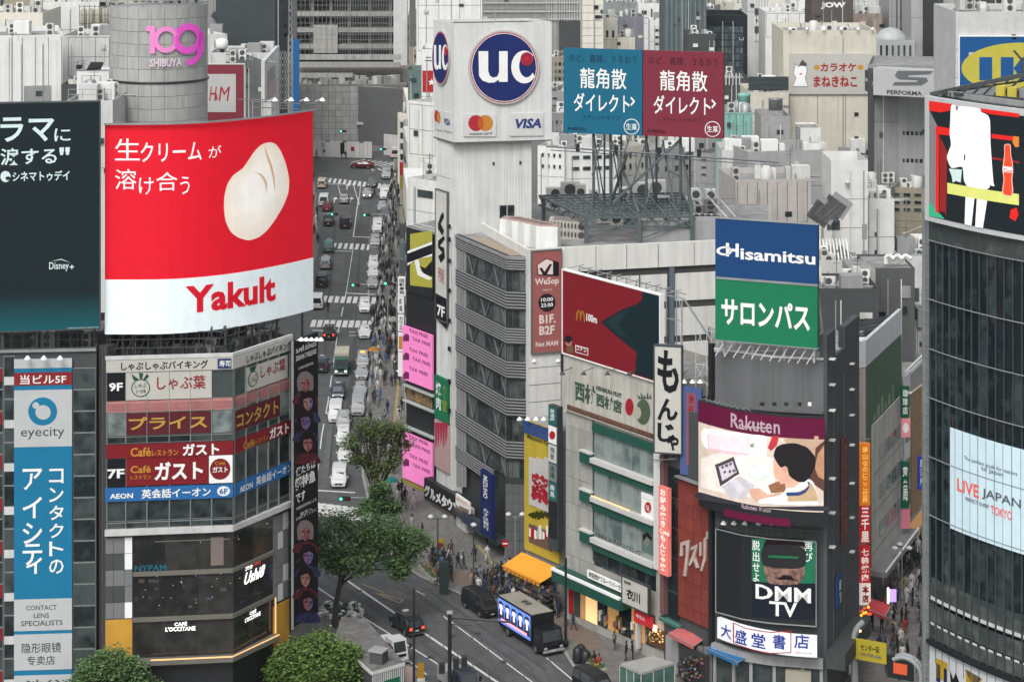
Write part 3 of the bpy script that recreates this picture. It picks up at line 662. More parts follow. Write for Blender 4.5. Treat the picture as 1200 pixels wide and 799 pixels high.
# black-teal film billboard
B1 = Face.px((-40, 184.5), (117, 186.2))
def vgrad(name, c0, c1, z0, z1):   # printed sheet whose ink itself runs from one colour to the other
    m = flat(name, c0); t = m.node_tree; b = t.nodes['Principled BSDF']; g = t.nodes.new('ShaderNodeNewGeometry'); s = t.nodes.new('ShaderNodeSeparateXYZ'); r = t.nodes.new('ShaderNodeMapRange')
    r.inputs['From Min'].default_value = z0; r.inputs['From Max'].default_value = z1; mx = t.nodes.new('ShaderNodeMix'); mx.data_type = 'RGBA'; mx.inputs[6].default_value = (*c0, 1); mx.inputs[7].default_value = (*c1, 1)
    t.links.new(g.outputs['Position'], s.inputs[0]); t.links.new(s.outputs['Z'], r.inputs['Value']); t.links.new(r.outputs[0], mx.inputs[0]); t.links.new(mx.outputs[2], b.inputs['Base Color']); return m
za, zb = B1.z(-40, 388), B1.z(-40, 345)
t = sign('huge dark teal film billboard on the roof at the left edge', B1, -40, 116.5, 122, 388, vgrad('dark_teal_poster', (.004, .085, .105), (.005, .014, .018), za, zb), 'billboard', 'billboard', 0, .5, frame=dsteel)
pal = flat('pale_aqua_print', (.62, .76, .76))
ST(t, 'ラマ', pal, B1, 1, 64, 137, 166, .02); ST(t, 'に', pal, B1, 64, 83, 150, 165, .01); ST(t, '涙する', pal, B1, 1, 67, 173, 193, .015); ST(t, '"', pal, B1, 70, 82, 172, 181, .02)
SH(t, 'round_logo', pal, B1, ell(7, 206, 6, 6.5)); SH(t, 'logo_notch', MC['dark_teal_poster'], B1, ell(10, 208, 3, 2.2), .012); ST(t, 'シネマトゥデイ', pal, B1, 15, 82, 200, 212, .02)
ST(t, 'Disney', pal, B1, 58, 81, 306, 317, .01); ST(t, '+', pal, B1, 82, 87, 309, 314, .02); SH(t, 'swoosh', pal, B1, [(60, 305), (72, 302), (84, 307), (72, 303)])
ST(t, '© 2024 Disney and its related entities', pal, B1, 79, 116, 382, 384)
bars(t, 'back_truss', dsteel, [(B1.at(B1.u(x), A.z(-60, 410)-.6, -1.2), B1.at(B1.u(x), B1.z(-40, 130), -1.2), .12) for x in range(-30, 116, 14)]+[(B1.at(B1.u(x), A.z(-60, 410)-.6, -4.5), B1.at(B1.u(x), B1.z(-40, 200), -1.2), .1) for x in range(-30, 116, 28)])

# ======================= 3: curved red screen =======================
def bezface(pts, n=16):
    (x0, d0), (x1, d1), (x2, d2) = [(WX(a, b), b) for a, b in pts]; o = []
    for i in range(n+1):
        s_ = i/n; o.append(((1-s_)**2*x0+2*s_*(1-s_)*x1+s_*s_*x2, (1-s_)**2*d0+2*s_*(1-s_)*d1+s_*s_*d2))
    return Face(o)
Y = Face.px(*[(x, 186.5+10*max(0, (x-170)/196.5)**2) for x in [122.5+244*i/16 for i in range(17)]])
redled = flat('red_screen', (.62, .004, .018), emit=.18)
t = sign('giant curved red and white screen with a cream dollop over the corner building', Y, 123, 366.3, 146, 391.5, redled, 'screen', 'curved_screen', -.45, .5)
yw = flat('screen_white', (.72, .80, .82), emit=.10)
ppx(t, 'white_field', yw, Y, 123, 366.3, 327.5, 391.5, t['o']-.02, .02)
yz = lambda y: Y.z(123, y)
def YT(s, m, x0, x1, y0, y1, b=0.0, d=0): return textuz(t, s, m, Y, Y.u(x0), Y.u(x1), yz(y1), yz(y0), t['o']+d, b)
def YS(n, m, pts, d=0): return shape(t, n, m, Y, [(Y.u(a), yz(b)) for a, b in smooth(pts)], t['o']+d, uz=True)
yl = flat('screen_letters', (.85, .82, .82), emit=.15)
YT('生', yl, 135, 164, 162.5, 188); YT('クリーム', yl, 165, 236, 167, 190, .008); YT('が', yl, 244, 259, 174, 188)
YT('溶', yl, 135, 160, 198, 222); YT('け', yl, 163, 180, 208, 228); YT('合', yl, 183, 208, 202, 224); YT('う', yl, 211, 222, 208, 229)
YT('Yakult', flat('yakult_red', (.60, .004, .02), emit=.1), 217, 322, 337, 369, .035, .03)
dol = [(315, 177), (306, 178.5), (298, 185), (290, 196), (284, 204), (273, 211), (266, 221), (262.5, 235), (262, 250), (264, 265), (270, 278), (279, 286), (291, 291), (303, 289), (313, 282), (322, 271), (331, 257), (337, 242), (338, 225), (334, 205), (328, 189), (322, 180)]
def scal(k, cx, cy): return [(cx+(a-cx)*k, cy+(b-cy)*k) for a, b in dol]
for i in range(7): YS('cream_tone', flat('cream_%d' % i, (.78+.015*i, .69+.024*i, .58+.034*i), emit=.16), scal(1-.09*i, 306, 226), .002*i)
for i, (w, m_) in enumerate(((2.6, MC['cream_3']), (1.5, flat('cream_tan', (.72, .55, .38), emit=.14)), (.7, flat('cream_shade', (.60, .36, .20), emit=.12)))):
    for L_ in ([(309, 180), (311, 188), (314, 198), (317, 207), (320, 222), (321, 236)], [(296, 210), (303, 213), (308, 219), (311, 227), (311, 235)]):
        q_ = len(L_)-1; YS('cream_crease', m_, [(a-w*math.sin(math.pi*(k+.3)/(q_+.6)), b) for k, (a, b) in enumerate(L_)]+[(a+w*math.sin(math.pi*(k+.3)/(q_+.6)), b) for k, (a, b) in list(enumerate(L_))[::-1]], .016+.002*i)
bars(t, 'top_edge', steel, [(Y.at(a, yz(145), .3), Y.at(b, yz(145), .3), .1) for a, b in zip(Y.l, Y.l[1:])])
bars(t, 'back_truss', dsteel, [(Y.at(q, ez(422)-.6, -1.2), Y.at(q, yz(150), -1.2), .15) for q in Y.l[::2]])
t = thing('screen_lamp_row', Y.at(Y.u(340), yz(140), -1), 'four white lamps on a steel gangway above the right end of the red screen', 'lamps')
GW = Face.px((308, 196), (380, 201))
spots(t, GW, (314, 333, 351, 369.5), 119, 1.0, up=.4, name='lamp')
bars(t, 'gangway', steel, [(GW.at(GW.u(x0), GW.z(x0, y0), o_), GW.at(GW.u(x1), GW.z(x1, y1), o_), .06) for x0, y0, x1, y1, o_ in ((296, 119, 358, 122, 0), (296, 126, 350, 128, 0), (296, 119, 296, 140, 0), (308, 119, 308, 140, 0), (322, 112, 322, 138, 0), (340, 120, 340, 138, 0), (296, 119, 345, 119, -2), (352, 122, 371, 121, 0))])
# ======================= 4: tower with credit card cube =======================
U = Face.px((508, 246), (532, 241), (646.5, 243.3)); uz_ = lambda y: U.z(532, y)
t = thing('sign_tower', U.at(U.u(532), 0), 'tall pale ribbed lift tower carrying a white cube with credit card emblems', 'building')
SHF = Face.px((511.5, 245.6), (530.5, 242), (623, 243.6))
cube = mat('cube_white', (.60, .61, .595), streak=.12, var=.04)
def para(fc, inset=0):   # plan with right side parallel to the left side
    a, b, c = fc.p; v_ = (a-b); P = [b, c, c+v_, a]; m_ = sum(P, Vector((0, 0)))/4; return [tuple(m_+(p-m_)*(1-inset)) for p in P]
prism(t, 'shaft', mat('tower_cladding', (.62, .625, .60), streak=.22, var=.06), para(SHF), 0, uz_(168.5))
segs = []; q = .2
while q < SHF.L: segs.append((SHF.at(q, 30, .02), SHF.at(q, uz_(169), .02), .05)); q += .33
bars(t, 'cladding_ribs', mat('tower_rib', (.55, .555, .54)), segs)['kind'] = 'stuff'
for y in (205, 232, 262, 300): fpx(t, 'joint', seam, SHF, 512, 530, y-.4, y+.4, .003, .02)
prism(t, 'cube', cube, para(U), uz_(167), uz_(31)); prism(t, 'roof', blackp, para(U, .06), uz_(31)+.004, uz_(31)+.03)
P0, P1_ = para(U), para(U, .045)
for i in range(4): prism(t, 'parapet', cube, [P0[i], P0[(i+1) % 4], P1_[(i+1) % 4], P1_[i]], uz_(31)+.002, uz_(27.7))
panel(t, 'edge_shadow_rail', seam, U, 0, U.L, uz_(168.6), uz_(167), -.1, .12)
for x in (587, 648): bars(t, 'aerial', steel, [(U.at(U.u(x), uz_(31), -3), U.at(U.u(x), uz_(14), -3), .09)])
for x, y in ((578, 192), (609.5, 191)): fpx(t, 'vent', blackp, SHF, x-1.6, x+1.6, y-2, y+2, .003, .04)
windows(t, SHF, 585, 603, 240, 262, 2, 1, g_dark, mull, .95, .95)
navy = flat('navy_disc', S(28, 48, 110)); rd = flat('emblem_red', S(196, 44, 60))
s = thing('card_emblem_sign', U.at(U.u(532), uz_(160), .1), 'navy round card emblem with two payment plates on the front of the white cube', 'sign')
def disc(s, n, m, cx, cy, rx, ry, o): shape(s, n, m, U, ell(cx, cy, rx, ry, 36), o)
def rim(s, n, m, cx, cy, rx, ry, o, th): shape(s, n, m, U, ell(cx, cy, rx, ry, 36), o, False, th)
rim(s, 'disc_rim', flat('pale_disc_rim', (.58, .56, .55)), 590, 79, 41.5, 43.5, .02, .25); disc(s, 'red_ring', rd, 590, 79, 39.3, 41.3, .29); disc(s, 'white_ring', wht, 590, 79, 38.2, 40.2, .30); disc(s, 'navy_disc', navy, 590, 79, 37.5, 39.5, .31)
def UCt(s, x0, x1, y0, y1, o):
    w = x1-x0; q = lambda a: x0+w*a; h = y1-y0; r_ = lambda a: y0+h*a
    shape(s, 'letter_u', wht, U, [(q(0), r_(0)), (q(.17), r_(0)), (q(.17), r_(.62)), (q(.2), r_(.78)), (q(.26), r_(.84)), (q(.33), r_(.8)), (q(.36), r_(.66)), (q(.36), r_(0)), (q(.51), r_(0)), (q(.51), r_(.97)), (q(.36), r_(.97)), (q(.35), r_(.9)), (q(.28), r_(.99)), (q(.18), r_(1)), (q(.07), r_(.93)), (q(.01), r_(.78))], o)
    a = [(q(.80)+w*.24*math.cos(math.radians(g))*.95, r_(.5)+h*.52*math.sin(math.radians(g))) for g in range(35, 316, 14)]
    b = [(q(.84)+w*.13*math.cos(math.radians(g)), r_(.47)+h*.36*math.sin(math.radians(g))) for g in range(315, 34, -14)]
    shape(s, 'letter_c', wht, U, a+b, o)
UCt(s, 560, 627, 60, 97, .33)
disc(s, 'red_dot', rd, 616.5, 69, 7.5, 7.8, .35)
for i in range(12): a = i*math.pi/6; disc(s, 'dot', navy, 616.5+4.6*math.cos(a), 69+4.8*math.sin(a), .8, .8, .37)
shape(s, 'payment_plate', mat('plate', (.55, .55, .54)), U, [(543, 134), (581, 134), (581, 160), (543, 160)], .02, False, .12)
disc(s, 'red_circle', flat('card_red', (.50, .03, .05)), 557.5, 144.3, 9, 9.3, .16); disc(s, 'orange_circle', flat('card_orange', (.66, .30, .05)), 568.5, 144.3, 9, 9.3, .155); shape(s, 'overlap', flat('card_overlap', (.60, .14, .03)), U, ell(563, 144.3, 3.6, 7.2, 16), .17)
text(s, 'mastercard', dk, U, 550, 576, 155, 158.4, .16, .01)
shape(s, 'payment_plate', MC['plate'], U, [(597, 133), (636.5, 132.5), (636.5, 159), (597, 159.5)], .02, False, .12)
text(s, 'VISA', flat('visa_navy', (.03, .06, .22)), U, 601, 634, 139.5, 151, .16, .04, False, .08)
s = thing('card_emblem_sign', U.at(U.u(515), uz_(160), .1), 'foreshortened round card emblem on the narrow left side of the white cube', 'sign')
def disc2(n, m, cx, cy, rx, ry, o, th=0): shape(s, n, m, U, ell(cx, cy, rx, ry, 24), o, False, th)
disc2('disc_rim', MC['pale_disc_rim'], 518.3, 68, 10, 32, .02, .2); disc2('red_ring', rd, 518.3, 68, 9.5, 30.5, .24); disc2('navy_disc', navy, 518.3, 68, 9, 29.3, .25)
UCt(s, 511, 527.5, 53, 82, .27); disc2('red_dot', rd, 525, 60, 1.8, 5.5, .29)
shape(s, 'payment_plate', MC['plate'], U, [(509.6, 128), (518, 130), (518, 153), (509.6, 151)], .02, False, .1); disc2('red_circle', MC['card_red'], 512.8, 136, 2.4, 7, .14); disc2('orange_circle', MC['card_orange'], 515.4, 138, 2.0, 7, .145)
shape(s, 'payment_plate', MC['plate'], U, [(520, 130.5), (530, 133), (530, 155), (520, 152.5)], .02, False, .1); text(s, 'VISA', MC['visa_navy'], U, 521.3, 529, 138, 146, .14, .03)
# tall narrow banner on its street side
L1 = Face.px((511.5, 245.6), (530.5, 242))
t = sign('tall narrow cream banner with black brush strokes and a 7F plate on the sign tower', L1, 513, 526, 222, 372, mat('banner_cream', (.55, .54, .50), streak=.1), 'banner', 'banner', .05, .2, frame=seam)
for a in ([(516, 262), (519, 252), (522, 248), (523, 254), (519, 262), (523, 270), (521, 276), (516, 268)], [(516, 282), (523, 276), (524, 280), (518, 288), (523, 290), (524, 302), (519, 308), (516, 300), (521, 296), (516, 290)]): SH(t, 'brush_stroke', blk, L1, a)
ST(t, '伊勢海老', flat('red_small_print', (.45, .06, .06)), L1, 516, 523, 312, 330)
SH(t, 'black_field', blk, L1, [(513, 343), (526, 350), (526, 386), (513, 372)]); ST(t, '7F', wht, L1, 515, 524, 356, 369, .03, d=.02)
s = sign('green hoarding with white marks low on the side of the sign tower', L1, 512, 528, 438, 488, flat('market_green', (.01, .20, .10)), out=.05); ST(s, '焼肉', wht, L1, 514, 520, 446, 478, .02, True); ST(s, '食堂', flat('lime_print', (.3, .4, .05)), L1, 521, 527, 450, 480, .02, True)
s = sign('pale pink hoarding with red flames below the green one on the sign tower', L1, 512, 528, 490, 545, flat('petal_board', (.60, .42, .42)), out=.05)
for k in range(5): SH(s, 'flame', flat('flame_red', (.5, .04, .10)), L1, [(512.5+k*3, 494), (515.5+k*3, 495), (515+k*3, 512+R.uniform(-4, 8)), (513.5+k*3, 520+R.uniform(-4, 6))])
bars(thing('wall_conduit', L1.at(0, 20, .1), 'line of small black lamps up the corner of the pale sign tower', 'lamps'), 'conduit', pale, [(L1.at(L1.L-.3, 10, .1), L1.at(L1.L-.3, 38, .1), .09)])
for y in (265, 280, 305, 340, 375, 408, 446, 480): fpx(bpy.data.objects['wall_conduit'], 'lamp', blackp, L1, 528.5, 530, y-2.5, y+2.5, .2, .2)

# ======================= 5: louvred building =======================
SBp = [(532.5, 240.1), (592, 227.3), (617, 226.8)]
SB = Face.px(*SBp); sz = lambda y: SB.z(590.6, y)
t = thing('louvred_building', SB.at(SB.u(592), 0), 'dark glass building banded with horizontal grey metal louvres between the tower and the pink sign', 'building')
prism(t, 'wall', mat('dark_recess', (.030, .034, .036)), back(Face([tuple(SB.at(q, 0, -.9).xy) for q in (0, SB.u(592), SB.L)]), 12), 0, sz(303))
prism(t, 'roof', roofm, back(SB, 12), sz(303)+.01, sz(301)); 
tan_ = mat('roof_tan_deck', (.30, .24, .18)); prism(t, 'roof_deck', tan_, [tuple(SB.at(q, 0, o_).xy) for q, o_ in ((3, -.6), (SB.u(592)-.3, -.6), (SB.u(592)-.3, -2.2), (3, -2.2))], sz(301)+.01, sz(300))
louv = mat('louvre_metal', (.30, .31, .315), rough=.5, metal=.2, streak=.1); bandb = mat('band_backing', (.022, .024, .026))
bandn = 0; g_mid = glass('office_glass', c=(.02, .026, .028), c2=(.10, .12, .12), thr=.6); bands = [(299.6, 316.5), (341.4, 362.5), (384, 402.5), (423, 443), (466, 487.5), (516.4, 537.5)]
for bi, (a, b) in enumerate(bands):
    panel(t, 'band_backing', bandb, SB, 0, SB.L, sz(b), sz(a), -.6, .45)
    for k in range(6): y = a+(b-a)*k/6; panel(t, 'louvre', louv, SB, 0, SB.L, sz(y+1.3), sz(y), -.15, .09)
panel(t, 'band_backing', bandb, SB, 0, SB.u(577), sz(578), sz(560), -.6, .45)
for k in range(6): y = 560+3*k; panel(t, 'louvre', louv, SB, 0, SB.u(577), sz(y+1.2), sz(y), -.15, .09)
for (a, b) in ((316.5, 341.4), (362.5, 384), (402.5, 423), (443, 466), (487.5, 516.4), (537.5, 560)):
    for xs in ((536, 546, 556, 565, 574, 583, 591.5), (592.5, 600, 608, 616)):
        for x0, x1 in zip(xs, xs[1:]):
            w = panel(t, 'window', dsteel, SB, SB.u(x0), SB.u(x1), sz(b), sz(a), -.45, .05); panel(w, 'pane', g_mid, SB, SB.u(x0+.5), SB.u(x1-.5), sz(b)+.1, sz(a)-.1, -.39, .02)
    sg = []; bandn += 1
    for x in ((545, 575) if bandn % 2 else (560, 584)):
        sg += [(SB.at(SB.u(x), sz(a), -.3), SB.at(SB.u(x+6), sz(b), -.3), .08), (SB.at(SB.u(x+12 if x < 580 else x+5), sz(a), -.3), SB.at(SB.u(x+6), sz(b), -.3), .08)]
    bars(t, 'brace', mat('brace_grey', (.12, .125, .13)), sg); panel(t, 'corner_post', grey, SB, SB.u(590), SB.u(592), sz(b), sz(a), -.5, .3)
for x in (533, 536, 539, 542): fpx(t, 'ribbed_strip', grey, SB, x, x+1.6, 285, 570, -.3, .12)
tile = mat('dark_tile', (.105, .112, .115), var=.1, rnd=.1)
for i, (x0, x1) in enumerate(((592.4, 600), (600.2, 608.5), (608.7, 616.8))):
    for j in range(8): panel(t, 'tile', tile, SB, SB.u(x0), SB.u(x1), sz(566+11*j+10.7), sz(566+11*j), -.1, .1)
panel(t, 'ground_wall', mat('dark_recess', (.030, .034, .036)), SB, SB.u(592), SB.L, .1, sz(560), -.5, .35)
# ground floor of it: columns, canopy
SG = Face.px((532.5, 240.1), (592, 227.3))
for x0, x1 in ((540, 545.5), (546, 552)): fpx(t, 'column', pale, SG, x0, x1, 592, 633+x0*.4-216, -.4, .9)
panel(t, 'canopy', dsteel, SG, SG.u(541), SG.u(592), SG.z(541, 600), SG.z(541, 594), -.2, 1.2)
for k in range(7): panel(t, 'canopy_slat', mat('navy_slat', (.035, .05, .09)), SG, SG.u(553), SG.u(577), SG.z(553, 596+2*k+1), SG.z(553, 596+2*k), 1.05, .1)
nv = flat('navy_sign', (.012, .03, .13))
s = sign('navy vertical bank sign with white letters at the corner of the louvred building', Face.px((574, 229.6), (590.5, 226.5)), 576.5, 589.5, 547.5, 621, nv, out=.9, th=.4)
NF = Face.px((574, 229.6), (590.5, 226.5)); RT(s, 'MIZUHO', wht, NF, 580, 585, 554, 580, .02); ST(s, 'みずほ銀行', wht, NF, 580, 586.5, 592, 616, .01, True)
s = sign('orange and white notice board over the arcade entrance beside the column', SG, 541.5, 557, 577, 590, wht, out=.5); ST(s, 'auショップ', flat('orange_letters', (.7, .25, .02)), SG, 543, 555, 579, 584.5, .03)
SH(s, 'lower_board', flat('tan_board', (.30, .22, .12)), SG, [(546, 591), (557, 596), (557, 604), (546, 599)])
# arcade entrance with outlined katakana
AR_ = Face.px((470, 252.5), (533, 240.2))
t = thing('arcade_entrance', AR_.at(AR_.u(500), 0), 'dark arcade entrance with outlined white katakana at the foot of the sign tower', 'arcade')
z0 = AR_.z(500, 612)
prism(t, 'fascia', blackp, back(Face([tuple(AR_.at(AR_.u(x), 0).xy) for x in (497, 533)]), 1.0), AR_.z(500, 585), AR_.z(500, 561))
ww = Face([tuple(AR_.at(AR_.u(x), 0).xy) for x in (497, 533)])
prism(t, 'soffit', mat('arcade_ceiling', (.16, .14, .11)), back(ww, 9), AR_.z(500, 585)-.15, AR_.z(500, 585)-.01)
prism(t, 'back_wall', mat('arcade_brown', (.10, .085, .07)), back(Face([tuple(ww.at(q, 0, -9).xy) for q in (0, ww.L)]), .3), 0, AR_.z(500, 585)-.15)
for q in (1.2, ww.L-.8): prism(t, 'pier', grey, [tuple(ww.at(a, 0, b).xy) for a, b in ((q-.3, 0), (q+.3, 0), (q+.3, -.6), (q-.3, -.6))], 0, AR_.z(500, 585))
tube_l = flat('fluorescent_tube', (.9, .95, .9), emit=2.2)
for q, o_ in ((2.2, -1.5), (4.0, -2.5), (2.8, -4.5), (4.6, -5.5)): p = ww.at(q, AR_.z(500, 585)-.25, o_); bars(t, 'tube_light', tube_l, [(p, p+Vector((.9, -.9, 0)), .05)])
text(t, 'グルメタウン', wht, AR_, 499.5, 539, 566, 580, .25, .03)
text(t, 'グルメタウン', wht, AR_, 499.2, 539.3, 565.7, 580.3, .2, .045)

# ======================= 6: white department building behind =======================
MW = Face.px((617, 226.7), (655, 227.9), (841, 232.3), (900, 233.9)); mz = lambda y: MW.z(617, y)
t = thing('department_building', MW.at(0, 0), 'long white panelled department building with plant and steel framing on its roof', 'building')
wallw = mat('department_white', (.64, .635, .60), streak=.14, var=.05)
Pm = [tuple(MW.at(q, 0).xy) for q in (0, MW.u(655), MW.L)]+[(WX(900, 262), 262), (WX(553, 262)*1.0, 262)]
prism(t, 'wall', wallw, Pm, 0, mz(305)); prism(t, 'roof', roofm, [tuple(Vector(p)*1.0) for p in Pm], mz(305)+.01, mz(304.5))
panel(t, 'parapet', wallw, MW, 0, MW.L, mz(321), mz(292), .02, .35)
LP_ = Face.px((552, 246), (617, 226.7)); panel(t, 'parapet', wallw, LP_, 0, LP_.L, mz(321), mz(292), -.4, .4)
for x in (655, 697, 733, 770, 812): fpx(t, 'joint', seam, MW, x-.3, x+.3, MW.u(x)*0+289-(x-655)*.035, 317-(x-655)*.03, .38, .02)
panel(t, 'dark_strip', mat('strip_recess', (.05, .05, .048), streak=.2), MW, MW.u(656), MW.L, mz(337), mz(321.5), .01, .06)
panel(t, 'dark_strip', MC['strip_recess'], MW, MW.u(656), MW.L, mz(440), mz(337), .01, .05)
for (x0, x1) in ((716, 748), (750, 781), (790, 841)):
    for (a, b) in ((330, 362.5), (371, 404), (412, 438)): panel(t, 'wall_panel', wallw, MW, MW.u(x0), MW.u(x1), mz(b), mz(a), .07, .15)
panel(t, 'blue_column', mat('slate_column', (.09, .12, .15)), MW, MW.u(783.5), MW.u(788.5), mz(440), mz(322), .07, .4)
for j in range(8): fpx(t, 'duct_window', g_dark, MW, 657.5, 661.5, 330+j*11, 339+j*11, .07, .03)
panel(t, 'front_pier', wallw, MW, .02, MW.u(655.5), mz(500), mz(321), .02, .45)
for y in (430, 450, 470): fpx(t, 'joint', seam, MW, 618, 655, y, y+.6, .47, .02)
# rooftop cooling plant (left of the truss)
zr = mz(304.5)
for i in range(7):
    p = Vector((WX(590+i*7, 236.5), 236.5-i*.75, zr)); link('plant_casing', cbox(2.3, 1.6, 2.5, pale if i % 2 else white), t, Matrix.Translation((p.x, p.y+1.6, zr)) @ Matrix.Rotation(-.25, 4, 'Z')); link('casing_top', cbox(2.1, 1.4, .12, mat('rust_pink_lid', (.34, .24, .22))), t, Matrix.Translation((p.x+.1, p.y+1.5, zr+2.5)) @ Matrix.Rotation(-.25, 4, 'Z'))
for i in range(9):
    p = Vector((WX(643+i*4, 239), 239-i*.2, zr)); ac_unit(t, p.x, p.y, zr, 1.0, 2.4, 2.0, -.1, mat('beige_unit', (.40, .38, .34)))
for i in range(3): link('plant_housing', cbox(3.4, 2.8, 2.4, grey), t, Matrix.Translation((WX(752+i*27, 236.5), 239, zr)))
for i in range(10): ac_unit(t, WX(700+i*14, 248), 248+R.uniform(-2, 2), zr, 1.5, .9, R.choice((1.8, 2.6, 3)), 0, R.choice((acm, pale, grey)))
for i in range(12): ac_unit(t, WX(640+i*17, 256), 255+R.uniform(-1, 3), zr, R.choice((1.2, 2.2)), 1.2, R.choice((1.8, 2.6, 3.4)), 0, R.choice((acm, pale, white)))
for i in range(6): ac_unit(t, WX(800+i*7, 243), 243, zr+3.2*(i > 2)*0, 1.1, .8, 1.9, 0, acm)
rail(t, [Vector((WX(795, 244), 244, zr+2)), Vector((WX(862, 246), 246, zr+2))], 1.2, .06)
bars(t, 'roof_stair', pale, [((WX(815, 246), 246, zr+5), (WX(862, 240), 240, zr+1), .1), ((WX(815, 247), 247, zr+6), (WX(862, 241), 241, zr+2), .07)]+[((WX(815+i*5.2, 246-i*.66), 246-i*.66, zr+5-i*.44), (WX(815+i*5.2, 247-i*.66), 247-i*.66, zr+5-i*.44), .06) for i in range(9)])
# pink vertical sign
pk = flat('salmon_sign', (.42, .155, .145))
t = sign('tall salmon pink vertical sign with B1F and B2F on the white pier', MW, 621.3, 655, 294, 412, pk, out=.5, th=.2, frame=seam)
pw = flat('pale_pink_print', (.72, .58, .54)); dkr = flat('near_black_print', (.03, .02, .025))
SH(t, 'crate_drawing', blk, MW, [(626, 309), (637, 301), (652, 306), (652, 322), (627, 321)]); SH(t, 'crate_face', pw, MW, [(627, 309), (637.5, 302), (645, 305), (645, 320), (628, 320)], .01)
SH(t, 'figure', dkr, MW, [(629, 313), (632, 312), (635, 317), (641, 308), (644, 308), (638, 320), (633, 320)], .02)
ST(t, 'WeSop', pw, MW, 624, 652, 325, 335, .03); ST(t, 'SHIBUYA', pw, MW, 633, 644, 337.5, 339.5, .01)
SH(t, 'hours_disc', dkr, MW, ell(638, 353, 10, 10.5)); ST(t, '10:00', wht, MW, 631, 645, 347.5, 352, .02, d=.02); ST(t, '23:00', wht, MW, 631, 645, 354, 358.5, .02, d=.02)
ST(t, 'B1F.', pw, MW, 629, 648, 367.5, 378, .035); ST(t, 'B2F', pw, MW, 629, 647, 380.5, 391, .035); ST(t, 'Net MAM', pw, MW, 625, 651, 399, 405, .02)
spots(t, MW, (624, 652), 425, .4)
# truss platform
t = thing('roof_truss', (WX(750, 240), 240, zr), 'dark steel platform and lattice carrying the teal and maroon hoarding above the white roof', 'steel frame')
fe = [(634, 244), (687, 236), (749, 236), (811, 236.5), (850, 250)]; zt = ZP(254, 236); zb_ = zt-1.0
c4 = [Vector((WX(632, 250), 250)), Vector((WX(687, 235.5), 235.5)), Vector((WX(812, 236), 236)), Vector((WX(800, 252), 252))]
gs = []
for k in range(9):
    s_ = k/8; a = c4[0].lerp(c4[3], s_); b = c4[1].lerp(c4[2], s_); gs.append((Vector((a.x, a.y, zt)), Vector((b.x, b.y, zt)), .16)); a = c4[0].lerp(c4[1], s_); b = c4[3].lerp(c4[2], s_); gs.append((Vector((a.x, a.y, zt)), Vector((b.x, b.y, zt)), .16))
    if k < 8: a = c4[0].lerp(c4[3], s_); b = c4[1].lerp(c4[2], s_+.125); gs.append((Vector((a.x, a.y, zt-.1)), Vector((b.x, b.y, zt-.1)), .08)); a = c4[0].lerp(c4[3], s_+.125); b = c4[1].lerp(c4[2], s_); gs.append((Vector((a.x, a.y, zt-.1)), Vector((b.x, b.y, zt-.1)), .08))
for a, b in ((c4[0], c4[1]), (c4[1], c4[2])):
    gs.append((Vector((*a, zb_)), Vector((*b, zb_)), .12)); n = 10
    for i in range(n): p, q = a.lerp(b, i/n), a.lerp(b, (i+1)/n); gs.append((Vector((*p, zb_ if i % 2 else zt)), Vector((*q, zt if i % 2 else zb_)), .07))
slate = mat('slate_steel', (.075, .095, .10), rough=.5, var=.2); bars(t, 'platform', slate, gs)
for x, d_ in ((687, 235.5), (749, 235.8), (811, 236), (637, 249), (800, 252)):
    bars(t, 'post', slate, [((WX(x, d_), d_, zr), (WX(x, d_), d_, zt), .3)], n=4)
for x0, x1 in ((687, 749), (749, 811)): bars(t, 'brace', slate, [((WX(x0, 235.7), 235.7, zr+.5), (WX(x1, 235.9), 235.9, zt-.3), .09), ((WX(x1, 235.7), 235.7, zr+1.8), (WX(x1-9, 235.9), 235.9, zt-.3), .1)])
RY = Face.vp(662, 243, -7500, 849); ry0 = RY.z(662, 155)
sg = []
for x in (694, 714, 756, 796):
    a = RY.at(RY.u(x), ry0+4, -.5); sg.append((a, Vector((a.x, a.y, zt)), .17)); c = RY.at(RY.u(x), ry0+4, -5); sg.append((c, Vector((c.x, c.y, zt)), .12)); sg.append((a-Vector((0, 0, 4)), Vector((c.x, c.y, zt)), .08))
for x0, y0, x1, y1 in ((714, 165, 749, 249), (796, 165, 718, 238), (694, 170, 704, 235), (714, 240, 735, 180), (756, 165, 735, 235), (775, 170, 758, 238), (775, 165, 790, 240), (796, 170, 812, 250), (780, 200, 796, 206), (703, 165, 694, 205), (735, 165, 720, 210)):
    sg.append((RY.at(RY.u(x0), RY.z(x0, y0), -.6), Vector((WX(x1, 238), 238, max(zt, ZP(y1, 238)))), .10 if x0 not in (714, 796) else .17))
sg.append((RY.at(-2, ry0-1.6, .4), RY.at(RY.L+6, ry0-2.2, .4), .1)); sg.append((RY.at(-2, ry0-2.2, -1.2), RY.at(RY.L+6, ry0-2.8, -1.2), .06))
bars(t, 'lattice', slate, sg, n=5)
gsg = [(RY.at(RY.u(x), ry0-2.0, .3), RY.at(RY.u(x), ry0-1.2, .3), .3) for x in (678, 723, 773, 820)]
for g_s in gsg: bars(t, 'floodlight', blackp, [g_s])
tl = flat('teal_board', (.008, .165, .26)); mr = flat('maroon_hoarding', (.24, .035, .065))
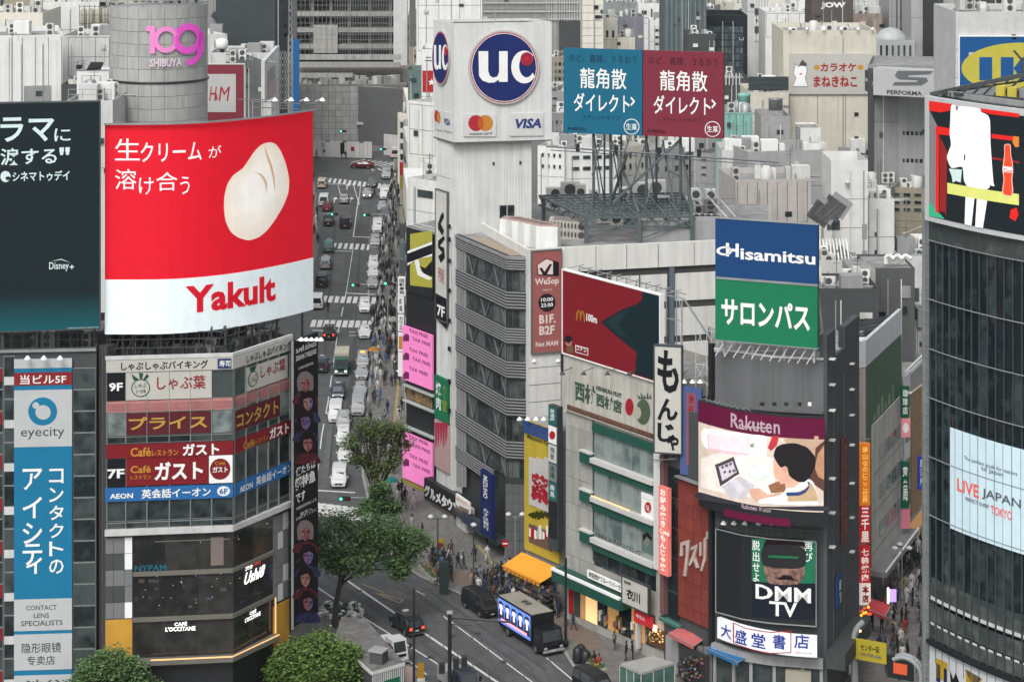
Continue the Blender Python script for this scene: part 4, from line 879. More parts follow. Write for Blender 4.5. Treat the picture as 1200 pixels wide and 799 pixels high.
def kanji(label, x0, x1, m, ink):
    s = sign(label, RY, x0, x1, 56+(x0-662)*.03, 155+(x0-662)*.035, m, 'billboard', 'billboard', 0, .5); q = lambda a: x0+(x1-x0)*a; g = (x0-662)*.03
    ST(s, 'のど、直接、うるおう', ink, RY, q(.07), q(.93), 63+g, 72+g); ST(s, '龍角散', wht, RY, q(.21), q(.80), 79+g, 103+g, .008); ST(s, 'ダイレクト', wht, RY, q(.13), q(.84), 108+g, 130+g, .012)
    SH(s, 'arrow', wht, RY, [(q(.86), 113+g), (q(.91), 118.5+g), (q(.86), 124+g), (q(.85), 122+g), (q(.885), 118.5+g), (q(.85), 115+g)])
    ST(s, 'スティックタイプ', ink, RY, q(.24), q(.72), 134+g, 139+g); ST(s, '第3類医薬品', ink, RY, q(.05), q(.28), 148+g, 152+g)
    c, d_ = q(.865), 148+g; SH(s, 'seal_ring', wht, RY, ell(c, d_, 9.2, 9.2)); SH(s, 'seal', m, RY, ell(c, d_, 8.3, 8.3), .01); ST(s, '生薬', wht, RY, c-6.5, c+6.5, d_-4, d_+3.5, .005, d=.02)
kanji('square teal medicine hoarding, left half of the pair on the roof lattice', 662, 754, tl, flat('teal_ink', (.01, .045, .08)))
kanji('square maroon medicine hoarding, right half of the pair on the roof lattice', 755, 849, mr, flat('maroon_ink', (.07, .01, .02)))

# ======================= 7: yellow drug store front =======================
YF = Face.vp(617.3, 216.9, -1228, 657.5); yf = lambda y: YF.z(617.3, y)
t = thing('drugstore_building', YF.at(0, 0), 'narrow yellow drug store front with a red kanji emblem under a blue lit header', 'building')
yb = mat('drugstore_yellow', (.44, .33, .025), streak=.1)
prism(t, 'wall', grey, back(YF, 9), 0, yf(491)); panel(t, 'front', yb, YF, 0, YF.L, yf(642), yf(491), .002, .3)
fpx(t, 'header', flat('denim_blue', (.05, .10, .26)), YF, 617.3, 651, 491, 505, .31, .15)
spots(t, YF, (617.5, 627, 637, 646), 493, .9)
text(t, 'Matsumoto Kiyoshi', dkr, YF, 621, 652, 507.5, 514, .33, .02)
wg = mat('white_grid', (.46, .44, .42)); fpx(t, 'tile_field', wg, YF, 623, 650, 534, 590, .31, .04)
for i in range(3):
    for j in range(5): fpx(t, 'tile', wg, YF, 623.3+i*9, 631.8+i*9, 534.5+j*11.2, 545+j*11.2, .35, .03)
cr2 = flat('red_glyph', (.42, .02, .035)); text(t, '薬', cr2, YF, 626, 647, 551, 584, .40, .06)
for k in range(14): shape(t, 'splash', flat('moss_letter', (.05, .055, .01)), YF, [(622+k*2.1, 600+R.uniform(-3, 3)), (625+k*2.1, 598+R.uniform(-2, 2)), (625+k*2, 605+R.uniform(-2, 3)), (623+k*2, 606+R.uniform(-2, 2))], .33)
fpx(t, 'display_recess', mat('display_red', (.12, .07, .05)), YF, 623, 650, 612, 634, .31, .03)
for k in range(12): fpx(t, 'display_item', R.choice((redp, wht, pk, cw)), YF, 624+k*2, 625.6+k*2, 614+R.uniform(0, 9), 627+R.uniform(0, 4), .34, .06)
a0, a1 = YF.at(-.3, yf(647), .3), YF.at(YF.L+.5, yf(647), .3); b0, b1 = YF.at(-.8, yf(660), 2.3), YF.at(YF.L-.3, yf(660), 2.3)
t = thing('orange_awning', a0, 'bright orange sloping awning over the drug store entrance', 'awning')
am = mat('orange_canvas', (.70, .29, .02), var=.06); d_ = Vector((0, 0, .06)); mesh('canvas', [a0, a1, b1, b0, a0-d_, a1-d_, b1-d_, b0-d_], [(3, 2, 1, 0), (4, 5, 6, 7), (0, 1, 5, 4), (1, 2, 6, 5), (2, 3, 7, 6), (3, 0, 4, 7)], am, t)
bars(t, 'valance_bar', am, [(b0, b1, .12), (a0, b0, .05), (a1, b1, .05)])
for k in range(9): p, q = b0.lerp(b1, k/9+.01), b0.lerp(b1, (k+1)/9-.01); dz = Vector((0, 0, .38)); mesh('valance', [p, q, q-dz, p-dz], [(3, 2, 1, 0)], am, t)
t = thing('goods_racks', YF.at(1, 0, 1.2), 'crowded racks of colourful goods on the pavement beneath the orange awning', 'shop racks')
gm = [flat('goods_'+n, c) for n, c in (('red', (.20, .05, .05)), ('white', (.38, .38, .36)), ('green', (.06, .10, .07)), ('blue', (.07, .10, .18)), ('yellow', (.30, .22, .08)), ('pink', (.30, .17, .18)), ('dark', (.04, .04, .045)), ('brown', (.12, .09, .07)), ('grey', (.2, .2, .2)))]
for r_ in range(3):
    for sh in range(5):
        z = .15+sh*.5; o_ = .9+r_*.65
        panel(t, 'shelf', dsteel, YF, -.4, YF.L+1.2, z-.05, z-.01, o_, .4)
        for k in range(28): fbox(t, 'packet', R.choice(gm+[gm[6]]*2), YF, -.3+k*.235+R.uniform(0, .06), -.1+k*.235+R.uniform(0, .06), z, z+R.uniform(.15, .42), o_+R.uniform(0, .2), .2)
# narrow tenant column between yellow front and fruit parlour
VF = Face.vp(651.5, 213, -1228, 663); t = thing('tenant_sign_column', VF.at(0, 0), 'narrow dark column of stacked tenant plates right of the yellow front', 'sign')
fpx(t, 'column', dsteel, VF, 651.5, 662.5, 472, 640, .3, .6)
for i, (c, tx) in enumerate(((flat('teal_plate', (.03, .17, .16)), '居酒屋'), (wht, ''), (pale, '個室'), (flat('grey_green_plate', (.22, .28, .26)), '酒場'), (MC['teal_plate'], '焼鳥'), (blackp, ''), (blackp, ''))):
    p = fpx(t, 'plate', c, VF, 652.3, 661.5, 474+i*22, 494+i*22, .92, .06)
    if tx: text(t, tx, dk if c is not MC['teal_plate'] else wht, VF, 654.5, 659.5, 477+i*22, 491+i*22, 1.0, .01, True)
shape(t, 'red_disc', redp, VF, ell(657, 508, 3.5, 5), 1.0)
t = thing('no_entry_sign', G(592, 668), 'small round red rimmed road sign on a post near the louvred building corner', 'road sign')
bars(t, 'post', steel, [(G(592, 668), G(592, 668, 2.9), .05)]); p = G(592, 668, 2.7); TF = Face([(p.x-.4, p.y-.1), (p.x+.4, p.y-.1)]); shape(t, 'plate', redp, TF, [(.4+.38*math.cos(a*.5), 2.75+.38*math.sin(a*.5)) for a in range(13)][:-1], 0, True, .03); shape(t, 'bar', wht, TF, [(.15, 2.68), (.65, 2.68), (.65, 2.82), (.15, 2.82)], .04, True)

# ======================= 8: fruit parlour building with hoarding =======================
Q = Face.vp(663.5, 209.7, -1228, 838); qz = lambda y: Q.z(663.5, y); QV = lambda y: Q.z(697, y)
def QB(p, n, m, x0, x1, y0, y1, out=0, th=.1): return fbox(p, n, m, Q, Q.u(x0), Q.u(x1), QV(y1), QV(y0), out, th)
t = thing('fruit_parlour_building', Q.at(0, 0), 'pale stone building with green spandrels and wide windows beneath the dark red hoarding', 'building')
stone = mat('pale_stone', (.36, .35, .32), streak=.22, var=.08); gsp = mat('deep_green_spandrel', (.012, .075, .055), rough=.5)
Q1 = Face([tuple(Q.p[0]), tuple(Q.at(Q.u(778), 0).xy)])
body(t, stone, Q1, 10, qz(413), rm=roofm)
for i in range(2):
    for j in range(6): QB(t, 'stone_slab', mat('stone_slab', (.34, .335, .31), streak=.2, rnd=.1), 664.3+i*16, 679.8+i*16, 507+j*31, 537.4+j*31, .004, .1)
fboard = mat('fascia_cream', (.47, .45, .40), streak=.25)
for (y0, y1) in ((495, 504), (541, 549.3), (586, 595.2), (634, 643)): QB(t, 'spandrel', gsp, 697, 769, y0, y1, .004, .35)
for (y0, y1) in ((535, 540.6), (580.2, 585.6), (628, 633.6)): QB(t, 'sill', mat('sill_white', (.5, .5, .48)), 697, 770, y0, y1, .004, .6); fbox(t, 'ledge', gsp, Q, Q.u(684), Q.u(697), QV(y1+4), QV(y0-3), .02, .5); fbox(t, 'ledge_cap', MC['sill_white'], Q, Q.u(683.7), Q.u(697), QV(y0-3), QV(y0-5), .02, .55)
for j, (y0, y1) in enumerate(((504, 534.6), (549.6, 580), (595.5, 627.7))):
    xs = ((697, 708, 719, 730, 741, 751, 760, 769), (697, 713, 729, 745, 753, 769), (697, 713, 730, 748, 769))[j]
    for a, b in zip(xs, xs[1:]):
        w = QB(t, 'window', mull, a, b, y0, y1, .004, .06); QB(w, 'pane', glass('pale_blind_window', c=(.09, .12, .12), c2=(.24, .29, .28), thr=.45), a+.7, b-.7, y0+1, y1-1, .067, .02)
QB(t, 'dark_window', g_dark, 697, 769, 643.5, 661, .004, .05)
for x in (712, 728, 744, 758): QB(t, 'mullion', dsteel, x, x+1, 643.5, 661, .055, .05)
QB(t, 'light_strip', goldm, 697, 742, 578.6, 580, .4, .05)
fpx(t, 'pilaster', wallw, Q, 769.5, 778, 480, 665, .01, .35)
fpx(t, 'dark_slot', dgrey, Q, 696, 697, 490, 655, .11, .05)
panel(t, 'cream_fascia', fboard, Q, 0, Q.u(771), qz(479), qz(415), .01, .3)
gl = flat('moss_green_letters', (.07, .12, .085)); brs = flat('brown_strip', (.12, .06, .045))
o_ = .34
for a, b, c, d_, tx in ((677, 701, 445, 468, '西村'), (702, 732, 444.5, 450, 'NISHIMURA FRUIT'), (702, 732, 453, 469, '西村店')): text(t, tx, gl, Q, a, b, c+(a-663)*.26-4, d_+(a-663)*.26-4, o_, .045)
shape(t, 'strawberry', cr2, Q, ell(741, 476, 5, 10, 14), o_); shape(t, 'melon', flat('melon_print', (.10, .14, .09)), Q, ell(757, 482, 8.5, 15, 18), o_-.005); shape(t, 'peach', flat('peach_print', (.55, .52, .45)), Q, ell(750, 483, 5, 7.5, 14), o_+.01)
for k in range(5): shape(t, 'leaf', gl, Q, [(752+k*3, 467), (750+k*4, 461-k % 2*3), (755+k*3, 466)], o_+.012)
fbox(t, 'brown_strip', brs, Q, Q.u(668), Q.u(770), qz(477), qz(471.5), .3, .05); text(t, 'FRUITS PARLOUR SHIBUYA NISHIMURA SINCE 1910', flat('tan_letters', (.28, .18, .12)), Q, 672, 766, 473.7, 478.4, .37, .02)
# shop windows and canopy
panel(t, 'canopy', gsp, Q, -.3, Q.u(741), qz(677), qz(663.5), .004, 1.5); panel(t, 'canopy_edge', wht, Q, -.3, Q.u(741), qz(664.8), qz(662), 1.3, .3)
warm = flat('warm_shop_glow', (1.0, .62, .28), emit=.55); warm2 = flat('dim_shop_glow', (.45, .24, .09), emit=.35)
for a, b, m_ in ((667, 672, redp), (673, 680, dgrey), (681, 686, MC['dim_shop_glow']), (687, 700, warm), (701, 712, g_dark), (713, 725, warm2), (726, 740, g_dark), (741, 756, warm2), (757, 768, dgrey)): fpx(t, 'shop_window', m_, Q, a, b, 688+(a-663)*.3, 716+(a-663)*.40, .01, .06)
text(t, 'FRUITS', orp, Q, 704, 718, 698-5, 703-5, .5, .04)
for k in range(26): x = R.uniform(700, 768); fpx(t, 'display_item', R.choice(gm+[orp, orp, wht]), Q, x, x+R.uniform(.6, 2), 700+(x-663)*.40+R.uniform(-5, 8), 704+(x-663)*.40+R.uniform(-2, 9), .075, .3)
s = sign('white fascia board with black katakana above the green canopy', Q, 697, 741, 665, 674, wht, out=.7, th=.2); ST(s, '渋谷西村フルーツパーラー', blk, Q, 699, 740, 666.5, 673, .02)
s = sign('square cream board with two bold black characters on a grey frame', Q, 741, 771, 672, 702, cw, out=.9, th=.25, frame=dsteel); ST(s, '京料理', blk, Q, 743, 751, 676, 680, .02); ST(s, '衣川', blk, Q, 746, 762, 685, 698, .03)
s = sign('white square notice with a red round seal in the third window row', Q, 753, 769, 575.5, 604, wht, out=.1, th=.05); SH(s, 'seal', redp, Q, ell(761, 594, 4, 6.5)); ST(s, '味', wht, Q, 759, 763, 590, 598, d=.01); ST(s, 'KIMURAYA', pale, Q, 755, 767, 581, 583)
text(t, 'ジャスミンレディースクリニック', blk, Q, 698, 752, 622, 628, .1, .02)
shape(t, 'woman_print', flat('sage_print', (.13, .19, .17)), Q, [(753, 620), (769, 627), (769, 652), (753, 645)], .1); shape(t, 'woman_face', flat('dull_print', (.22, .22, .20)), Q, ell(759, 633, 4, 8, 14), .11); shape(t, 'woman_hair', blk, Q, [(754, 626), (760, 623), (766, 630), (764, 633), (759, 628), (755, 634)], .12)
# dark red hoarding
rz_ = flat('dark_red_board', (.25, .010, .022))
t = sign('large dark red hamburger chain hoarding with a black silhouette on the fruit parlour roof', Q, 664.5, 778, 316, 412, rz_, 'billboard', 'billboard', .1, .4, frame=wht)
sil = flat('silhouette_teal_black', (.012, .028, .034))
QP = lambda a, b: (655+a/3.994, 300+b/3.994)
SH(t, 'silhouette', sil, Q, [QP(*p) for p in ((490, 182), (410, 165), (412, 200), (385, 222), (310, 250), (218, 305), (245, 330), (290, 370), (345, 415), (385, 445), (375, 545), (490, 583))])
SH(t, 'cape_fold', flat('silhouette_fold', (.02, .045, .052)), Q, [QP(*p) for p in ((392, 228), (300, 270), (235, 308), (300, 362), (350, 385), (300, 320), (330, 270))], .01)
mg = flat('arch_gold', (.62, .30, .03))
def archstroke(pts, w):
    A_ = [(a, b) for a, b in pts]; B_ = [(a+w, b) for a, b in pts[::-1]]; SH(t, 'arch', mg, Q, A_+B_)
archstroke([QP(101, 298), QP(104, 262), QP(112, 248), QP(118, 262), QP(119, 300)], 1.1); archstroke([QP(119, 300), QP(121, 265), QP(129, 252), QP(136, 268), QP(139, 307)], 1.1)
ST(t, '100m', wht, Q, 692.5, 705, 373-7, 382-7, .03)
SH(t, 'boy_jacket', flat('cocoa', (.20, .12, .05)), Q, [QP(*p) for p in ((55, 445), (60, 410), (78, 405), (90, 425), (88, 455))], .01); SH(t, 'boy_face', sk3, Q, ell(655+68/3.994, 300+400/3.994, 4, 4.3, 12), .02); SH(t, 'boy_hair', blk, Q, ell(655+66/3.994, 300+385/3.994, 4.6, 4, 12), .025)
SH(t, 'label_rim', wht, Q, [QP(*p) for p in ((98, 412), (158, 428), (158, 463), (98, 447))]); SH(t, 'label', rz_, Q, [QP(*p) for p in ((101, 416), (155, 431), (155, 459), (101, 444))], .01); ST(t, 'コナン', wht, Q, 681, 693, 408-4, 413-4, .02, d=.02)
seg = []
for i in range(11):
    q = Q.L*.0+.2+i*1.45; z0_, z1_ = qz(412), qz(314)
    seg += [(Q.at(q, z0_, -1.4), Q.at(q, z1_, -1.4), .07), (Q.at(q, z1_, -.1), Q.at(q+.7, z1_+.3, -1.4), .05), (Q.at(q, z1_, -1.4), Q.at(q+1.4, z1_, -1.4), .05)]
X0 = Q.u(779)
for z_ in (26, 28.5, 31): seg += [(Q.at(X0, z_, 0), Q.at(X0+1.8, z_, -.5), .05), (Q.at(X0+1.8, z_, -.5), Q.at(X0, z_+2.4, -1.5), .05)]
seg += [(Q.at(X0+1.8, 24, -.5), Q.at(X0+1.8, 33, -.5), .08), (Q.at(X0+1.9, 33, -.6), Q.at(X0+7, 24.5, -4), .1), (Q.at(X0, 33, -.2), Q.at(X0+1.8, 33, -.5), .06)]
bars(t, 'back_truss', steel, seg)
spots(t, Q, (674, 699, 727, 753), 429, 1.5, m=dgrey, up=-.3)
# monjayaki vertical sign
NM = Face.px((770.5, 197.2), (802, 196.6)); cwm = flat('sign_white_warm', (.66, .65, .60))
t = sign('tall white vertical sign with bold black brush hiragana at the corner of the fruit parlour', NM, 771, 801.5, 401, 524, cwm, out=1.0, th=.5, frame=dsteel)
for ch, a, b, c, d_ in (('も', 774, 799, 405, 455), ('ん', 774, 798, 461, 487), ('じ', 774, 795, 490, 512), ('ゃ', 785, 799, 503, 522)): ST(t, ch, blk, NM, a, b, c, d_, .035)
bars(t, 'bracket', steel, [(NM.at(a, z, 1), NM.at(a+.4, z+.2, -1.5), .05) for a in (.3, 1.2, 2.0) for z in (19.0, 22, 26)]+[(NM.at(-.3, 18.6, .5), NM.at(2.6, 18.9, .5), .06), (NM.at(-.3, 18.2, -.3), NM.at(2.4, 19.2, .6), .05)])
# ======================= 9: red pharmacy strip and dark slot =======================
t = thing('pharmacy_building', Q.at(Q.u(800), 0), 'narrow dark building with a red tiled panel reading medicine in brush katakana', 'building')
R1 = Face([tuple(Q.at(Q.u(778.3), 0).xy), tuple(Q.at(Q.u(838), 0).xy)])
body(t, dgrey, R1, 9, qz(450)+1.2)
fpx(t, 'brown_column', mat('maroon_column', (.14, .07, .068), streak=.2), Q, 778.4, 783, 470, 717, .004, .5)
fpx(t, 'dark_glass', g_dark, Q, 783.5, 797, 545, 722, .004, .05)
for y in (580, 615, 650, 690): fpx(t, 'transom', dsteel, Q, 783.5, 797, y, y+1.4, .05, .06)
rtm = mat('red_tile', (.19, .034, .026), rough=.6, rnd=.10, streak=.12); rb0, rb1 = Q.u(797.3), Q.u(834); zt_, zb2 = Q.z(797.3, 557), Q.z(797.3, 720)
fbox(t, 'red_backing', mat('red_backing', (.10, .02, .015)), Q, rb0, rb1, zb2, zt_, .004, .2)
for i in range(4):
    for j in range(11):
        a = rb0+(rb1-rb0)*i/4; z_ = zb2+(zt_-zb2)*j/11; fbox(t, 'red_tile', rtm, Q, a+.02, a+(rb1-rb0)/4-.02, z_+.02, z_+(zt_-zb2)/11-.02, .2, .06)
fbox(t, 'dark_pier', blackp, Q, Q.u(834.3), Q.u(838), 3, 30, .004, .4); fbox(t, 'ledge', steel, Q, rb0, rb1+.3, zt_, zt_+.12, .2, .5)
kl = mat('brush_metal', (.42, .34, .30), var=.2)
for pts in ([(802, 634), (812, 631), (811, 648), (808, 674), (805, 673), (808, 650), (808, 637), (804, 638), (804, 650), (801, 650)], [(814, 640), (822, 636), (819, 652), (823, 664), (820, 664), (817, 655), (813, 662), (811, 660), (816, 648), (818, 641), (814, 644)], [(824, 634), (826, 634), (826, 650), (824, 650)], [(829, 630), (832, 627), (831, 655), (827, 668), (825, 667), (829, 652)], [(832, 622), (833.5, 621), (833.5, 630), (832, 630)]):
    shape(t, 'brush_letter', kl, Q, [(a, b-(a-800)*.0) for a, b in pts], .3, False, .15)
s = sign('tall narrow coral lit vertical sign with white characters between the pilaster and the red panel', Q, 784, 795, 566, 668, flat('coral_lit', (.62, .16, .13), emit=.25), out=.8, th=.4)
wl = flat('lit_white_plain', (.8, .72, .68), emit=.3); ST(s, 'お好み焼き', wl, Q, 786, 793, 569, 613, .03, True); ST(s, 'もんじゃ焼', wl, Q, 786, 793, 622, 664, .03, True)
SH(s, 'cross_bar', MC['coral_lit'], Q, [(784, 614), (798, 618), (798, 626), (784, 622)]); ST(s, 'Cona', wl, Q, 786, 797, 615, 621, .02, d=.02)
NB = Face.px((801, 196), (829, 194.6)); t = sign('blue and pink vertical banner left of the maroon screen', NB, 801.5, 826.5, 450, 553, flat('periwinkle_banner', (.10, .15, .33)), 'banner', 'banner', .4, .25)
shape(t, 'pink_field', flat('pink_field', (.32, .13, .17)), NB, [(809, 457), (820, 460), (820, 546), (809, 543)], .68); ST(t, '渋谷個室居酒屋', crim, NB, 811, 818, 460, 540, .02, True, d=.02)
spots(t, NB, (805, 815, 824), 450, .5)
def awning(label, pts, m, ground_y, name='awning'):
    """pts: four corners (px,py,height guess via depth): back-left, back-right, front-right, front-left"""
    P = [Vector((WX(a, d_), d_, ZP(b, d_))) for a, b, d_ in pts]; t = thing(name, P[0], label, 'awning')
    dz = Vector((0, 0, .06)); mesh('canvas', P+[p-dz for p in P], [(3, 2, 1, 0), (4, 5, 6, 7), (0, 1, 5, 4), (1, 2, 6, 5), (2, 3, 7, 6), (3, 0, 4, 7)], m, t)
    k = Vector((0, 0, .3)); mesh('valance', [P[2], P[3], P[3]-k, P[2]-k], [(0, 1, 2, 3)], m, t); bars(t, 'frame', steel, [(P[2], P[3], .04), (P[0], P[3], .03), (P[1], P[2], .03)]); return t
awning('small dark green awning between the fruit parlour and the salmon awning', [(786, 713, 199), (806, 722, 197), (797, 734, 195.5), (772, 722, 197.5)], mat('green_canvas', (.02, .13, .10)), 0)
awning('salmon red awning below the red tiled panel', [(808, 730, 196.5), (834, 742, 194), (813, 757, 192.6), (783, 741, 195)], mat('salmon_canvas', (.42, .10, .10)), 0)
awning('bright blue awning beside the white bookshop sign', [(845, 748, 193), (881, 766, 190), (865, 776, 188.4), (828, 759, 191.5)], mat('blue_canvas', (.012, .13, .33)), 0)
s = sign('red shop fascia with white marks above a warm lit shop opening', Q, 751, 772, 712, 725, flat('red_fascia', (.45, .02, .03), emit=.1), out=.6, th=.2); ST(s, '牛たん', wht, Q, 754, 764, 716, 721, .02)
t = thing('lit_shop_opening', Q.at(Q.u(766), 0), 'warm glowing little shop opening crowded with golden goods below the red fascia', 'shop front')
fpx(t, 'back_panel', mat('shop_brown', (.08, .04, .02)), Q, 759, 781, 730, 752, .1, .1)
for k in range(60): x = R.uniform(760, 780); y = R.uniform(733, 749)+(x-760)*.15; fpx(t, 'goods', R.choice((warm, warm2, orp, gold)), Q, x, x+R.uniform(.4, 1.1), y, y+R.uniform(.6, 1.4), .22, .1)
fpx(t, 'lamp', flat('lamp_warm', (1, .6, .3), emit=3), Q, 771, 775, 730, 737, .5, .1)
fpx(t, 'pier', pale, Q, 751.5, 754, 727, 757, .3, .4)
t = thing('street_stalls', Q.at(Q.u(810), 0, 1), 'low shop fronts with hanging goods under the red and blue awnings', 'shop racks')
for x0, x1 in ((785, 800), (801, 815), (816, 828), (830, 838)):
    fpx(t, 'shopfront', R.choice((dgrey, mat('shop_grey', (.16, .16, .155)), grey)), Q, x0, x1, 742+(x0-785)*.3, 790+(x0-785)*.3, .3, .2)
fpx(t, 'dark_backing', mat('stall_dark', (.03, .03, .032)), Q, 808, 838, 752, 800, .7, .3)  # flat backing panel, coloured dark to pass for the unlit shop interior
for k in range(120): x = R.uniform(812, 838); y = R.uniform(763, 792); q = Q.u(min(x, 845)); fpx(t, 'goods', R.choice(gm+[gm[6]]*3), Q, x, x+R.uniform(.5, 1.6), y, y+R.uniform(.8, 2.4), 1.1+R.uniform(0, .5), .15)

# ======================= 10: book shop building with vision screen =======================
D = Face.px((838, 191.9), (872, 189.9), (905, 188.9), (965, 188)); dz_ = lambda y: D.z(838, y)
DS = Face.px((965, 188), (1003, 199))
t = thing('bookshop_building', D.at(D.u(905), 0), 'dark grey corner building holding the video screen, the eye mask poster and the bookshop sign', 'building')
dgw = mat('slate_wall', (.040, .046, .048), streak=.15, var=.06); dgt = mat('mid_slate_wall', (.115, .12, .125), streak=.15, var=.05)
Pd = [tuple(p) for p in D.p]+[tuple(DS.at(DS.L, 0).xy), (DS.p[1].x-13, DS.p[1].y+3)]
prism(t, 'wall', dgw, Pd, 0, dz_(470)); prism(t, 'upper_wall', dgt, [tuple(Vector(p)) for p in Pd[:4]]+[tuple(DS.at(3, 0).xy), (Pd[-1][0], Pd[-1][1])], dz_(470)+.01, dz_(412)); prism(t, 'roof', roofm, Pd[:4]+[tuple(DS.at(3, 0).xy), Pd[-1]], dz_(412)+.01, dz_(411.5))
side = mat('side_slate', (.060, .067, .074), streak=.2)
sidz = [ZP(384, DS.at(q, 0).y) for q in (0, 3, 8)]
panel(t, 'side_wall', side, DS, 0, DS.L, .1, DS.z(966, 425), .004, .3); panel(t, 'side_wall', side, DS, 0, 3.0, DS.z(966, 425), DS.z(966, 392), -.3, .6); panel(t, 'side_wall', side, DS, 6.5, DS.L, DS.z(966, 425), DS.z(966, 400), -.3, .6)
for q in (2.2, 6.0): fbox(t, 'joint', seam, DS, q, q+.1, 2, 27, .31, .04)
for y in (420, 450, 480, 515, 560, 600, 640): fpx(t, 'bracket_lamp', acm, DS, 967, 969, y, y+1.5, .31, .5); fpx(t, 'bracket_lamp', acm, DS, 991, 993, y+6, y+7, .31, .4)
for x in (905, 940): fbox(t, 'joint', seam, D, D.u(x), D.u(x)+.06, dz_(470), dz_(412), .004, .03)
panel(t, 'cornice', dgt, D, 0, D.L, dz_(471), dz_(468.5), .004, .25)
for y in (594, 600, 606): panel(t, 'band', mat('band_slate', (.09, .095, .098)), D, 0, D.L, dz_(y+.8), dz_(y), .004, .08)
for i in range(9): fbox(t, 'rib', MC['band_slate'], D, .4+i*.95, .45+i*.95, dz_(616), dz_(590), .004, .06)
# ground floor shop
panel(t, 'shopfront', g_dark, D, .3, D.L-.2, .2, 3.4, .004, .08)
for q in (0, 2, 3.6, 5.6, 8, D.L-.3): panel(t, 'pier', grey, D, q, q+.28, 0.1, 4.0, .09, .2)
panel(t, 'lintel', grey, D, 0, D.L, 3.5, 4.3, .09, .5)
fpx(t, 'display_shelf', flat('shop_display', (.30, .28, .22), emit=.1), D, 921, 951, 782, 796, .1, .5)
# video screen
V = bezface([(827.5, 192.6), (880, 187.4), (966, 187.0)], 14); vz = lambda y: V.z(828, y)
mgn = flat('magenta_board', (.155, .004, .055))
t = thing('video_screen', V.at(V.L/2, vz(595)), 'curved street video screen showing a dark haired person at a laptop, under a magenta header', 'screen')
OV = .9
def VB(n, m, x0, x1, y0, y1, o, th=.05): return panel(t, n, m, V, V.u(x0), V.u(x1), vz(y1), vz(y0), o, th)
def VX(n, m, pts, o):   # pts from the enlarged view
    return shape(t, n, m, V, [(V.u(820+a/5.706), V.z(820+a/5.706, 460+b/5.706)) for a, b in smooth(pts)], o, True)
VB('casing', blackp, 828, 966, 467, 590, .3, .58); VB('header', mgn, 828, 966, 468, 491.5, OV, .05); VB('footer', mgn, 857, 928, 583.5, 592, OV, .05)
em = .2
def led(n, c, e=em): return mottled('led_'+n, c, tuple(q*.9 for q in c), e, .5)
VB('screen', led('cream', (.62, .52, .43)), 828.3, 964.5, 492, 574, OV, .03)
z = OV+.045
VX('screen_area', led('dark_corner', (.03, .03, .04), .2), [(45, 650), (200, 690), (440, 740), (830, 735), (830, 768), (400, 745), (45, 700)], z)
VX('screen_area', led('pale_table', (.78, .70, .64)), [(64, 430), (300, 340), (520, 420), (520, 690), (300, 672), (64, 618)], z)
VX('screen_area', led('white', (.85, .80, .80)), [(84, 228), (380, 262), (462, 274), (470, 400), (380, 410), (120, 370), (72, 320)], z+.003)
VX('screen_area', led('pink_card', (.85, .50, .55)), [(105, 265), (360, 280), (365, 405), (110, 370)], z+.006); VX('screen_area', led('pink_card2', (.88, .68, .72)), [(112, 258), (355, 275), (358, 390), (118, 356)], z+.009)
VX('screen_area', led('red_bottle', (.45, .03, .05)), [(508, 268), (548, 272), (535, 330), (500, 372), (478, 350)], z+.006)
VX('screen_area', led('floor_tan', (.50, .34, .24)), [(560, 265), (830, 270), (830, 520), (700, 600), (700, 400), (600, 330)], z+.004)
VX('screen_area', led('chair_brown', (.09, .04, .03), .3), [(830, 300), (830, 640), (760, 590), (715, 545), (765, 470), (770, 350)], z+.007); VX('screen_area', led('seat_tan', (.38, .20, .12), .4), [(828, 330), (828, 560), (790, 540), (765, 480), (785, 390)], z+.009)
VX('screen_area', led('green', (.20, .32, .16)), [(372, 325), (395, 320), (388, 350), (370, 345)], z+.008)
VX('laptop_lid', led('laptop_dark', (.05, .045, .055), .3), [(152, 468), (270, 412), (304, 524), (185, 610)], z+.01); VX('laptop_picture', led('laptop_pic', (.55, .50, .56)), [(175, 480), (262, 440), (288, 515), (198, 575)], z+.013)
for a, b in ((190, 478), (215, 466), (240, 455), (205, 510), (235, 505), (262, 500)): VX('laptop_tile', led('laptop_tile', (.10, .06, .12), .3), [(a, b), (a+16, b-7), (a+20, b+10), (a+4, b+17)], z+.016)
VX('laptop_base', led('laptop_grey', (.52, .50, .54)), [(190, 612), (305, 540), (400, 600), (330, 690), (250, 690)], z+.01)
VX('notebook', led('mint_book', (.60, .72, .66)), [(340, 510), (420, 450), (515, 515), (425, 575)], z+.01); VX('notebook_page', led('paper', (.86, .84, .80)), [(350, 505), (420, 455), (500, 510), (425, 560)], z+.013)
VX('sleeve', led('skin_warm', (.62, .36, .26)), [(370, 625), (430, 620), (480, 660), (560, 650), (580, 720), (420, 715), (370, 665)], z+.016)
VX('sleeve', led('bronze_fold', (.22, .10, .05), .4), [(480, 600), (545, 570), (600, 590), (580, 640), (500, 650)], z+.018)
VX('shirt', led('shirt_white', (.74, .72, .72)), [(440, 690), (560, 660), (600, 605), (700, 550), (760, 575), (785, 700), (780, 730), (430, 720)], z+.02)
VX('vest', led('vest_tan', (.50, .36, .20)), [(600, 665), (700, 625), (745, 580), (775, 640), (785, 700), (600, 705)], z+.023); VX('collar', led('collar_navy', (.02, .05, .16), .3), [(595, 645), (680, 640), (730, 600), (738, 580), (720, 570), (735, 610), (690, 660), (600, 668)], z+.026)
VX('neck', led('skin', (.66, .38, .28)), [(575, 500), (610, 520), (650, 560), (700, 560), (640, 610), (585, 615)], z+.024)
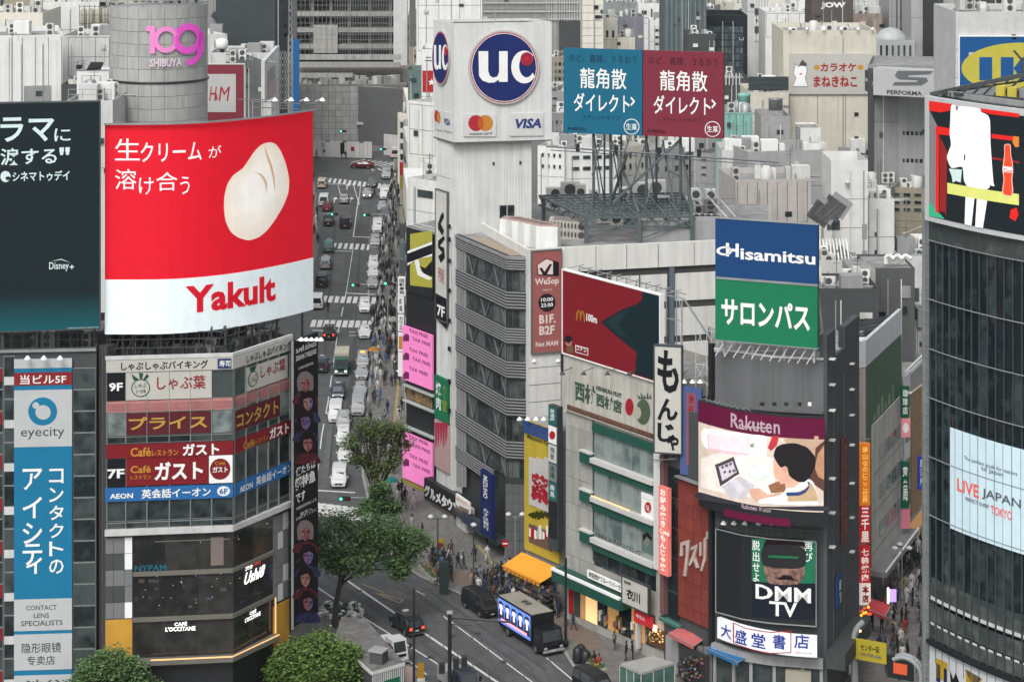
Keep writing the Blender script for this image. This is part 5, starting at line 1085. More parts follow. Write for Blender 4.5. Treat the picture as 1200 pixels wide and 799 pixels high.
VX('face', led('skin', (.66, .38, .28)), [(515, 410), (600, 400), (620, 560), (560, 590), (545, 555), (520, 545), (512, 500)], z+.027)
VX('hair', led('hair_black', (.012, .010, .012), .1), [(512, 400), (530, 345), (580, 322), (650, 318), (720, 345), (765, 400), (770, 470), (740, 540), (700, 575), (655, 570), (610, 530), (598, 480), (580, 470), (560, 480), (530, 440)], z+.03)
VX('ear', led('skin_ear', (.60, .30, .22)), [(565, 480), (590, 475), (600, 500), (580, 515)], z+.034)
text(t, 'Rakuten', flat('header_pink_white', (.66, .52, .58)), V, 864, 917, 481, 498, OV+.06, .012); shape(t, 'underline', MC['header_pink_white'], V, [(875, 495.5), (905, 497.5), (905, 499), (880, 498.5)], OV+.06)
text(t, 'Rakuten Vision', MC['header_pink_white'], V, 876, 907, 586.5, 592, OV+.06, .01)
seg = [(V.at(q, vz(467.5), .5), V.at(q+.5, vz(464.5), .5), .04) for q in [i*.55 for i in range(9)]]+[(V.at(q+.5, vz(464.5), .5), V.at(q+1.0, vz(467.5), .5), .04) for q in [i*.55 for i in range(9)]]; bars(t, 'top_truss', steel, seg)
for x in (897, 910, 923, 938, 949): fpx(t, 'camera_box', blackp if x < 945 else wht, V, x-2, x+2, 469, 472.5, .6, .3)
# eye-mask poster
s = thing('poster_board', D.at(1, dz_(708), .3), 'black corner hoarding with a blindfolded face and streaming service name', 'billboard')
panel(s, 'board', mat('black_board', (.010, .012, .014), rough=.4), D, D.u(843.5), D.u(957), dz_(713), dz_(616), .05, .5); seg = [(D.at(D.u(a), z_, .6), D.at(D.u(b), z_, .6), .06) for a, b in ((843.5, 872), (872, 905), (905, 957)) for z_ in (dz_(616), dz_(713))]+[(D.at(D.u(x), dz_(713), .6), D.at(D.u(x), dz_(616), .6), .06) for x in (843.5, 957)]; bars(s, 'frame', steel, seg)
def DX(n, m, pts, o): return shape(s, n, m, D, [(D.u(760+a/2.2875), D.z(760+a/2.2875, 450+b/2.2875)) for a, b in smooth(pts)], o, True)
gp = flat('poster_green', (.02, .20, .11)); DX('poster', gp, [(282, 408), (448, 412), (448, 528), (282, 522)], .58)
DX('poster_dark', flat('poster_navy', (.015, .02, .03)), [(282, 522), (448, 528), (448, 622), (282, 618)], .58)
dsk = mottled('poster_skin', (.26, .15, .12), (.12, .06, .05), 0, 1.5); DX('head', dsk, [(318, 420), (340, 412), (400, 412), (415, 430), (420, 500), (400, 530), (330, 528), (315, 490)], .60); DX('hair', hr, [(312, 440), (320, 411), (350, 409), (415, 411), (424, 440), (415, 428), (330, 425)], .61)
DX('eye_mask', blackp, [(308, 440), (330, 425), (400, 425), (424, 445), (420, 480), (395, 488), (345, 486), (312, 478)], .62); DX('mask_text', flat('mask_green', (.02, .20, .10)), [(328, 452), (405, 455), (403, 461), (326, 458)], .63)
DX('moustache', hr, [(345, 515), (365, 505), (385, 508), (395, 520), (375, 517), (355, 518)], .62); DX('nose', flat('poster_skin_light', (.42, .26, .2)), [(362, 486), (376, 486), (380, 503), (358, 502)], .61)
text(s, '脱出せよ', wht, D, 884, 893, 630, 678, .60, .01, True); text(s, '再び', wht, D, 943, 953, 632, 655, .60, .01, True)
text(s, 'DMM', wht, D, 888, 951, 681, 698, .63, .02); text(s, 'TV', wht, D, 904, 935, 701, 718, .63, .025)
fpx(s, 'small_plate', wht, D, 944, 957, 671, 680, .60, .02) if False else None
spots(s, D, (850, 862, 874, 890, 905, 920, 935, 950), 616, .25)
# bookshop sign
t = thing('bookshop_sign', D.at(D.u(900), dz_(746), .9), 'white curved bookshop sign with blue kanji and a red ribbon outline', 'sign')
wb = flat('lit_sign_white', (.70, .71, .74), emit=.15); DB = bezface([(844.5, 191.2), (890, 187.2), (957.5, 186.7)], 10)
panel(t, 'board', wb, DB, 0, DB.L, DB.z(845, 746), DB.z(845, 722), 0, .4)
bk = flat('bookshop_blue', (.02, .06, .36))
BX = lambda a: 760+a/2.2875; BY = lambda b: 450+b/2.2875
for ch, a, b, c, d_ in (('大', 204, 230, 636, 672), ('盛', 240, 270, 650, 688), ('堂', 283, 318, 660, 698), ('書', 337, 370, 664, 702), ('店', 392, 430, 664, 702)):
    text(t, ch, bk, DB, BX(a), BX(b), BY(c), BY(d_), .43, .015)
def ribbon(pts, w=1.0):
    for (a, b), (c, d_) in zip(pts, pts[1:]):
        if abs(a-c) > abs(b-d_): sh = [(a, b-w/2), (c, d_-w/2), (c, d_+w/2), (a, b+w/2)]
        else: sh = [(a-w/2, b), (a+w/2, b), (c+w/2, d_), (c-w/2, d_)]
        shape(t, 'red_outline', redp, DB, sh, .42)
ribbon([(BX(a), BY(b)) for a, b in ((236, 636), (268, 650), (330, 660), (384, 656), (384, 714), (330, 716), (290, 708), (236, 690), (236, 636))])
text(t, '渋谷センター街', redp, DB, BX(395), BX(437), BY(711), BY(716), .42)
# blue/green roof sign
HSF = Face.px((840.5, 190.5), (960, 187.1))
t = thing('roof_sign', HSF.at(0, HSF.z(840.5, 396)), 'tall two part roof sign, navy above green, with white company and medicine names', 'billboard')
hz = lambda y: HSF.z(840.5, y)
hb = flat('royal_navy_board', (.008, .075, .21)); hg = flat('emerald_board', (.010, .22, .11))
fpx(t, 'upper_board', hb, HSF, 840.6, 960, 254.5, 322.5, 0, .6); fpx(t, 'lower_board', hg, HSF, 840.6, 960, 325, 396, 0, .6)
for a, b in ((254, 254.6), (322.5, 325), (396, 397)): fpx(t, 'frame', steel, HSF, 840, 960.5, a, b, -.02, .68)
HX = lambda a, b: (760+a/3.197, 230+b/3.197)
def HT(s_, a, b, c, d_, bold, m=wht, o=.64): x0, y0 = HX(a, c); x1, y1 = HX(b, d_); return text(t, s_, m, HSF, x0, x1, y0, y1, o, bold)
HT('H', 298, 346, 170, 220, .03); HT('isamitsu', 352, 632, 190, 232, .025)
shape(t, 'ring_mark', wht, HSF, [HX(292+30*math.cos(math.radians(g)), 200+17*math.sin(math.radians(g))) for g in range(0, 361, 18)]+[HX(294+20*math.cos(math.radians(g)), 200+10*math.sin(math.radians(g))) for g in range(360, -1, -18)], .64)
HT('サロンパス', 281, 612, 374, 474, .03)
seg = [(HSF.at(q, dz_(412), -.5), HSF.at(q, hz(258), -.8), .12) for q in (.5, 3, 5.8, 8.4)]+[(HSF.at(q, dz_(412), -4), HSF.at(q, hz(300), -.8), .1) for q in (.5, 3, 5.8, 8.4)]
seg += [(HSF.at(a, dz_(411), .6), HSF.at(a+.8, hz(397), .3), .05) for a in [i*.8 for i in range(11)]]+[(D.at(0, dz_(408), .1), D.at(D.u(905), dz_(408), .1), .12), (D.at(D.u(905), dz_(408), .1), D.at(D.L, dz_(408), .1), .12), (D.at(0, dz_(411), .1), D.at(D.u(905), dz_(404), -.8), .07)]
bars(t, 'support_frame', pale, seg)
t = thing('roof_scaffold', Q.at(Q.u(815), 26), 'pale tubular lattice between the white vertical sign and the blue and green roof sign', 'scaffold')
seg = []
for i in range(6):
    for j in range(5):
        a = Q.at(Q.u(800)+i*.75, 24+j*1.6, -1.5-(i % 2)*1.2); seg += [(a, a+Vector((.75, -.4, 0)), .035), (a, a+Vector((0, 0, 1.6)), .035), (a, a+Vector((.75, -.4, 1.6 if (i+j) % 2 else -1.6)), .03), (a, a+Vector((0, 1.4, 0)), .03)]
bars(t, 'tubes', pale, seg)

# ======================= 11: green building, alley and far alley fronts =======================
GF = Face.vp(1014, 210, 1670, 1056); gq = lambda y: GF.z(1014, y)
t = thing('green_building', GF.at(0, 0), 'building with a dark green upper wall and white lower wall along the narrow shopping alley', 'building')
GL = Face.px((1001, 209.3), (1014, 210))
gw = mat('bottle_green_wall', (.045, .105, .055), streak=.15); wl2 = mat('alley_white_wall', (.40, .39, .35), streak=.2)
prism(t, 'wall', mat('pinkish_wall', (.34, .29, .27), streak=.2), [tuple(GL.p[0]), tuple(GL.p[1]), tuple(GF.p[1]), (GF.p[1].x-4, GF.p[1].y+3), (GL.p[0].x-1, GL.p[0].y+16)], 0, gq(431))
for f_ in (GL, GF): panel(t, 'parapet', mat('parapet_white', (.50, .52, .54), streak=.1), f_, 0, f_.L, gq(430), gq(399), -.3, .35)
prism(t, 'roof', roofm, [tuple(GL.p[0]), tuple(GL.p[1]), tuple(GF.p[1]), (GF.p[1].x-4, GF.p[1].y+3), (GL.p[0].x-1, GL.p[0].y+16)], gq(431)+.01, gq(430.5))
panel(t, 'green_wall', gw, GF, .3, GF.L, 4.2, gq(431), .004, .06); panel(t, 'white_wall', wl2, GF, 2.2, GF.L, 4.2, gq(505), .07, .12)
for j in range(3):
    for k in range(4):
        a = 5+k*2.6; z_ = 6.2+j*3.7; w = fbox(t, 'window', mull, GF, a, a+2.2, z_, z_+1.5, .19, .05); fbox(w, 'pane', g_pale, GF, a+.1, a+2.1, z_+.1, z_+1.4, .245, .02)
    fbox(t, 'joint', seam, GF, 2.2, GF.L, 5.4+j*3.7, 5.46+j*3.7, .19, .02)
for k in range(6): fbox(t, 'leaf_mural', mat('mural_pale_green', (.14, .22, .13), var=.3), GF, 3+k*1.6, 4+k*1.6, gq(505)+.2, gq(505)+.8+(k % 3)*.5, .07, .02)
panel(t, 'canopy', mat('alley_canopy_grey', (.19, .19, .195)), GF, 1, GF.L, 3.7, 4.2, .0, 1.8); panel(t, 'shopfront', g_dark, GF, 0, GF.L, .1, 3.7, -.1, .1)
panel(t, 'canopy_edge', wht, GF, 1, GF.L, 4.2, 4.35, 1.7, .12)
GP = [Vector((GL.p[0].x, GL.p[0].y)), GF.p[1]]; zr = gq(430)
for i in range(7): p = Vector((WX(1004+i*6, 214+i*1.5), 214+i*1.5)); ac_unit(t, p.x-1.2, p.y, zr, R.choice((1, 1.8, 2.4)), 1.2, R.choice((.9, 1.3)), R.uniform(-.5, .5), R.choice((acm, pale, dgrey)))
bars(t, 'louvre_screen', dgrey, [((WX(985, 216), 216, zr+.3+k*.35), (WX(1046, 222), 222, zr+.3+k*.35), .08) for k in range(7)])
AF = Face.vp(1058, 227, 1690, 1092)
t = thing('alley_block', AF.at(0, 0), 'tan and grey narrow fronts farther down the alley beyond the green building', 'building')
prism(t, 'wall', grey, [tuple(AF.p[0]), tuple(AF.p[1]), (AF.p[1].x-3, AF.p[1].y+6), (AF.p[0].x-5, AF.p[0].y+3)], 0, AF.z(1058, 448))
panel(t, 'tan_front', mat('tan_front', (.26, .16, .075), streak=.15), AF, AF.u(1066), AF.L, 3.6, AF.z(1058, 470), .004, .2); panel(t, 'grey_front', pale, AF, 0, AF.u(1065), 3.6, AF.z(1058, 440), .004, .15)
for j in range(4): fbox(t, 'window', g_dark, AF, .6, 2.6, 5+j*3.4, 6.6+j*3.4, .16, .04); fbox(t, 'joint', seam, AF, AF.u(1066), AF.L, 6+j*3.4, 6.05+j*3.4, .21, .02)
panel(t, 'shopfront', warm2, AF, .5, AF.L, .2, 2.8, .004, .05); bars(t, 'roof_rail', wht, [(AF.at(0, AF.z(1058, 436), .2), AF.at(AF.L, AF.z(1058, 436), .2), .08), (AF.at(0, AF.z(1058, 441), .2), AF.at(AF.L, AF.z(1058, 441), .2), .06)])
SGF = Face.px((1054.5, 222), (1066, 222))
s = sign('vertical dark green shop sign with pale marks down the alley', SGF, 1055, 1065, 452, 488, flat('shop_green', (.01, .12, .07)), out=0, th=.4); ST(s, '珈琲店', wht, SGF, 1057, 1063, 455, 484, .02, True)
s = sign('pink and white square sign below the green alley sign', SGF, 1055.5, 1066, 489, 511, flat('sakura_sign', (.62, .25, .28), emit=.1), out=0, th=.4); SH(s, 'flower', wht, SGF, ell(1060.5, 500, 3.5, 6, 10))
s = sign('second green vertical plate lower down the alley', SGF, 1055.5, 1065, 540, 594, MC['shop_green'], out=0, th=.4); ST(s, '薬局', wht, SGF, 1057, 1063, 545, 585, .02, True)
s = sign('blue vertical sign with white marks projecting in front of the tan alley front', Face.px((1074, 228), (1084, 228)), 1075, 1083, 534, 572, flat('cobalt_sign', (.015, .05, .34), emit=.1), out=0, th=.4); ST(s, '居酒屋', wht, Face.px((1074, 228), (1084, 228)), 1077, 1081, 537, 568, .02, True)
s = sign('dark pink lit panel at the foot of the green alley plates', SGF, 1056, 1066, 596, 618, flat('pink_neon_board', (.40, .12, .16), emit=.3), out=0, th=.3)
# vertical orange and red restaurant sign
OF = Face.px((1005.5, 205), (1019.5, 205))
t = thing('vertical_sign', (WX(1012, 205), 205, ZP(708, 205)), 'long lit vertical sign, orange above red above white, at the mouth of the alley', 'sign')
org = flat('amber_lit', (.60, .16, .015), emit=.35); rdl = flat('red_lit', (.42, .015, .015), emit=.3)
fpx(t, 'orange_part', org, OF, 1006, 1018.5, 518, 590, 0, .6); fpx(t, 'red_part', rdl, OF, 1006, 1018.5, 590.5, 634, 0, .6); fpx(t, 'red_part', rdl, OF, 1006, 1018.5, 638, 680, 0, .6); fpx(t, 'white_part', wl, OF, 1006, 1019, 681, 706, 0, .62)
yll = flat('lit_yellow_letters', (.8, .5, .1), emit=.5)
text(t, '釜山なのにここ世界', yll, OF, 1009, 1016, 521, 587, .64, .02, True); text(t, '三千里', wl, OF, 1008, 1017, 592, 632, .64, .04, True); text(t, '七輪焼肉', wl, OF, 1008, 1017, 640, 678, .64, .03, True); text(t, '本店', redp, OF, 1009, 1017, 683, 703, .66, .04, True)
bars(t, 'bracket', steel, [((WX(1003, 205), 205.2, z_), (WX(1020, 205), 205.2, z_), .06) for z_ in (4, 9, 14, 18.2)]+[((WX(1004.8, 205), 205.2, 3), (WX(1004.8, 205), 205.2, 18.5), .09)])
awning('small red awning at the alley mouth beneath the vertical sign', [(1022, 701, 205), (1044, 709, 204), (1037, 722, 202), (1015, 712, 203)], mat('scarlet_canvas', (.38, .03, .04)), 0)
DSF = Face([tuple(DS.at(4, 0, .4).xy), tuple(DS.at(10.5, 0, .4).xy)])
s = sign('faded red vertical lettering board on the dark side wall facing the alley', DSF, DSF and 986, 992, 515, 640, mat('dull_red_board', (.12, .03, .03)), out=0, th=.1); ST(s, 'カラオケ館', pk, DSF, 987, 991, 520, 630, .02, True)
s = sign('small blue vertical board low on the dark side wall', DSF, 979, 984, 677, 712, flat('dull_blue_board', (.02, .08, .22)), out=0, th=.2); ST(s, '書籍', pale, DSF, 980, 983, 680, 708, .02, True)

# ======================= 12: round glass building at the right edge =======================
pts = [(WX(1090, 184), 184.0)]; a = -66.0
for i in range(26): x, y = pts[-1]; pts.append((x+.8*math.cos(math.radians(a)), y+.8*math.sin(math.radians(a)))); a += 1.1
QF = Face(pts); qf = lambda y: QF.z(1090, y)
t = thing('glass_round_building', QF.at(0, 0), 'curved dark glass building at the right edge behind video screens', 'building')
dgl = mat('smoked_core', (.012, .017, .019), rough=.25, var=.2)
prism(t, 'core', dgl, [tuple(QF.at(q, 0, -.35).xy) for q in QF.l]+[(QF.p[-1].x+14, QF.p[-1].y+6), (QF.p[0].x+8, QF.p[0].y+8)], 0, qf(112))
gq1 = glass('curtain_wall_glass', c=(.008, .014, .017), c2=(.045, .065, .07), rough=.07, rnd=.30, thr=.62)
rows = [258, 281, 350, 408, 465, 534, 602, 675]; n = 22
for y0, y1 in zip(rows, rows[1:]):
    for k in range(n): panel(t, 'glass_pane', gq1, QF, k*.9+.03, k*.9+.87, qf(y1-.4), qf(y0+.4), -.1, .06)
mm = mat('mullion_grey', (.06, .075, .08), rough=.4)
for k in range(n+1): panel(t, 'mullion', mm, QF, k*.9-.018, k*.9+.018, 5.6, qf(256), -.03, .14)
for y in rows[1:-1]: panel(t, 'transom_ring', mat('ring_white', (.22, .24, .24)), QF, 0, n*.9, qf(y+.5), qf(y-.5), .14, .08)
gb = glass('blind_glass', c=(.04, .052, .05), c2=(.12, .13, .12), rough=.2, rnd=.25, thr=.55)
for (y0, y1, m_) in ((675, 683, gb), (683, 702, gb), (706, 726, gb), (730, 746, gb)):
    for k in range(n): panel(t, 'glass_pane', m_, QF, k*.9+.03, k*.9+.87, qf(y1), qf(y0), -.1, .06)
for k in range(n): panel(t, 'louvre_light', pale, QF, k*.9+.1, k*.9+.75, qf(701), qf(697), -.02, .05); panel(t, 'louvre_light', pale, QF, k*.9+.1, k*.9+.6, qf(730), qf(727.5), -.02, .05)
panel(t, 'band', blackp, QF, 0, n*.9, qf(752), qf(747), -.1, .5)
panel(t, 'white_fascia', mat('white_fascia', (.52, .53, .54)), QF, 0, n*.9, 1.5, qf(753), -.05, .12)
for sx, m_, P_ in ((0, flat('yellow_glyph', (.55, .40, .02)), [(1098, 770), (1111, 776), (1111, 799), (1098, 793)]), (0, navy, [(1098, 776), (1103, 779), (1103, 800), (1098, 797)]), (0, navy, [(1107, 782), (1111, 784), (1111, 800), (1107, 799)]), (0, blk, [(1114, 784), (1118, 795), (1121, 787), (1127, 804), (1115, 799)]), (0, MC['yellow_glyph'], [(1132, 783), (1152, 795), (1142, 815), (1134, 810)]), (0, flat('royal_glyph', (.02, .05, .25)), [(1132, 783), (1151, 794), (1142, 807)])): shape(t, 'fascia_mark', m_, QF, P_, .09)
# steel edge column
CF = Face.px((1080.5, 185.4), (1090, 184)); 
prism(t, 'edge_pier', mat('edge_pier_grey', (.20, .22, .225), streak=.15), [tuple(CF.at(0, 0).xy), tuple(CF.at(CF.L, 0).xy), (QF.p[0].x+.6, QF.p[0].y+2), (CF.p[0].x+.6, CF.p[0].y+2)], 0, qf(250))
for k in range(40): z_ = 3+k*.95; fbox(t, 'pier_clip', steel, CF, .05, CF.L-.05, z_, z_+.06, .01, .06)
fpx(t, 'pier_tube', steel, CF, 1083, 1085, 250, 850, .02, .15)
for y, l_ in ((268, 4), (455, 2)): bars(t, 'arm_light', acm, [(CF.at(.2, qf(y), .1), CF.at(-l_*.5, qf(y)-.9, .5), .06), (CF.at(-l_*.5, qf(y)-.9, .5), CF.at(-l_*.5-.5, qf(y)-1.0, .5), .14)])
panel(t, 'ledge_glass', gb, QF, 0, n*.9, qf(281), qf(258), .05, .05)
# roof frame above the big screen
sg = [(QF.at(0, qf(111), 0), QF.at(5, qf(86), -6), .25), (QF.at(5, qf(86), -6), QF.at(19, qf(86), -9), .2), (QF.at(2, qf(108), -1), QF.at(17, qf(104), -1.5), .18), (QF.at(5.5, qf(88), -6), QF.at(14, qf(110), 0), .1), (QF.at(.5, qf(108), -2), QF.at(5, qf(92), -7), .12)]
sg += [(QF.at(.5+k*.8, qf(110), -.5-k*.5), QF.at(.9+k*.8, qf(104-k*2.8), -1-k*.7), .1) for k in range(6)]+[(QF.at(5+k*1.6, qf(86), -6.2), QF.at(5.5+k*1.5, qf(108), -3), .08) for k in range(9)]+[(QF.at(5.0, qf(86), -6), QF.at(5.0, qf(68), -6), .22), (QF.at(4.8, qf(68), -6), QF.at(6.6, qf(66), -6), .12), (QF.at(4.9, qf(70), -6), QF.at(3.6, qf(59), -6), .09)]
bars(t, 'roof_frame', dsteel, sg)
panel(t, 'roof_edge', grey, QF, 0, n*.9, qf(112), qf(106), -1.4, .3)
for k in range(6): p = QF.at(6+k*1.4, qf(110), -3); ac_unit(t, p.x, p.y, p.z, 1.1, .8, 1.0, .8, R.choice((mat('yellow_case', (.5, .42, .06)), grey, steel)))
# cola screen
t = thing('cola_screen', QF.at(0, qf(257)), 'curved white framed advertising screen with a white figure silhouette and a red cola bottle', 'screen')
panel(t, 'frame', flat('frame_white', (.66, .68, .68)), QF, .02, n*.9, qf(257), qf(112), .05, .5)
def CX_(n_, m, pts, o):  # enlarged view measure
    return shape(t, n_, m, QF, [(QF.u(min(1206, 1080+a/3.805)), QF.z(1090, 0)*0+QF.z(min(1206, 1080+a/3.805), 90+b/3.805)) for a, b in smooth(pts)], o, True)
CE = .22
def le(n_, c, e=CE): return flat('cola_'+n_, c, emit=e)
U0, U1 = QF.u(1096), n*.9
panel(t, 'screen', le('black', (.012, .018, .022), .1), QF, QF.u(1096), U1, qf(251), qf(119), .55, .03)
cr_ = le('red', (.65, .015, .01)); 
CX_('screen_area', cr_, [(60, 106), (160, 120), (150, 150), (110, 158), (60, 150)], .60); CX_('screen_area', le('grey', (.18, .18, .19), .2), [(62, 150), (95, 215), (90, 600), (62, 560)], .59)
CX_('screen_area', cr_, [(90, 218), (160, 230), (160, 262), (105, 256), (104, 608), (90, 600)], .61); CX_('screen_area', cr_, [(280, 138), (457, 162), (457, 180), (330, 165), (280, 150)], .60); CX_('screen_area', cr_, [(335, 252), (457, 268), (457, 286), (335, 272)], .60)
CX_('screen_area', le('dim_red', (.25, .012, .012), .2), [(108, 268), (140, 330), (135, 620), (128, 600), (108, 600)], .60); CX_('screen_area', le('dim_red', (.25, .012, .012), .2), [(335, 355), (457, 375), (457, 384), (335, 365)], .60)
fw = le('figure_white', (.78, .81, .79), .22)
CX_('figure', fw, [(158, 130), (175, 125), (185, 155), (195, 130), (285, 140), (290, 155), (320, 170), (330, 200), (332, 300), (345, 470), (350, 485), (330, 480), (320, 440), (300, 340), (302, 400), (325, 440), (328, 490), (290, 512), (240, 500), (215, 460), (208, 400), (160, 405), (140, 360), (148, 330), (158, 300), (152, 250), (155, 190)], .63)
CX_('figure', fw, [(222, 530), (262, 535), (248, 662), (218, 655)], .63); CX_('figure', fw, [(272, 538), (318, 545), (298, 672), (264, 666)], .63)
CX_('figure_gap', le('black', (.012, .018, .022), .1), [(216, 345), (222, 345), (220, 370), (215, 372)], .64)
CX_('counter', le('yellow', (.62, .64, .17), .2), [(142, 470), (345, 505), (457, 520), (457, 570), (142, 518)], .635); CX_('glass_shape', le('pale_aqua', (.5, .62, .6), .3), [(148, 408), (205, 412), (200, 470), (178, 462), (165, 470), (160, 440)], .61)
CX_('bottle', le('bottle_edge', (.7, .45, .4), .2), [(394, 300), (420, 300), (423, 345), (430, 380), (432, 420), (428, 455), (432, 500), (427, 530), (388, 524), (384, 500), (390, 455), (384, 410), (390, 370), (393, 340)], .64)
CX_('bottle', le('bottle_red', (.70, .06, .02)), [(397, 303), (417, 303), (420, 345), (427, 382), (428, 420), (424, 455), (428, 500), (423, 526), (391, 520), (388, 500), (394, 455), (388, 410), (394, 370), (396, 340)], .645)
CX_('bottle_label', le('label', (.8, .7, .68)), [(389, 395), (428, 400), (427, 428), (389, 424)], .65); text(t, 'Coca', le('label_red', (.6, .05, .03), .2), QF, 1183, 1192, 196, 202, .655, .02)
CX_('screen_area', le('green', (.03, .35, .18), .3), [(60, 555), (130, 632), (60, 618)], .61); CX_('screen_area', le('orange', (.6, .2, .03)), [(432, 262), (455, 265), (457, 310), (440, 312), (428, 290)], .61); CX_('screen_area', cr_, [(420, 590), (445, 580), (455, 610), (440, 640), (415, 625)], .61)
# white info screen lower down
t = thing('info_screen', QF.at(QF.u(1116), qf(620)), 'large pale blue white screen reading live Japan behind the mullions of the round building', 'screen')
um = QF.u(1115.5); lz = lambda y: QF.z(1115.5, y)
panel(t, 'screen', flat('info_pale', (.50, .64, .70), emit=.16), QF, um, n*.9, lz(618), lz(500), .16, .03)
for k in range(int(um/.9)+1, n+1): panel(t, 'mullion', MC['mullion_grey'] if k % 2 else grey, QF, k*.9-.02, k*.9+.02, lz(618), lz(500), .2, .02)
gtx = flat('info_grey', (.12, .14, .16)); rtx = flat('info_red', (.75, .12, .10), emit=.1)
def IT(s_, m, a, b, c, d_, bold=.01): return text(t, s_, m, QF, 940+a/2.289, 940+b/2.289, 450+c/2.289, 450+d_/2.289, .24, bold)
IT('LIVE', rtx, 422, 480, 250, 284, .02); IT('JAPAN', gtx, 488, 592, 276, 306, .01); IT('PERFECT GUIDE', gtx, 444, 506, 300, 310); IT('TOKYO', rtx, 511, 568, 322, 346, .01); IT('The perfect guide for visitors', gtx, 440, 582, 190, 203, .005); IT('to Japan', gtx, 486, 545, 217, 232, .005)
# ======================= 13: cylinder tower =======================
CC = (WX(186.5, 276), 276.0); CR = 6.05
t = thing('cylinder_tower', (CC[0], CC[1], 0), 'grey panelled cylinder tower with pink numerals and Shibuya lettering', 'building')
cm = mat('cylinder_panel', (.37, .375, .36), streak=.2, rnd=.04, var=.06); lathe(t, 'core', grey, (CC[0], CC[1], 0), [(CR-.1, 0), (CR-.1, ZP(12, 270))], 40)
CT = arc(CC[0], CC[1], CR, 180, 360, 36); ztop = ZP(8, 270)
hgt = (ZP(8, 270)-ZP(145, 270))/9.3; me = None
for j in range(12):
    z1_ = ztop-j*hgt-(.25 if j >= 6 else 0)
    for i in range(12):
        a = math.radians(180+15*i+.2); b = math.radians(180+15*(i+1)-.2)
        if me is None:
            n_ = 4; v = []; f = []
            for k in range(n_+1):
                w = (b-a)*k/n_
                for rr in (CR-.08, CR):
                    for zz in (0, hgt-.05): v.append((rr*math.cos(w), rr*math.sin(w), zz))
            for k in range(n_): c = k*4; f += [(c+2, c+6, c+7, c+3), (c+3, c+7, c+5, c+1), (c+2, c, c+4, c+6)]
            f += [(0, 2, 3, 1), (4*n_, 4*n_+1, 4*n_+3, 4*n_+2)]; me = bpy.data.meshes.new('cladding_panel'); me.from_pydata(v, [], f); me.materials.append(cm)
        link('cladding_panel', me, t, Matrix.Translation((CC[0], CC[1], z1_-hgt)) @ Matrix.Rotation(a, 4, 'Z'))
zr_ = ztop-6*hgt-.16; lathe(t, 'dark_ring', blackp, (CC[0], CC[1], 0), [(CR+.12, zr_-.1), (CR+.12, zr_+.08)], 40)
seg = [((CC[0]+CR*math.cos(k*math.pi/9), CC[1]+CR*math.sin(k*math.pi/9), ztop-.3), (CC[0]+CR*math.cos(k*math.pi/9), CC[1]+CR*math.sin(k*math.pi/9), ztop+.7), .06) for k in range(18)]
for zz in (.7, .2): seg += [((CC[0]+CR*math.cos(k*math.pi/18), CC[1]+CR*math.sin(k*math.pi/18), ztop+zz), (CC[0]+CR*math.cos((k+1)*math.pi/18), CC[1]+CR*math.sin((k+1)*math.pi/18), ztop+zz), .07) for k in range(36)]
bars(t, 'crown_rail', grey, seg); lathe(t, 'roof', blackp, (CC[0], CC[1], 0), [(CR-.5, ztop-1.2), (CR-.5, ztop-1.1)], 30)
zz1 = lambda y: ZP(y, 271)
cu = lambda x: CT.u(x)
def CSH(s, n, m, pts, o=.25): return shape(s, n, m, CT, [(cu(a), zz1(b)) for a, b in pts], o, True)
s = thing('numeral_sign', (CC[0]+2, CC[1]-CR, zz1(78)), 'glossy pink numerals 109 fixed to the grey cylinder tower', 'sign')
pkm = flat('pink_numeral', (.66, .08, .50), emit=.15); pk2 = flat('pale_pink_numeral', (.70, .22, .50), emit=.12)
def CRing(m, cx, cy, ro, ri): CSH(s, 'numeral', m, [(cx+ro*math.cos(math.radians(g)), cy+ro*1.06*math.sin(math.radians(g))) for g in range(0, 361, 15)]+[(cx+ri*math.cos(math.radians(g)), cy+ri*1.06*math.sin(math.radians(g))) for g in range(360, -1, -15)])
CSH(s, 'numeral', pk2, [(172, 30), (182, 30), (182, 62), (176, 62), (176, 36), (172, 36)]); CRing(pk2, 194.5, 46, 14.6, 9.2); CRing(pkm, 219, 46, 17, 9.5)
CSH(s, 'numeral', pkm, [(230, 40), (237, 40), (237, 62), (233, 70), (226, 77), (218, 77), (217, 71), (224, 70), (229, 65), (230, 58)])
s = thing('letter_sign', (CC[0]+1, CC[1]-CR, zz1(80)), 'small pale pink Shibuya letters under the pink numerals', 'sign'); textuz(s, 'SHIBUYA', flat('pale_pink_letter', (.60, .50, .58), emit=.1), CT, cu(176), cu(212), zz1(77.5), zz1(68), .25, .03)

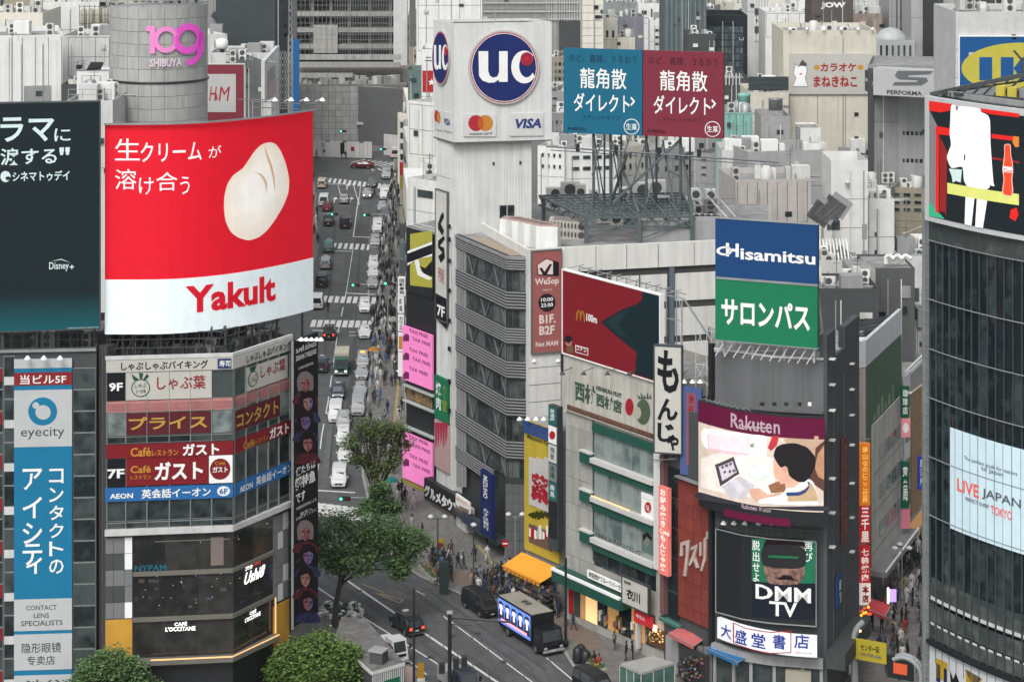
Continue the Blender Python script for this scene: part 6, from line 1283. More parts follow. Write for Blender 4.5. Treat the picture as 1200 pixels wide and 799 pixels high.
# ======================= 14: background city =======================
def bb(label, x0, x1, yt, d, depth=14, m=white, skew=0, name='background_building', win=None, wg=g_dark, joints=None, n=5, seed=0, cat='building', par=.8, yb=None, side=0):
    """distant block: front at depth d between columns x0..x1 with its roof edge on row yt; skew turns it"""
    fc = Face.px((x0, d), (x1, d+skew)); zt = ZP(yt, d)
    t = thing(name, fc.at(fc.L/2, gz(d)), label, cat); P = body(t, m, fc, depth, zt, 0, True, par)
    H_ = yb or (yt+80)
    for w in (win or ()): windows(t, fc, w[0], w[1], w[2], w[3], w[4], w[5], wg if len(w) < 7 else w[6], mull, w[7] if len(w) > 7 else .75, w[8] if len(w) > 8 else .6, .06)
    if joints: seams(t, fc, *joints[:4], joints[4], joints[5], w=.08)
    r = random.Random(seed*7+int(x0)); zf = ZP(yt, d)-1.2
    for i in range(2): q = fc.L*r.uniform(.04, .96); fbox(t, 'downpipe', r.choice((pale, grey)), fc, q, q+.12, gz(d), zf, .01, .12)
    if not win:
        for i in range(5): q = fc.L*r.uniform(.05, .9); z_ = zf-r.uniform(0, 9); fbox(t, 'wall_vent', r.choice((dgrey, acm, g_dark)), fc, q, q+r.choice((.5, .9)), z_-.6, z_, .01, r.choice((.06, .3)))
    if joints is None and depth > 6: fbox(t, 'joint', seam, fc, 0, fc.L, zf-3.4, zf-3.34, .01, .01); fbox(t, 'joint', seam, fc, 0, fc.L, zf-6.8, zf-6.74, .01, .01)
    if n: clutter(t, P, zt-par+.06, n+(6 if d < 350 else 3), seed)
    return t, fc
tanw = mat('olive_tan_wall', (.30, .27, .20), streak=.15); mint = mat('mint_wall', (.20, .42, .36), streak=.2); navyw = mat('steel_blue_wall', (.085, .115, .125), streak=.1); beige = mat('beige_wall', (.44, .42, .37), streak=.12)
t, fc = bb('plain white block with a recessed bay right above the dark teal billboard', -40, 73, 43, 300, 16, white, 3, win=[(40, 52, 104, 116, 1, 1)], joints=(-20, 72, 45, 130, 6, 0), seed=1)
fpx(t, 'recess', grey, fc, 28, 60, 101, 130, .004, .05); fpx(t, 'downpipe', pale, fc, 12.5, 14, 45, 130, .01, .15); bars(t, 'aerial', steel, [((WX(14, 299), 299, ZP(120, 299)), (WX(14, 299), 299, ZP(38, 299)), .08)])
bb('grey service block squeezed between the white curved roof block and the cylinder tower', 73, 130, 42, 322, 12, pale, 0, joints=(80, 128, 44, 90, 3, 2), seed=2)
bb('cream block with two small square windows on the far left skyline', -30, 50, 15, 345, 14, cream, 0, win=[(3, 26, 22, 34, 2, 1, g_dark, .45, .8)], seed=3)
bb('olive tan slab at the top left corner', -40, 44, -14, 400, 14, tanw, 0, n=2, seed=4, win=[(-20, 6, -6, 12, 3, 1)])
bb('pale block with one tiny window behind the cream roofs', 48, 116, 3, 365, 12, white, 2, win=[(56, 60, 8, 14, 1, 1), (50, 53, 6, 22, 1, 1)], seed=5)
t = thing('tank_frame', (WX(110, 345), 345, ZP(45, 345)), 'caged beige rooftop tanks beside the cylinder tower', 'water tanks')
prism(t, 'plinth', pale, [(WX(92, 344), 344), (WX(130, 344), 344), (WX(130, 344), 350), (WX(92, 344), 350)], 10, ZP(41, 344))
for i in range(4): lathe(t, 'tank', mat('tank_beige', (.38, .36, .29), streak=.2), (WX(98+i*8.5, 347), 347, ZP(41, 344)), [(.52, .1), (.52, 3.6), (.2, 3.9)], 12)
bars(t, 'cage', dsteel, [((WX(93+i*6, 345), 345, ZP(41, 345)), (WX(93+i*6, 345), 345, ZP(6, 345)), .06) for i in range(7)]+[((WX(93, 345), 345, ZP(y, 345)), (WX(129, 345), 345, ZP(y, 345)), .05) for y in (8, 18, 28, 38)])
t, fc = bb('small white house shaped plant room with solar tubes on top beside the cylinder tower', 90, 128, 84, 288, 6, white, 0, n=0, win=[(96, 118, 88, 104, 2, 1, white, .95, .9)], par=.4)
bars(t, 'solar_tubes', blackp, [((WX(103+i*3, 289), 289+i*.2, ZP(82, 289)), (WX(108+i*3, 291), 291, ZP(74, 291)), .2) for i in range(5)])
t, fc = bb('low grey roof with pipes directly above the red screen by the cylinder', 78, 132, 118, 262, 14, pale, 0, n=9, seed=8, par=.5)
rail(t, [Vector((WX(80, 263), 263, ZP(118, 262))), Vector((WX(130, 263), 263, ZP(118, 262)))], 1.2, .05)
bb('dark mechanical roof behind the plant room', 72, 130, 99, 300, 10, dgrey, 0, n=8, seed=9)
# right of the cylinder
t, fc = bb('big grey office slab with a dark ledge and two stacked dark glass bays', 236, 336, -30, 420, 20, grey, 0, n=0, joints=(250, 290, -20, 60, 3, 4))
fpx(t, 'ledge', dgrey, fc, 250, 334, 14, 20, .01, 1.2)
for y0 in (-8, 22):
    fpx(t, 'glass_bay', g_dark, fc, 291, 323, y0, y0+20, .02, .1)
    for x in (297, 303, 314): fpx(t, 'mullion', mull, fc, x, x+.8, y0, y0+20, .12, .05)
    fpx(t, 'blind', pale, fc, 308, 316, y0, y0+19, .13, .03)
t, fc = bb('dark navy slab beside the construction frame', 322, 341, -20, 405, 14, mat('ink_blue_wall', (.035, .045, .05)), 4, n=0)
t, fc = bb('light low roof with a shed and round duct right of the cylinder tower', 245, 318, 62, 345, 12, pale, 0, n=5, seed=12, joints=(248, 300, 64, 75, 3, 0))
lathe(t, 'round_duct', white, (WX(256, 345), 349, ZP(60, 345)), [(.8, 0), (1.0, .3), (1.0, 1.3), (.5, 1.6)], 14)
t, fc = bb('dark grey textured wall behind the fashion shop sign', 283, 306, 71, 318, 10, mat('gravel_grey_wall', (.13, .14, .138), streak=.2), 1, n=2, seed=13)
SF2 = Face.px((305.5, 316), (322, 340))
t = thing('end_screen_wall', SF2.at(0, 12), 'slanted pale hoarding with a faded portrait, right of the dark textured wall', 'billboard'); fpx(t, 'board', pale, SF2, 306, 322, 72, 122, 0, .5)
shape(t, 'portrait', mat('faded_portrait', (.36, .30, .28)), SF2, [(309, 84), (319, 74), (319, 112), (309, 118)], .53); shape(t, 'portrait_hair', grey, SF2, [(311, 84), (317, 78), (318, 92), (312, 96)], .55)
HM = Face.px((244, 300), (287, 300))
t = sign('maroon framed white fashion shop sign with slanted red letters behind the red screen', HM, 244, 286.5, 75.5, 142, flat('dusty_maroon', (.27, .05, .075)), out=0, th=.6, frame=pale)
SH(t, 'white_field', flat('fashion_white', (.62, .62, .60)), HM, [(244, 86.5), (277, 86.5), (277, 131), (244, 131)]); hmr = flat('fashion_red', (.48, .03, .05))
ST(t, 'H', hmr, HM, 246, 253, 101, 118, .0, False, .25, d=.02); ST(t, '&', hmr, HM, 252, 256, 110, 117, .02, False, .2, d=.02); ST(t, 'M', hmr, HM, 257, 268, 101, 118, .0, False, .2, d=.02)
t = thing('mast', (WX(341, 305), 305, 14), 'pale lattice mast beside the tall blue banner', 'mast')
seg = []
for k in range(16): z_ = ZP(128, 305)+k*1.0; seg += [((WX(338, 305), 305, z_), (WX(342.5, 305), 305, z_+1), .05), ((WX(342.5, 305), 305, z_), (WX(338, 305), 305, z_+1), .05)]
bars(t, 'lattice', steel, seg+[((WX(x, 305), 305, ZP(140, 305)), (WX(x, 305), 305, ZP(42, 305)), .12) for x in (338, 342.5)])
t = thing('tall_banner', (WX(347, 304), 304, 14), 'tall slim bright blue banner left of the construction site', 'banner'); BF_ = Face.px((343.5, 304), (351.5, 304)); fpx(t, 'panel', flat('cerulean_banner', (.02, .15, .36)), BF_, 344, 351, 46, 133, 0, .3)
t = thing('side_scaffold', (WX(328, 320), 320, 14), 'tangle of grey scaffold between the slanted hoarding and the mast', 'scaffold')
seg = []
for i in range(6):
    for j in range(8): a = Vector((WX(322+i*3, 322), 322+(i % 2), ZP(125-j*8, 322))); seg += [(a, a+Vector((.4, .4, 1)), .04), (a, a+Vector((.4, 0, 0)), .04), (a+Vector((.4, 0, 0)), a+Vector((0, 0, 1)), .04)]
bars(t, 'tubes', steel, seg)
# construction site at the head of the street
CF_ = Face.px((337, 485), (480, 485))
t = thing('construction_frame', CF_.at(CF_.L/2, 14), 'unfinished concrete building frame with bare floors and scaffolding at the head of the street', 'building')
conc = mat('raw_concrete', (.36, .355, .33), streak=.3, var=.15)
prism(t, 'core', mat('dark_backing', (.08, .083, .08), var=.4, scale=.3), back(Face([tuple(CF_.at(0, 0, -5).xy), tuple(CF_.at(CF_.L-2, 0, -5).xy)]), 14), 14, ZP(-20, 485))
for y in (-6, 14, 33, 52): panel(t, 'floor_slab', conc, CF_, 0 if y != 33 else 1, CF_.u(462), CF_.z(337, y+5), CF_.z(337, y), -5, 5.6)
for x in (340, 363, 385, 407, 431, 455): fpx(t, 'column', conc, CF_, x, x+3.6, -20, 66, -3, 1.0)
fpx(t, 'concrete_wall', conc, CF_, 368, 396, 29, 62, .7, .3); fpx(t, 'pale_column', pale, CF_, 462, 478, -20, 78, 0, 3)
seg = [(CF_.at(CF_.u(x), CF_.z(337, 66), 1.0), CF_.at(CF_.u(x), CF_.z(337, -20), 1.0), .06) for x in range(396, 460, 3)]+[(CF_.at(CF_.u(338), CF_.z(337, y), 1.0), CF_.at(CF_.u(460), CF_.z(337, y), 1.0), .05) for y in (0, 6, 20, 27, 40, 46, 58)]+[(CF_.at(CF_.u(x), CF_.z(337, 66), .9), CF_.at(CF_.u(x), CF_.z(337, -20), .9), .05) for x in range(338, 396, 5)]
bars(t, 'scaffold', steel, seg)
CW = Face.px((340, 470), (478, 470))
t = thing('retaining_bands', CW.at(0, 14), 'stepped pale concrete bands and rubble below the unfinished frame', 'retaining wall')
for i, (y0, y1, o_) in enumerate(((64, 70, 0), (72, 78, 1.5), (84, 89, 3))): panel(t, 'band', conc if i != 1 else mat('light_concrete', (.34, .33, .31), streak=.2), CW, CW.u(351), CW.u(470 if i < 2 else 415), CW.z(340, y1), CW.z(340, y0), o_, .8)
prism(t, 'bank', mat('rubble_bank', (.15, .145, .13), var=.4, scale=1.5), [tuple(CW.at(CW.u(a), 0, b).xy) for a, b in ((340, 6), (478, 6), (478, -6), (340, -6))], 12, CW.z(340, 96))
prism(t, 'bank', MC['rubble_bank'], [tuple(CW.at(CW.u(a), 0, b).xy) for a, b in ((340, 0), (478, 0), (478, -6), (340, -6))], 12, CW.z(340, 80))
for i in range(50): x = R.uniform(352, 470); link('rubble_block', cbox(R.choice((.8, 1.4, 2.2)), 1.2, R.choice((.5, 1.0, 1.6)), R.choice((conc, pale, grey))), t, Matrix.Translation(CW.at(CW.u(x), CW.z(340, 96), R.uniform(1, 5))) @ Matrix.Rotation(R.uniform(0, 3), 4, 'Z'))
SW = Face.px((344, 452), (444, 452), (452, 450), (480, 447))
t = thing('site_screen', SW.at(0, 12), 'tall grey sheet panel screen along the construction site', 'fence')
shp = mat('sheet_panel', (.36, .36, .345), rnd=.07, streak=.2)
u1_ = SW.L; nc = 18
for i in range(nc):
    for j in range(9):
        zt_ = SW.z(344, 101)-(.0 if i > 2 else 0); hh = (zt_-13.0)/9; a = u1_*i/nc
        if j < 2 and SW.u(418) < a < SW.u(438): continue
        panel(t, 'sheet_panel', shp, SW, a+.03, a+u1_/nc-.03, 13.0+j*hh+.03, 13.0+(j+1)*hh-.03, 0, .1)
prism(t, 'backing', seam, [tuple(SW.at(q, 0, -.02).xy) for q in (0, SW.L*.5, SW.L)]+[tuple(SW.at(q, 0, -.3).xy) for q in (SW.L, SW.L*.5, 0)], 12, SW.z(344, 101)-.1)
panel(t, 'opening_beam', pale, SW, SW.u(418), SW.u(440), SW.z(344, 146), SW.z(344, 143), .1, .5); panel(t, 'blue_gate', flat('gate_blue', (.10, .28, .42)), SW, SW.u(428), SW.u(437), SW.z(344, 160), SW.z(344, 153), .1, .4)
HB = Face.px((362, 440), (436, 437)); t = thing('white_hoarding', HB.at(0, 12), 'low white site hoarding panels with small notices at the end of the street', 'fence')
for i in range(15):
    a = HB.L*i/15; panel(t, 'hoarding_panel', mat('hoarding_white', (.50, .49, .48), rnd=.08), HB, a+.02, a+HB.L/15-.02, gz(438)+.1, HB.z(362, 164)-(0 if i % 4 else .3), 0, .1)
for x, y, w, h_, m_ in ((377, 168, 3, 4, grey), (379, 175, 2, 4, blackp), (399, 167, 5, 13, blackp), (411.5, 172, 4, 5, crim), (370, 183, 4, 3, grey), (386, 170, 2, 7, pale)): fpx(t, 'notice', m_, HB, x, x+w, y, y+h_, .12, .04)
HB2 = Face.px((450, 441), (475, 438)); t = thing('white_hoarding', HB2.at(0, 12), 'short white hoarding right of the site gate', 'fence')
for i in range(5): a = HB2.L*i/5; panel(t, 'hoarding_panel', MC['hoarding_white'], HB2, a+.02, a+HB2.L/5-.02, gz(440)+.1, HB2.z(450, 157), 0, .1)

# right side of the street, behind the sign tower
FS = Face.px((474.5, 330), (512, 322)); 
t, fc = bb('narrow pale block with one black window right of the street', 477.5, 512, 208, 318, 12, white, -4, win=[(489, 508, 221, 231, 1, 1, g_dark, .95, .9)], n=6, seed=21)
t, fc = bb('pale house with small ladders above the right side of the street', 478, 512, 118, 352, 14, white, -4, joints=(480, 510, 122, 180, 2, 2), n=6, seed=22, win=[(484, 492, 150, 162, 1, 1)])
t, fc = bb('cream stub with tangled wires on its roof at the far right kerb', 466, 482, 132, 410, 10, cream, -2, n=3, seed=23, win=[(468, 480, 140, 190, 1, 4)])
t, fc = bb('green glazed stair tower by the red flag sign', 478, 500, 82, 385, 8, mat('green_glass_wall', (.10, .16, .15)), 0, n=0, joints=(479, 500, 83, 108, 4, 3))
t, fc = bb('white slab with a red star flag panel left of the card cube', 494, 516, 58, 375, 10, white, 0, n=1, seed=24); fpx(t, 'red_panel', flat('flag_red', (.48, .03, .03)), fc, 495, 512, 83, 108, .01, .1); shape(t, 'star', wht, fc, [(506, 92), (507, 95), (510, 95), (508, 97), (509, 100), (506, 98.5), (503, 100), (504, 97), (502, 95), (505, 95)], .13); text(t, 'ニ', dk, fc, 498, 506, 67, 72, .02, .03)
t, fc = bb('tall off white tower rising behind the card cube', 488, 565, -30, 430, 16, white, 0, n=0, joints=(490, 563, -20, 60, 3, 3)); fpx(t, 'dark_slot', seam, fc, 480, 487, -20, 55, .01, .2)
t, fc = bb('tan stone column block between the site and the off white tower', 479, 489, 14, 440, 8, tanw, 0, n=0)
t, fc = bb('dark roofed block with pipes behind the narrow pale blocks', 500, 520, 112, 400, 10, pale, 0, n=3, seed=25)
# block carrying yellow and pink panels
YB = Face.px((476, 255), (511, 249.5)); t = thing('advert_block', YB.at(0, 0), 'dark street corner block stacked with yellow, black and pink advertising panels', 'building')
prism(t, 'wall', blackp, [tuple(YB.p[0]), tuple(YB.p[1]), (YB.p[1].x+3, YB.p[1].y+6), (YB.p[0].x+6, YB.p[0].y+8)], 0, YB.z(476, 266)); 
prism(t, 'roof', roofm, [tuple(YB.p[0]), tuple(YB.p[1]), (YB.p[1].x+3, YB.p[1].y+6), (YB.p[0].x+6, YB.p[0].y+8)], YB.z(476, 266)+.01, YB.z(476, 265))
for y in (262.0, 258.5): fpx(t, 'roof_rail', pale, YB, 477, 512, y, y+.8, -.1, .08)
fpx(t, 'glass_floor', glass('amber_shop_glass', c=(.05, .045, .03), c2=(.35, .22, .10), rough=.2), YB, 477, 507, 452, 466, .02, .06)
for x in (486, 497, 505): fpx(t, 'mullion', dsteel, YB, x, x+.8, 452, 466, .08, .05)
for y in (449, 467, 497): fpx(t, 'edge_band', mat('pale_edge', (.36, .40, .38)), YB, 476, 512, y, y+1.8, .02, .5)
fpx(t, 'olive_band', mat('olive_band', (.22, .19, .03)), YB, 476, 508, 560, 566, .02, .6); fpx(t, 'shopfront', g_dark, YB, 476, 508, 567, 592, .02, .1)
s = sign('yellow and black panel with a bold slanted stroke on the advert block', YB, 479, 509, 269, 340, blackp, out=.05, th=.2); yg = flat('lemon_panel', (.52, .50, .09))
SH(s, 'lemon_field', yg, YB, [(483, 274), (509, 270), (509, 337), (483, 334)])
SH(s, 'white_stroke', wht, YB, [(480, 294), (509, 283), (509, 300), (493, 303), (496, 318), (509, 326), (505, 328), (492, 322), (488, 305), (480, 311)], d=.01); SH(s, 'black_stroke', blk, YB, [(480, 297), (509, 286), (509, 297), (480, 308)], d=.02); SH(s, 'black_stroke', blk, YB, [(494, 311), (501, 314), (509, 305), (509, 324), (499, 320)], d=.02)
pkl = flat('hot_pink_screen', (.72, .20, .46), emit=.22); pkd = flat('plum_print', (.20, .03, .12))
def taxfree(label, y0, y1, rows):
    s = sign(label, YB, 476, 511, y0, y1, pkl, 'screen', 'pink_screen', .3, .2)
    for k, y in enumerate(rows): ST(s, 'TAX FREE', pkd, YB, 484 if k % 2 == 0 else 488, 506 if k % 2 == 0 else 509, y, y+4, .01); SH(s, 'shirt_mark', pkd, YB, [(477, y+10), (480, y+6), (484, y+8), (484, y+15), (477, y+15)]) if k % 2 == 0 else None
taxfree('upper glowing pink tax free screen beside the crowded pavement', 380, 443, (384, 394, 406, 417, 428))
taxfree('lower glowing pink tax free screen near the bare tree', 504, 558, (508, 518, 530, 541))
s = sign('white vertical sign with dark marks, upper of the stack at the street corner', Face.px((466, 266), (476, 266)), 466.5, 475, 324, 346, wht, out=0, th=.4); WF = Face.px((466, 266), (476, 266)); ST(s, '回転寿司', blk, WF, 468, 474, 326, 344, .02, True)
s = sign('white narrow vertical sign below the upper white one', WF, 466.5, 473.5, 347, 366, wht, out=0, th=.4); ST(s, '麺処', blk, WF, 468, 472, 349, 364, .02, True)
s = sign('white plate with red marks in the vertical stack by the pink screen', WF, 466.5, 473.5, 368, 387, wht, out=0, th=.4); ST(s, 'カフェ', blk, WF, 468, 472, 370, 385, .02, True)
s = sign('orange and white vertical sign lowest of the stack by the upper pink screen', WF, 466.5, 474, 389, 411, wht, out=0, th=.4); SH(s, 'orange_field', orp, WF, [(467.5, 393), (473, 393), (473, 408), (467.5, 408)])
s = sign('plain white vertical panel by the crowd left of the pink screen', WF, 466.5, 474, 412, 440, wht, out=0, th=.4)
for i, (y, m_) in enumerate(((190, redp), (206, MC['olive_band']), (222, tanw), (242, tanw), (262, dgrey), (284, navyw), (304, dgrey))):
    dd = 395-i*17; f_ = Face.px((468, dd), (476, dd)); s = sign(('red', 'olive', 'ochre', 'tan lettered', 'dark', 'blue grey', 'charcoal')[i]+' narrow projecting sign, number of the row climbing the street edge', f_, 468.5, 475, y, y+17-i*0, m_, out=0, th=.5)
    s['label'] = ('red', 'olive', 'ochre', 'pale tan', 'dark plain', 'blue grey', 'charcoal')[i]+' narrow sign projecting over the right pavement, in the row climbing the street'
# low shops along right pavement of the street
for i in range(7):
    dd = 275+i*22; x0 = 470+i*0.6; f_ = Face.px((472.5, dd+21), (476.5, dd)); t = thing('street_shop', f_.at(0, gz(dd)), ('narrow corner shop front nearest the pink screens', 'second narrow shop front up the right pavement', 'third narrow shop front up the right pavement', 'fourth narrow shop front up the right pavement', 'fifth narrow shop front up the right pavement', 'sixth narrow shop front up the right pavement', 'farthest narrow shop front on the right pavement')[i], 'building')
    m_ = (pale, grey, white, tanw, pale, grey, cream)[i]
    prism(t, 'wall', m_, [tuple(f_.p[0]), tuple(f_.p[1]), (f_.p[1].x+6, f_.p[1].y), (f_.p[0].x+6, f_.p[0].y)], 0, gz(dd)+(19, 17, 20, 16, 18, 15, 17)[i]-6*(i < 2))
    for j in range(4): fbox(t, 'window', g_dark, f_, 2, 18, gz(dd)+3.6+j*3.2, gz(dd)+5.2+j*3.2, .02, .1)

# skyline centre, right of the cube
def ribs(t, fc, x0, x1, y0, y1, step, m, w=.3, th=.3, name='rib'):
    x = x0
    while x < x1: fpx(t, name, m, fc, x, x+w*step, y0, y1, .01, th); x += step
t, fc = bb('grey louvred block behind the cube, left of the slim white tower', 560, 682, -30, 500, 16, mat('louvre_grey_block', (.25, .25, .24), streak=.15), 0, n=0); ribs(t, fc, 640, 680, -20, 25, 3, pale); fpx(t, 'dark_stairwell', dgrey, fc, 655, 680, 24, 58, .01, .2)
for y in (3, 13, 22): fpx(t, 'floor_line', pale, fc, 560, 680, y, y+1, .4, .1)
t, fc = bb('slim off white tower with horizontal joints above the teal hoarding', 682, 707, -30, 440, 10, cream, 0, n=0, joints=(682, 706, -20, 60, 0, 9))
t, fc = bb('cream low house with a small dark door at the foot of the slim white tower', 706, 724, 21, 455, 8, cream, 0, n=2, seed=31, win=[(708, 722, 34, 46, 2, 1, g_dark, .4, .7)], par=.4)
t, fc = bb('small cream cubic house in front of the purple grey wall', 724, 744, 44, 450, 7, cream, 0, n=3, seed=32, par=.4, win=[(722, 728, 48, 55, 1, 1)])
t, fc = bb('purple grey rendered wall behind the little cream houses', 722, 754, 20, 480, 10, mat('purple_grey_wall', (.17, .17, .20), streak=.1), 0, n=4, seed=33)
t, fc = bb('long pale roofline with a green edge at the top centre', 706, 752, 3, 540, 12, mat('pale_teal_wall', (.22, .25, .245), streak=.1), 0, n=6, seed=34)
t, fc = bb('white house with tall slit windows left of the dark steel tower', 748, 782, 4, 500, 10, white, 0, n=4, seed=35, win=[(751, 759, 11, 19, 1, 1), (759, 778, 10, 24, 2, 1, g_dark, .2, .9)])
t, fc = bb('white stepped house with balconies in front of the slit window house', 762, 780, 24, 470, 8, white, 0, n=2, seed=36, win=[(766, 778, 32, 56, 1, 3, g_dark, .7, .4)])
t, fc = bb('dark blue grey ribbed tower block on the centre skyline', 779, 828, -30, 430, 16, navyw, 0, n=0); ribs(t, fc, 781, 827, -20, 60, 5.5, mat('slate_rib', (.13, .165, .175)))
t, fc = bb('tangled dark roof plant between the ribbed tower and the dark glass block', 806, 838, 40, 410, 10, dgrey, 0, n=8, seed=38)
t, fc = bb('dark glass grid office block with a planted black roof on the centre skyline', 826, 876, 18, 445, 14, mat('black_glass_wall', (.02, .026, .03), rough=.2), 0, n=5, seed=39, par=2.5); windows(t, fc, 831, 871, 31, 88, 9, 7, glass('blue_grid_glass', c=(.05, .07, .08), c2=(.12, .16, .17)), navyw, .85, .85)
t, fc = bb('slatted dark shed roof beneath the dark glass office', 840, 878, 92, 385, 12, dgrey, 0, n=2, seed=40); ribs(t, fc, 846, 868, 86, 100, 4, pale, .3, .2, 'roof_slat')
t, fc = bb('pale grey striped office with vertical fins left of the white boxes', 876, 902, -30, 470, 12, pale, 0, n=0); ribs(t, fc, 884, 901, -20, 48, 3.3, white, .4)
for y in (10, 31): fpx(t, 'dark_band', dgrey, fc, 884, 902, y, y+7, .4, .1)
t, fc = bb('white panelled box building with pipework, upper right of centre', 897, 952, 14, 430, 12, white, 0, n=6, seed=42, joints=(898, 950, 16, 44, 4, 1))
t, fc = bb('far white block behind the brown letter sign', 926, 960, -8, 520, 10, white, 0, n=4, seed=43)
t, fc = bb('dark brown slab tower with white letters on the skyline', 951, 1000, -30, 400, 9, mat('umber_slab', (.085, .07, .065), streak=.2), 0, n=0); text(t, 'JOW', wht, fc, 962, 991, 3, 11, .02, .045); fpx(t, 'edge_pipe', tanw, fc, 974, 975, 12, 36, .01, .2)
t, fc = bb('jumble of stained pale roofs right of the brown slab tower', 998, 1036, -8, 470, 12, pale, 0, n=12, seed=44, win=[(1002, 1030, 10, 34, 3, 2)])
t, fc = bb('low beige roof with vents in front of the jumbled roofs', 1000, 1034, 16, 420, 10, mat('rust_beige_wall', (.30, .24, .21), streak=.3), 0, n=8, seed=45)
# karaoke building
t, fc = bb('large beige building with a karaoke signboard and a lucky cat drawing', 918, 1027, 36, 335, 15, mat('karaoke_beige', (.55, .52, .44), streak=.10), 0, n=7, seed=46, joints=(925, 1024, 110, 250, 3, 2), win=[(1000, 1007, 130, 138, 1, 1), (1000, 1007, 158, 166, 1, 1)])
spots(t, fc, (925, 945, 965, 985, 1005, 1022), 36, .5)
KS_ = fc; s = sign('white karaoke signboard with a pale cat and red katakana on the beige building', KS_, 925, 1022, 63, 110.5, flat('karaoke_board', (.60, .59, .55)), out=.05, th=.25)
kr = flat('karaoke_red', (.45, .03, .03)); ST(s, 'カラオケ', kr, KS_, 961, 1003, 74, 84, .03); ST(s, 'まねきねこ', kr, KS_, 953, 1004, 89, 102, .03)
for x in (957, 1008): SH(s, 'maraca', orp, KS_, ell(x, 79, 3.5, 3, 12))
SH(s, 'cat_outline', grey, KS_, [(928, 102), (932, 92), (929, 86), (931, 74), (935, 77), (940, 76), (945, 73), (946, 84), (944, 92), (947, 102)]); SH(s, 'cat_body', wht, KS_, [(929, 101), (933, 92), (930, 86), (932, 76), (935, 78.5), (940, 77.5), (944, 75), (945, 84), (943, 92), (946, 101)], .01); SH(s, 'cat_hat', dgrey, KS_, [(936, 76), (940, 70), (945, 75), (944, 78)], .02); SH(s, 'cat_face', cr2, KS_, [(936, 86), (940, 86), (938, 88)], .02)
t, fc = bb('cream wing with a dark railed terrace left of the karaoke board', 877, 924, 108, 332, 12, mat('karaoke_beige', (.55, .52, .44)), 0, n=5, seed=47); fpx(t, 'terrace_rail', mat('dark_green_rail', (.03, .045, .045)), fc, 877, 924, 90, 106, .01, .15)
for y in (92, 98, 104): fpx(t, 'rail_line', dsteel, fc, 877, 924, y, y+.8, .17, .05)
lathe(t, 'roof_unit', white, (WX(903, 336), 338, ZP(104, 334)), [(1.6, 0), (1.6, 1.2), (.8, 1.6)], 12)
t, fc = bb('mint green duct block right of the maroon hoarding', 845, 882, 132, 318, 10, mint, 0, n=3, seed=48, joints=(846, 880, 134, 190, 4, 1)); lathe(t, 'mint_duct', mint, (WX(872, 322), 322, ZP(134, 322)), [(.9, 0), (.9, 2.6), (1.0, 2.7), (.9, 3.0), (.3, 3.1)], 14)
t, fc = bb('mid grey cube plant room with a round steel tank on top', 892, 926, 136, 296, 8, mat('mid_grey_cube', (.29, .29, .29), streak=.1), 0, n=0); lathe(t, 'steel_tank', steel, (WX(909, 299), 299, ZP(134, 296)), [(.95, .2), (.95, 1.6), (1.1, 1.7)], 16)
t, fc = bb('small white cabin with a flat lid beside the steel tank', 938, 962, 150, 300, 6, white, 0, n=0, par=.3)
t, fc = bb('broad light grey slab roof above the pinkish panels', 876, 966, 178, 284, 10, mat('slab_grey', (.33, .335, .33), streak=.08), 2, n=3, seed=51, par=1.4)
t, fc = bb('pinkish panelled plant building behind the blue and green roof sign', 862, 950, 211, 268, 10, mat('pinkish_panel_wall', (.43, .40, .38), streak=.12), 1, n=4, seed=52, joints=(864, 946, 214, 262, 7, 0)); fpx(t, 'door', g_dark, fc, 920, 928, 248, 254, .01, .05)
t, fc = bb('row of grey lockers and stairs on the roof right of the roof lattice', 846, 880, 176, 290, 8, pale, 0, n=7, seed=53, win=[(858, 866, 190, 196, 1, 1)])
t, fc = bb('white square stair tower with a round lamp right of the roof sign', 974, 1017, 188, 262, 8, mat('bright_white_wall', (.62, .62, .60), streak=.06), 0, n=0, win=[(1010, 1016, 262, 280, 1, 1, grey, .9, .95), (1010, 1016, 293, 310, 1, 1, grey, .9, .95)], par=1.2)
fc2 = fc; fpx(t, 'black_window', g_dark, fc, 975-5+5, 984, 258, 269, .01, .1); lathe(t, 'round_lamp', pale, (WX(993, 261.5), 261.5, ZP(216, 261.5)), [(.25, 0), (.3, .3), (.1, .45)], 10)
t, fc = bb('lower white annex joined to the square stair tower', 958, 975, 250, 258, 6, MC['bright_white_wall'], 0, n=0, win=[(969, 974, 290, 301, 1, 1)], par=.3); fpx(t, 'black_window', g_dark, fc, 970-1, 974.8, 257, 269, .02, .1)
t, fc = bb('white right wing of the stair tower with two narrow windows', 1018, 1048, 233, 266, 8, MC['bright_white_wall'], 0, n=3, seed=56, win=[(1024, 1029, 270, 279, 1, 1), (1024, 1029, 291, 300, 1, 1)], par=.8)
t, fc = bb('tall grey building with a white sports brand roof box and slatted windows', 1017, 1100, 76, 312, 14, mat('performa_grey', (.23, .235, .235), streak=.12), -2, n=0, par=.6)
fpx(t, 'light_strip_wall', grey, fc, 1053, 1085, 112, 330, .01, .08)
for y in (153, 185, 217, 248): windows(t, fc, 1056, 1082, y, y+6, 5, 1, g_dark, grey, .85, .9)
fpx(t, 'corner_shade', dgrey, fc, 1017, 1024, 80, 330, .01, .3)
SFc = Face.px((1029, 310), (1130, 305)); s = sign('white roof sign box with a grey S emblem and the word performa', SFc, 1030, 1120, 78, 109, flat('box_white', (.55, .56, .56)), out=0, th=3.0)
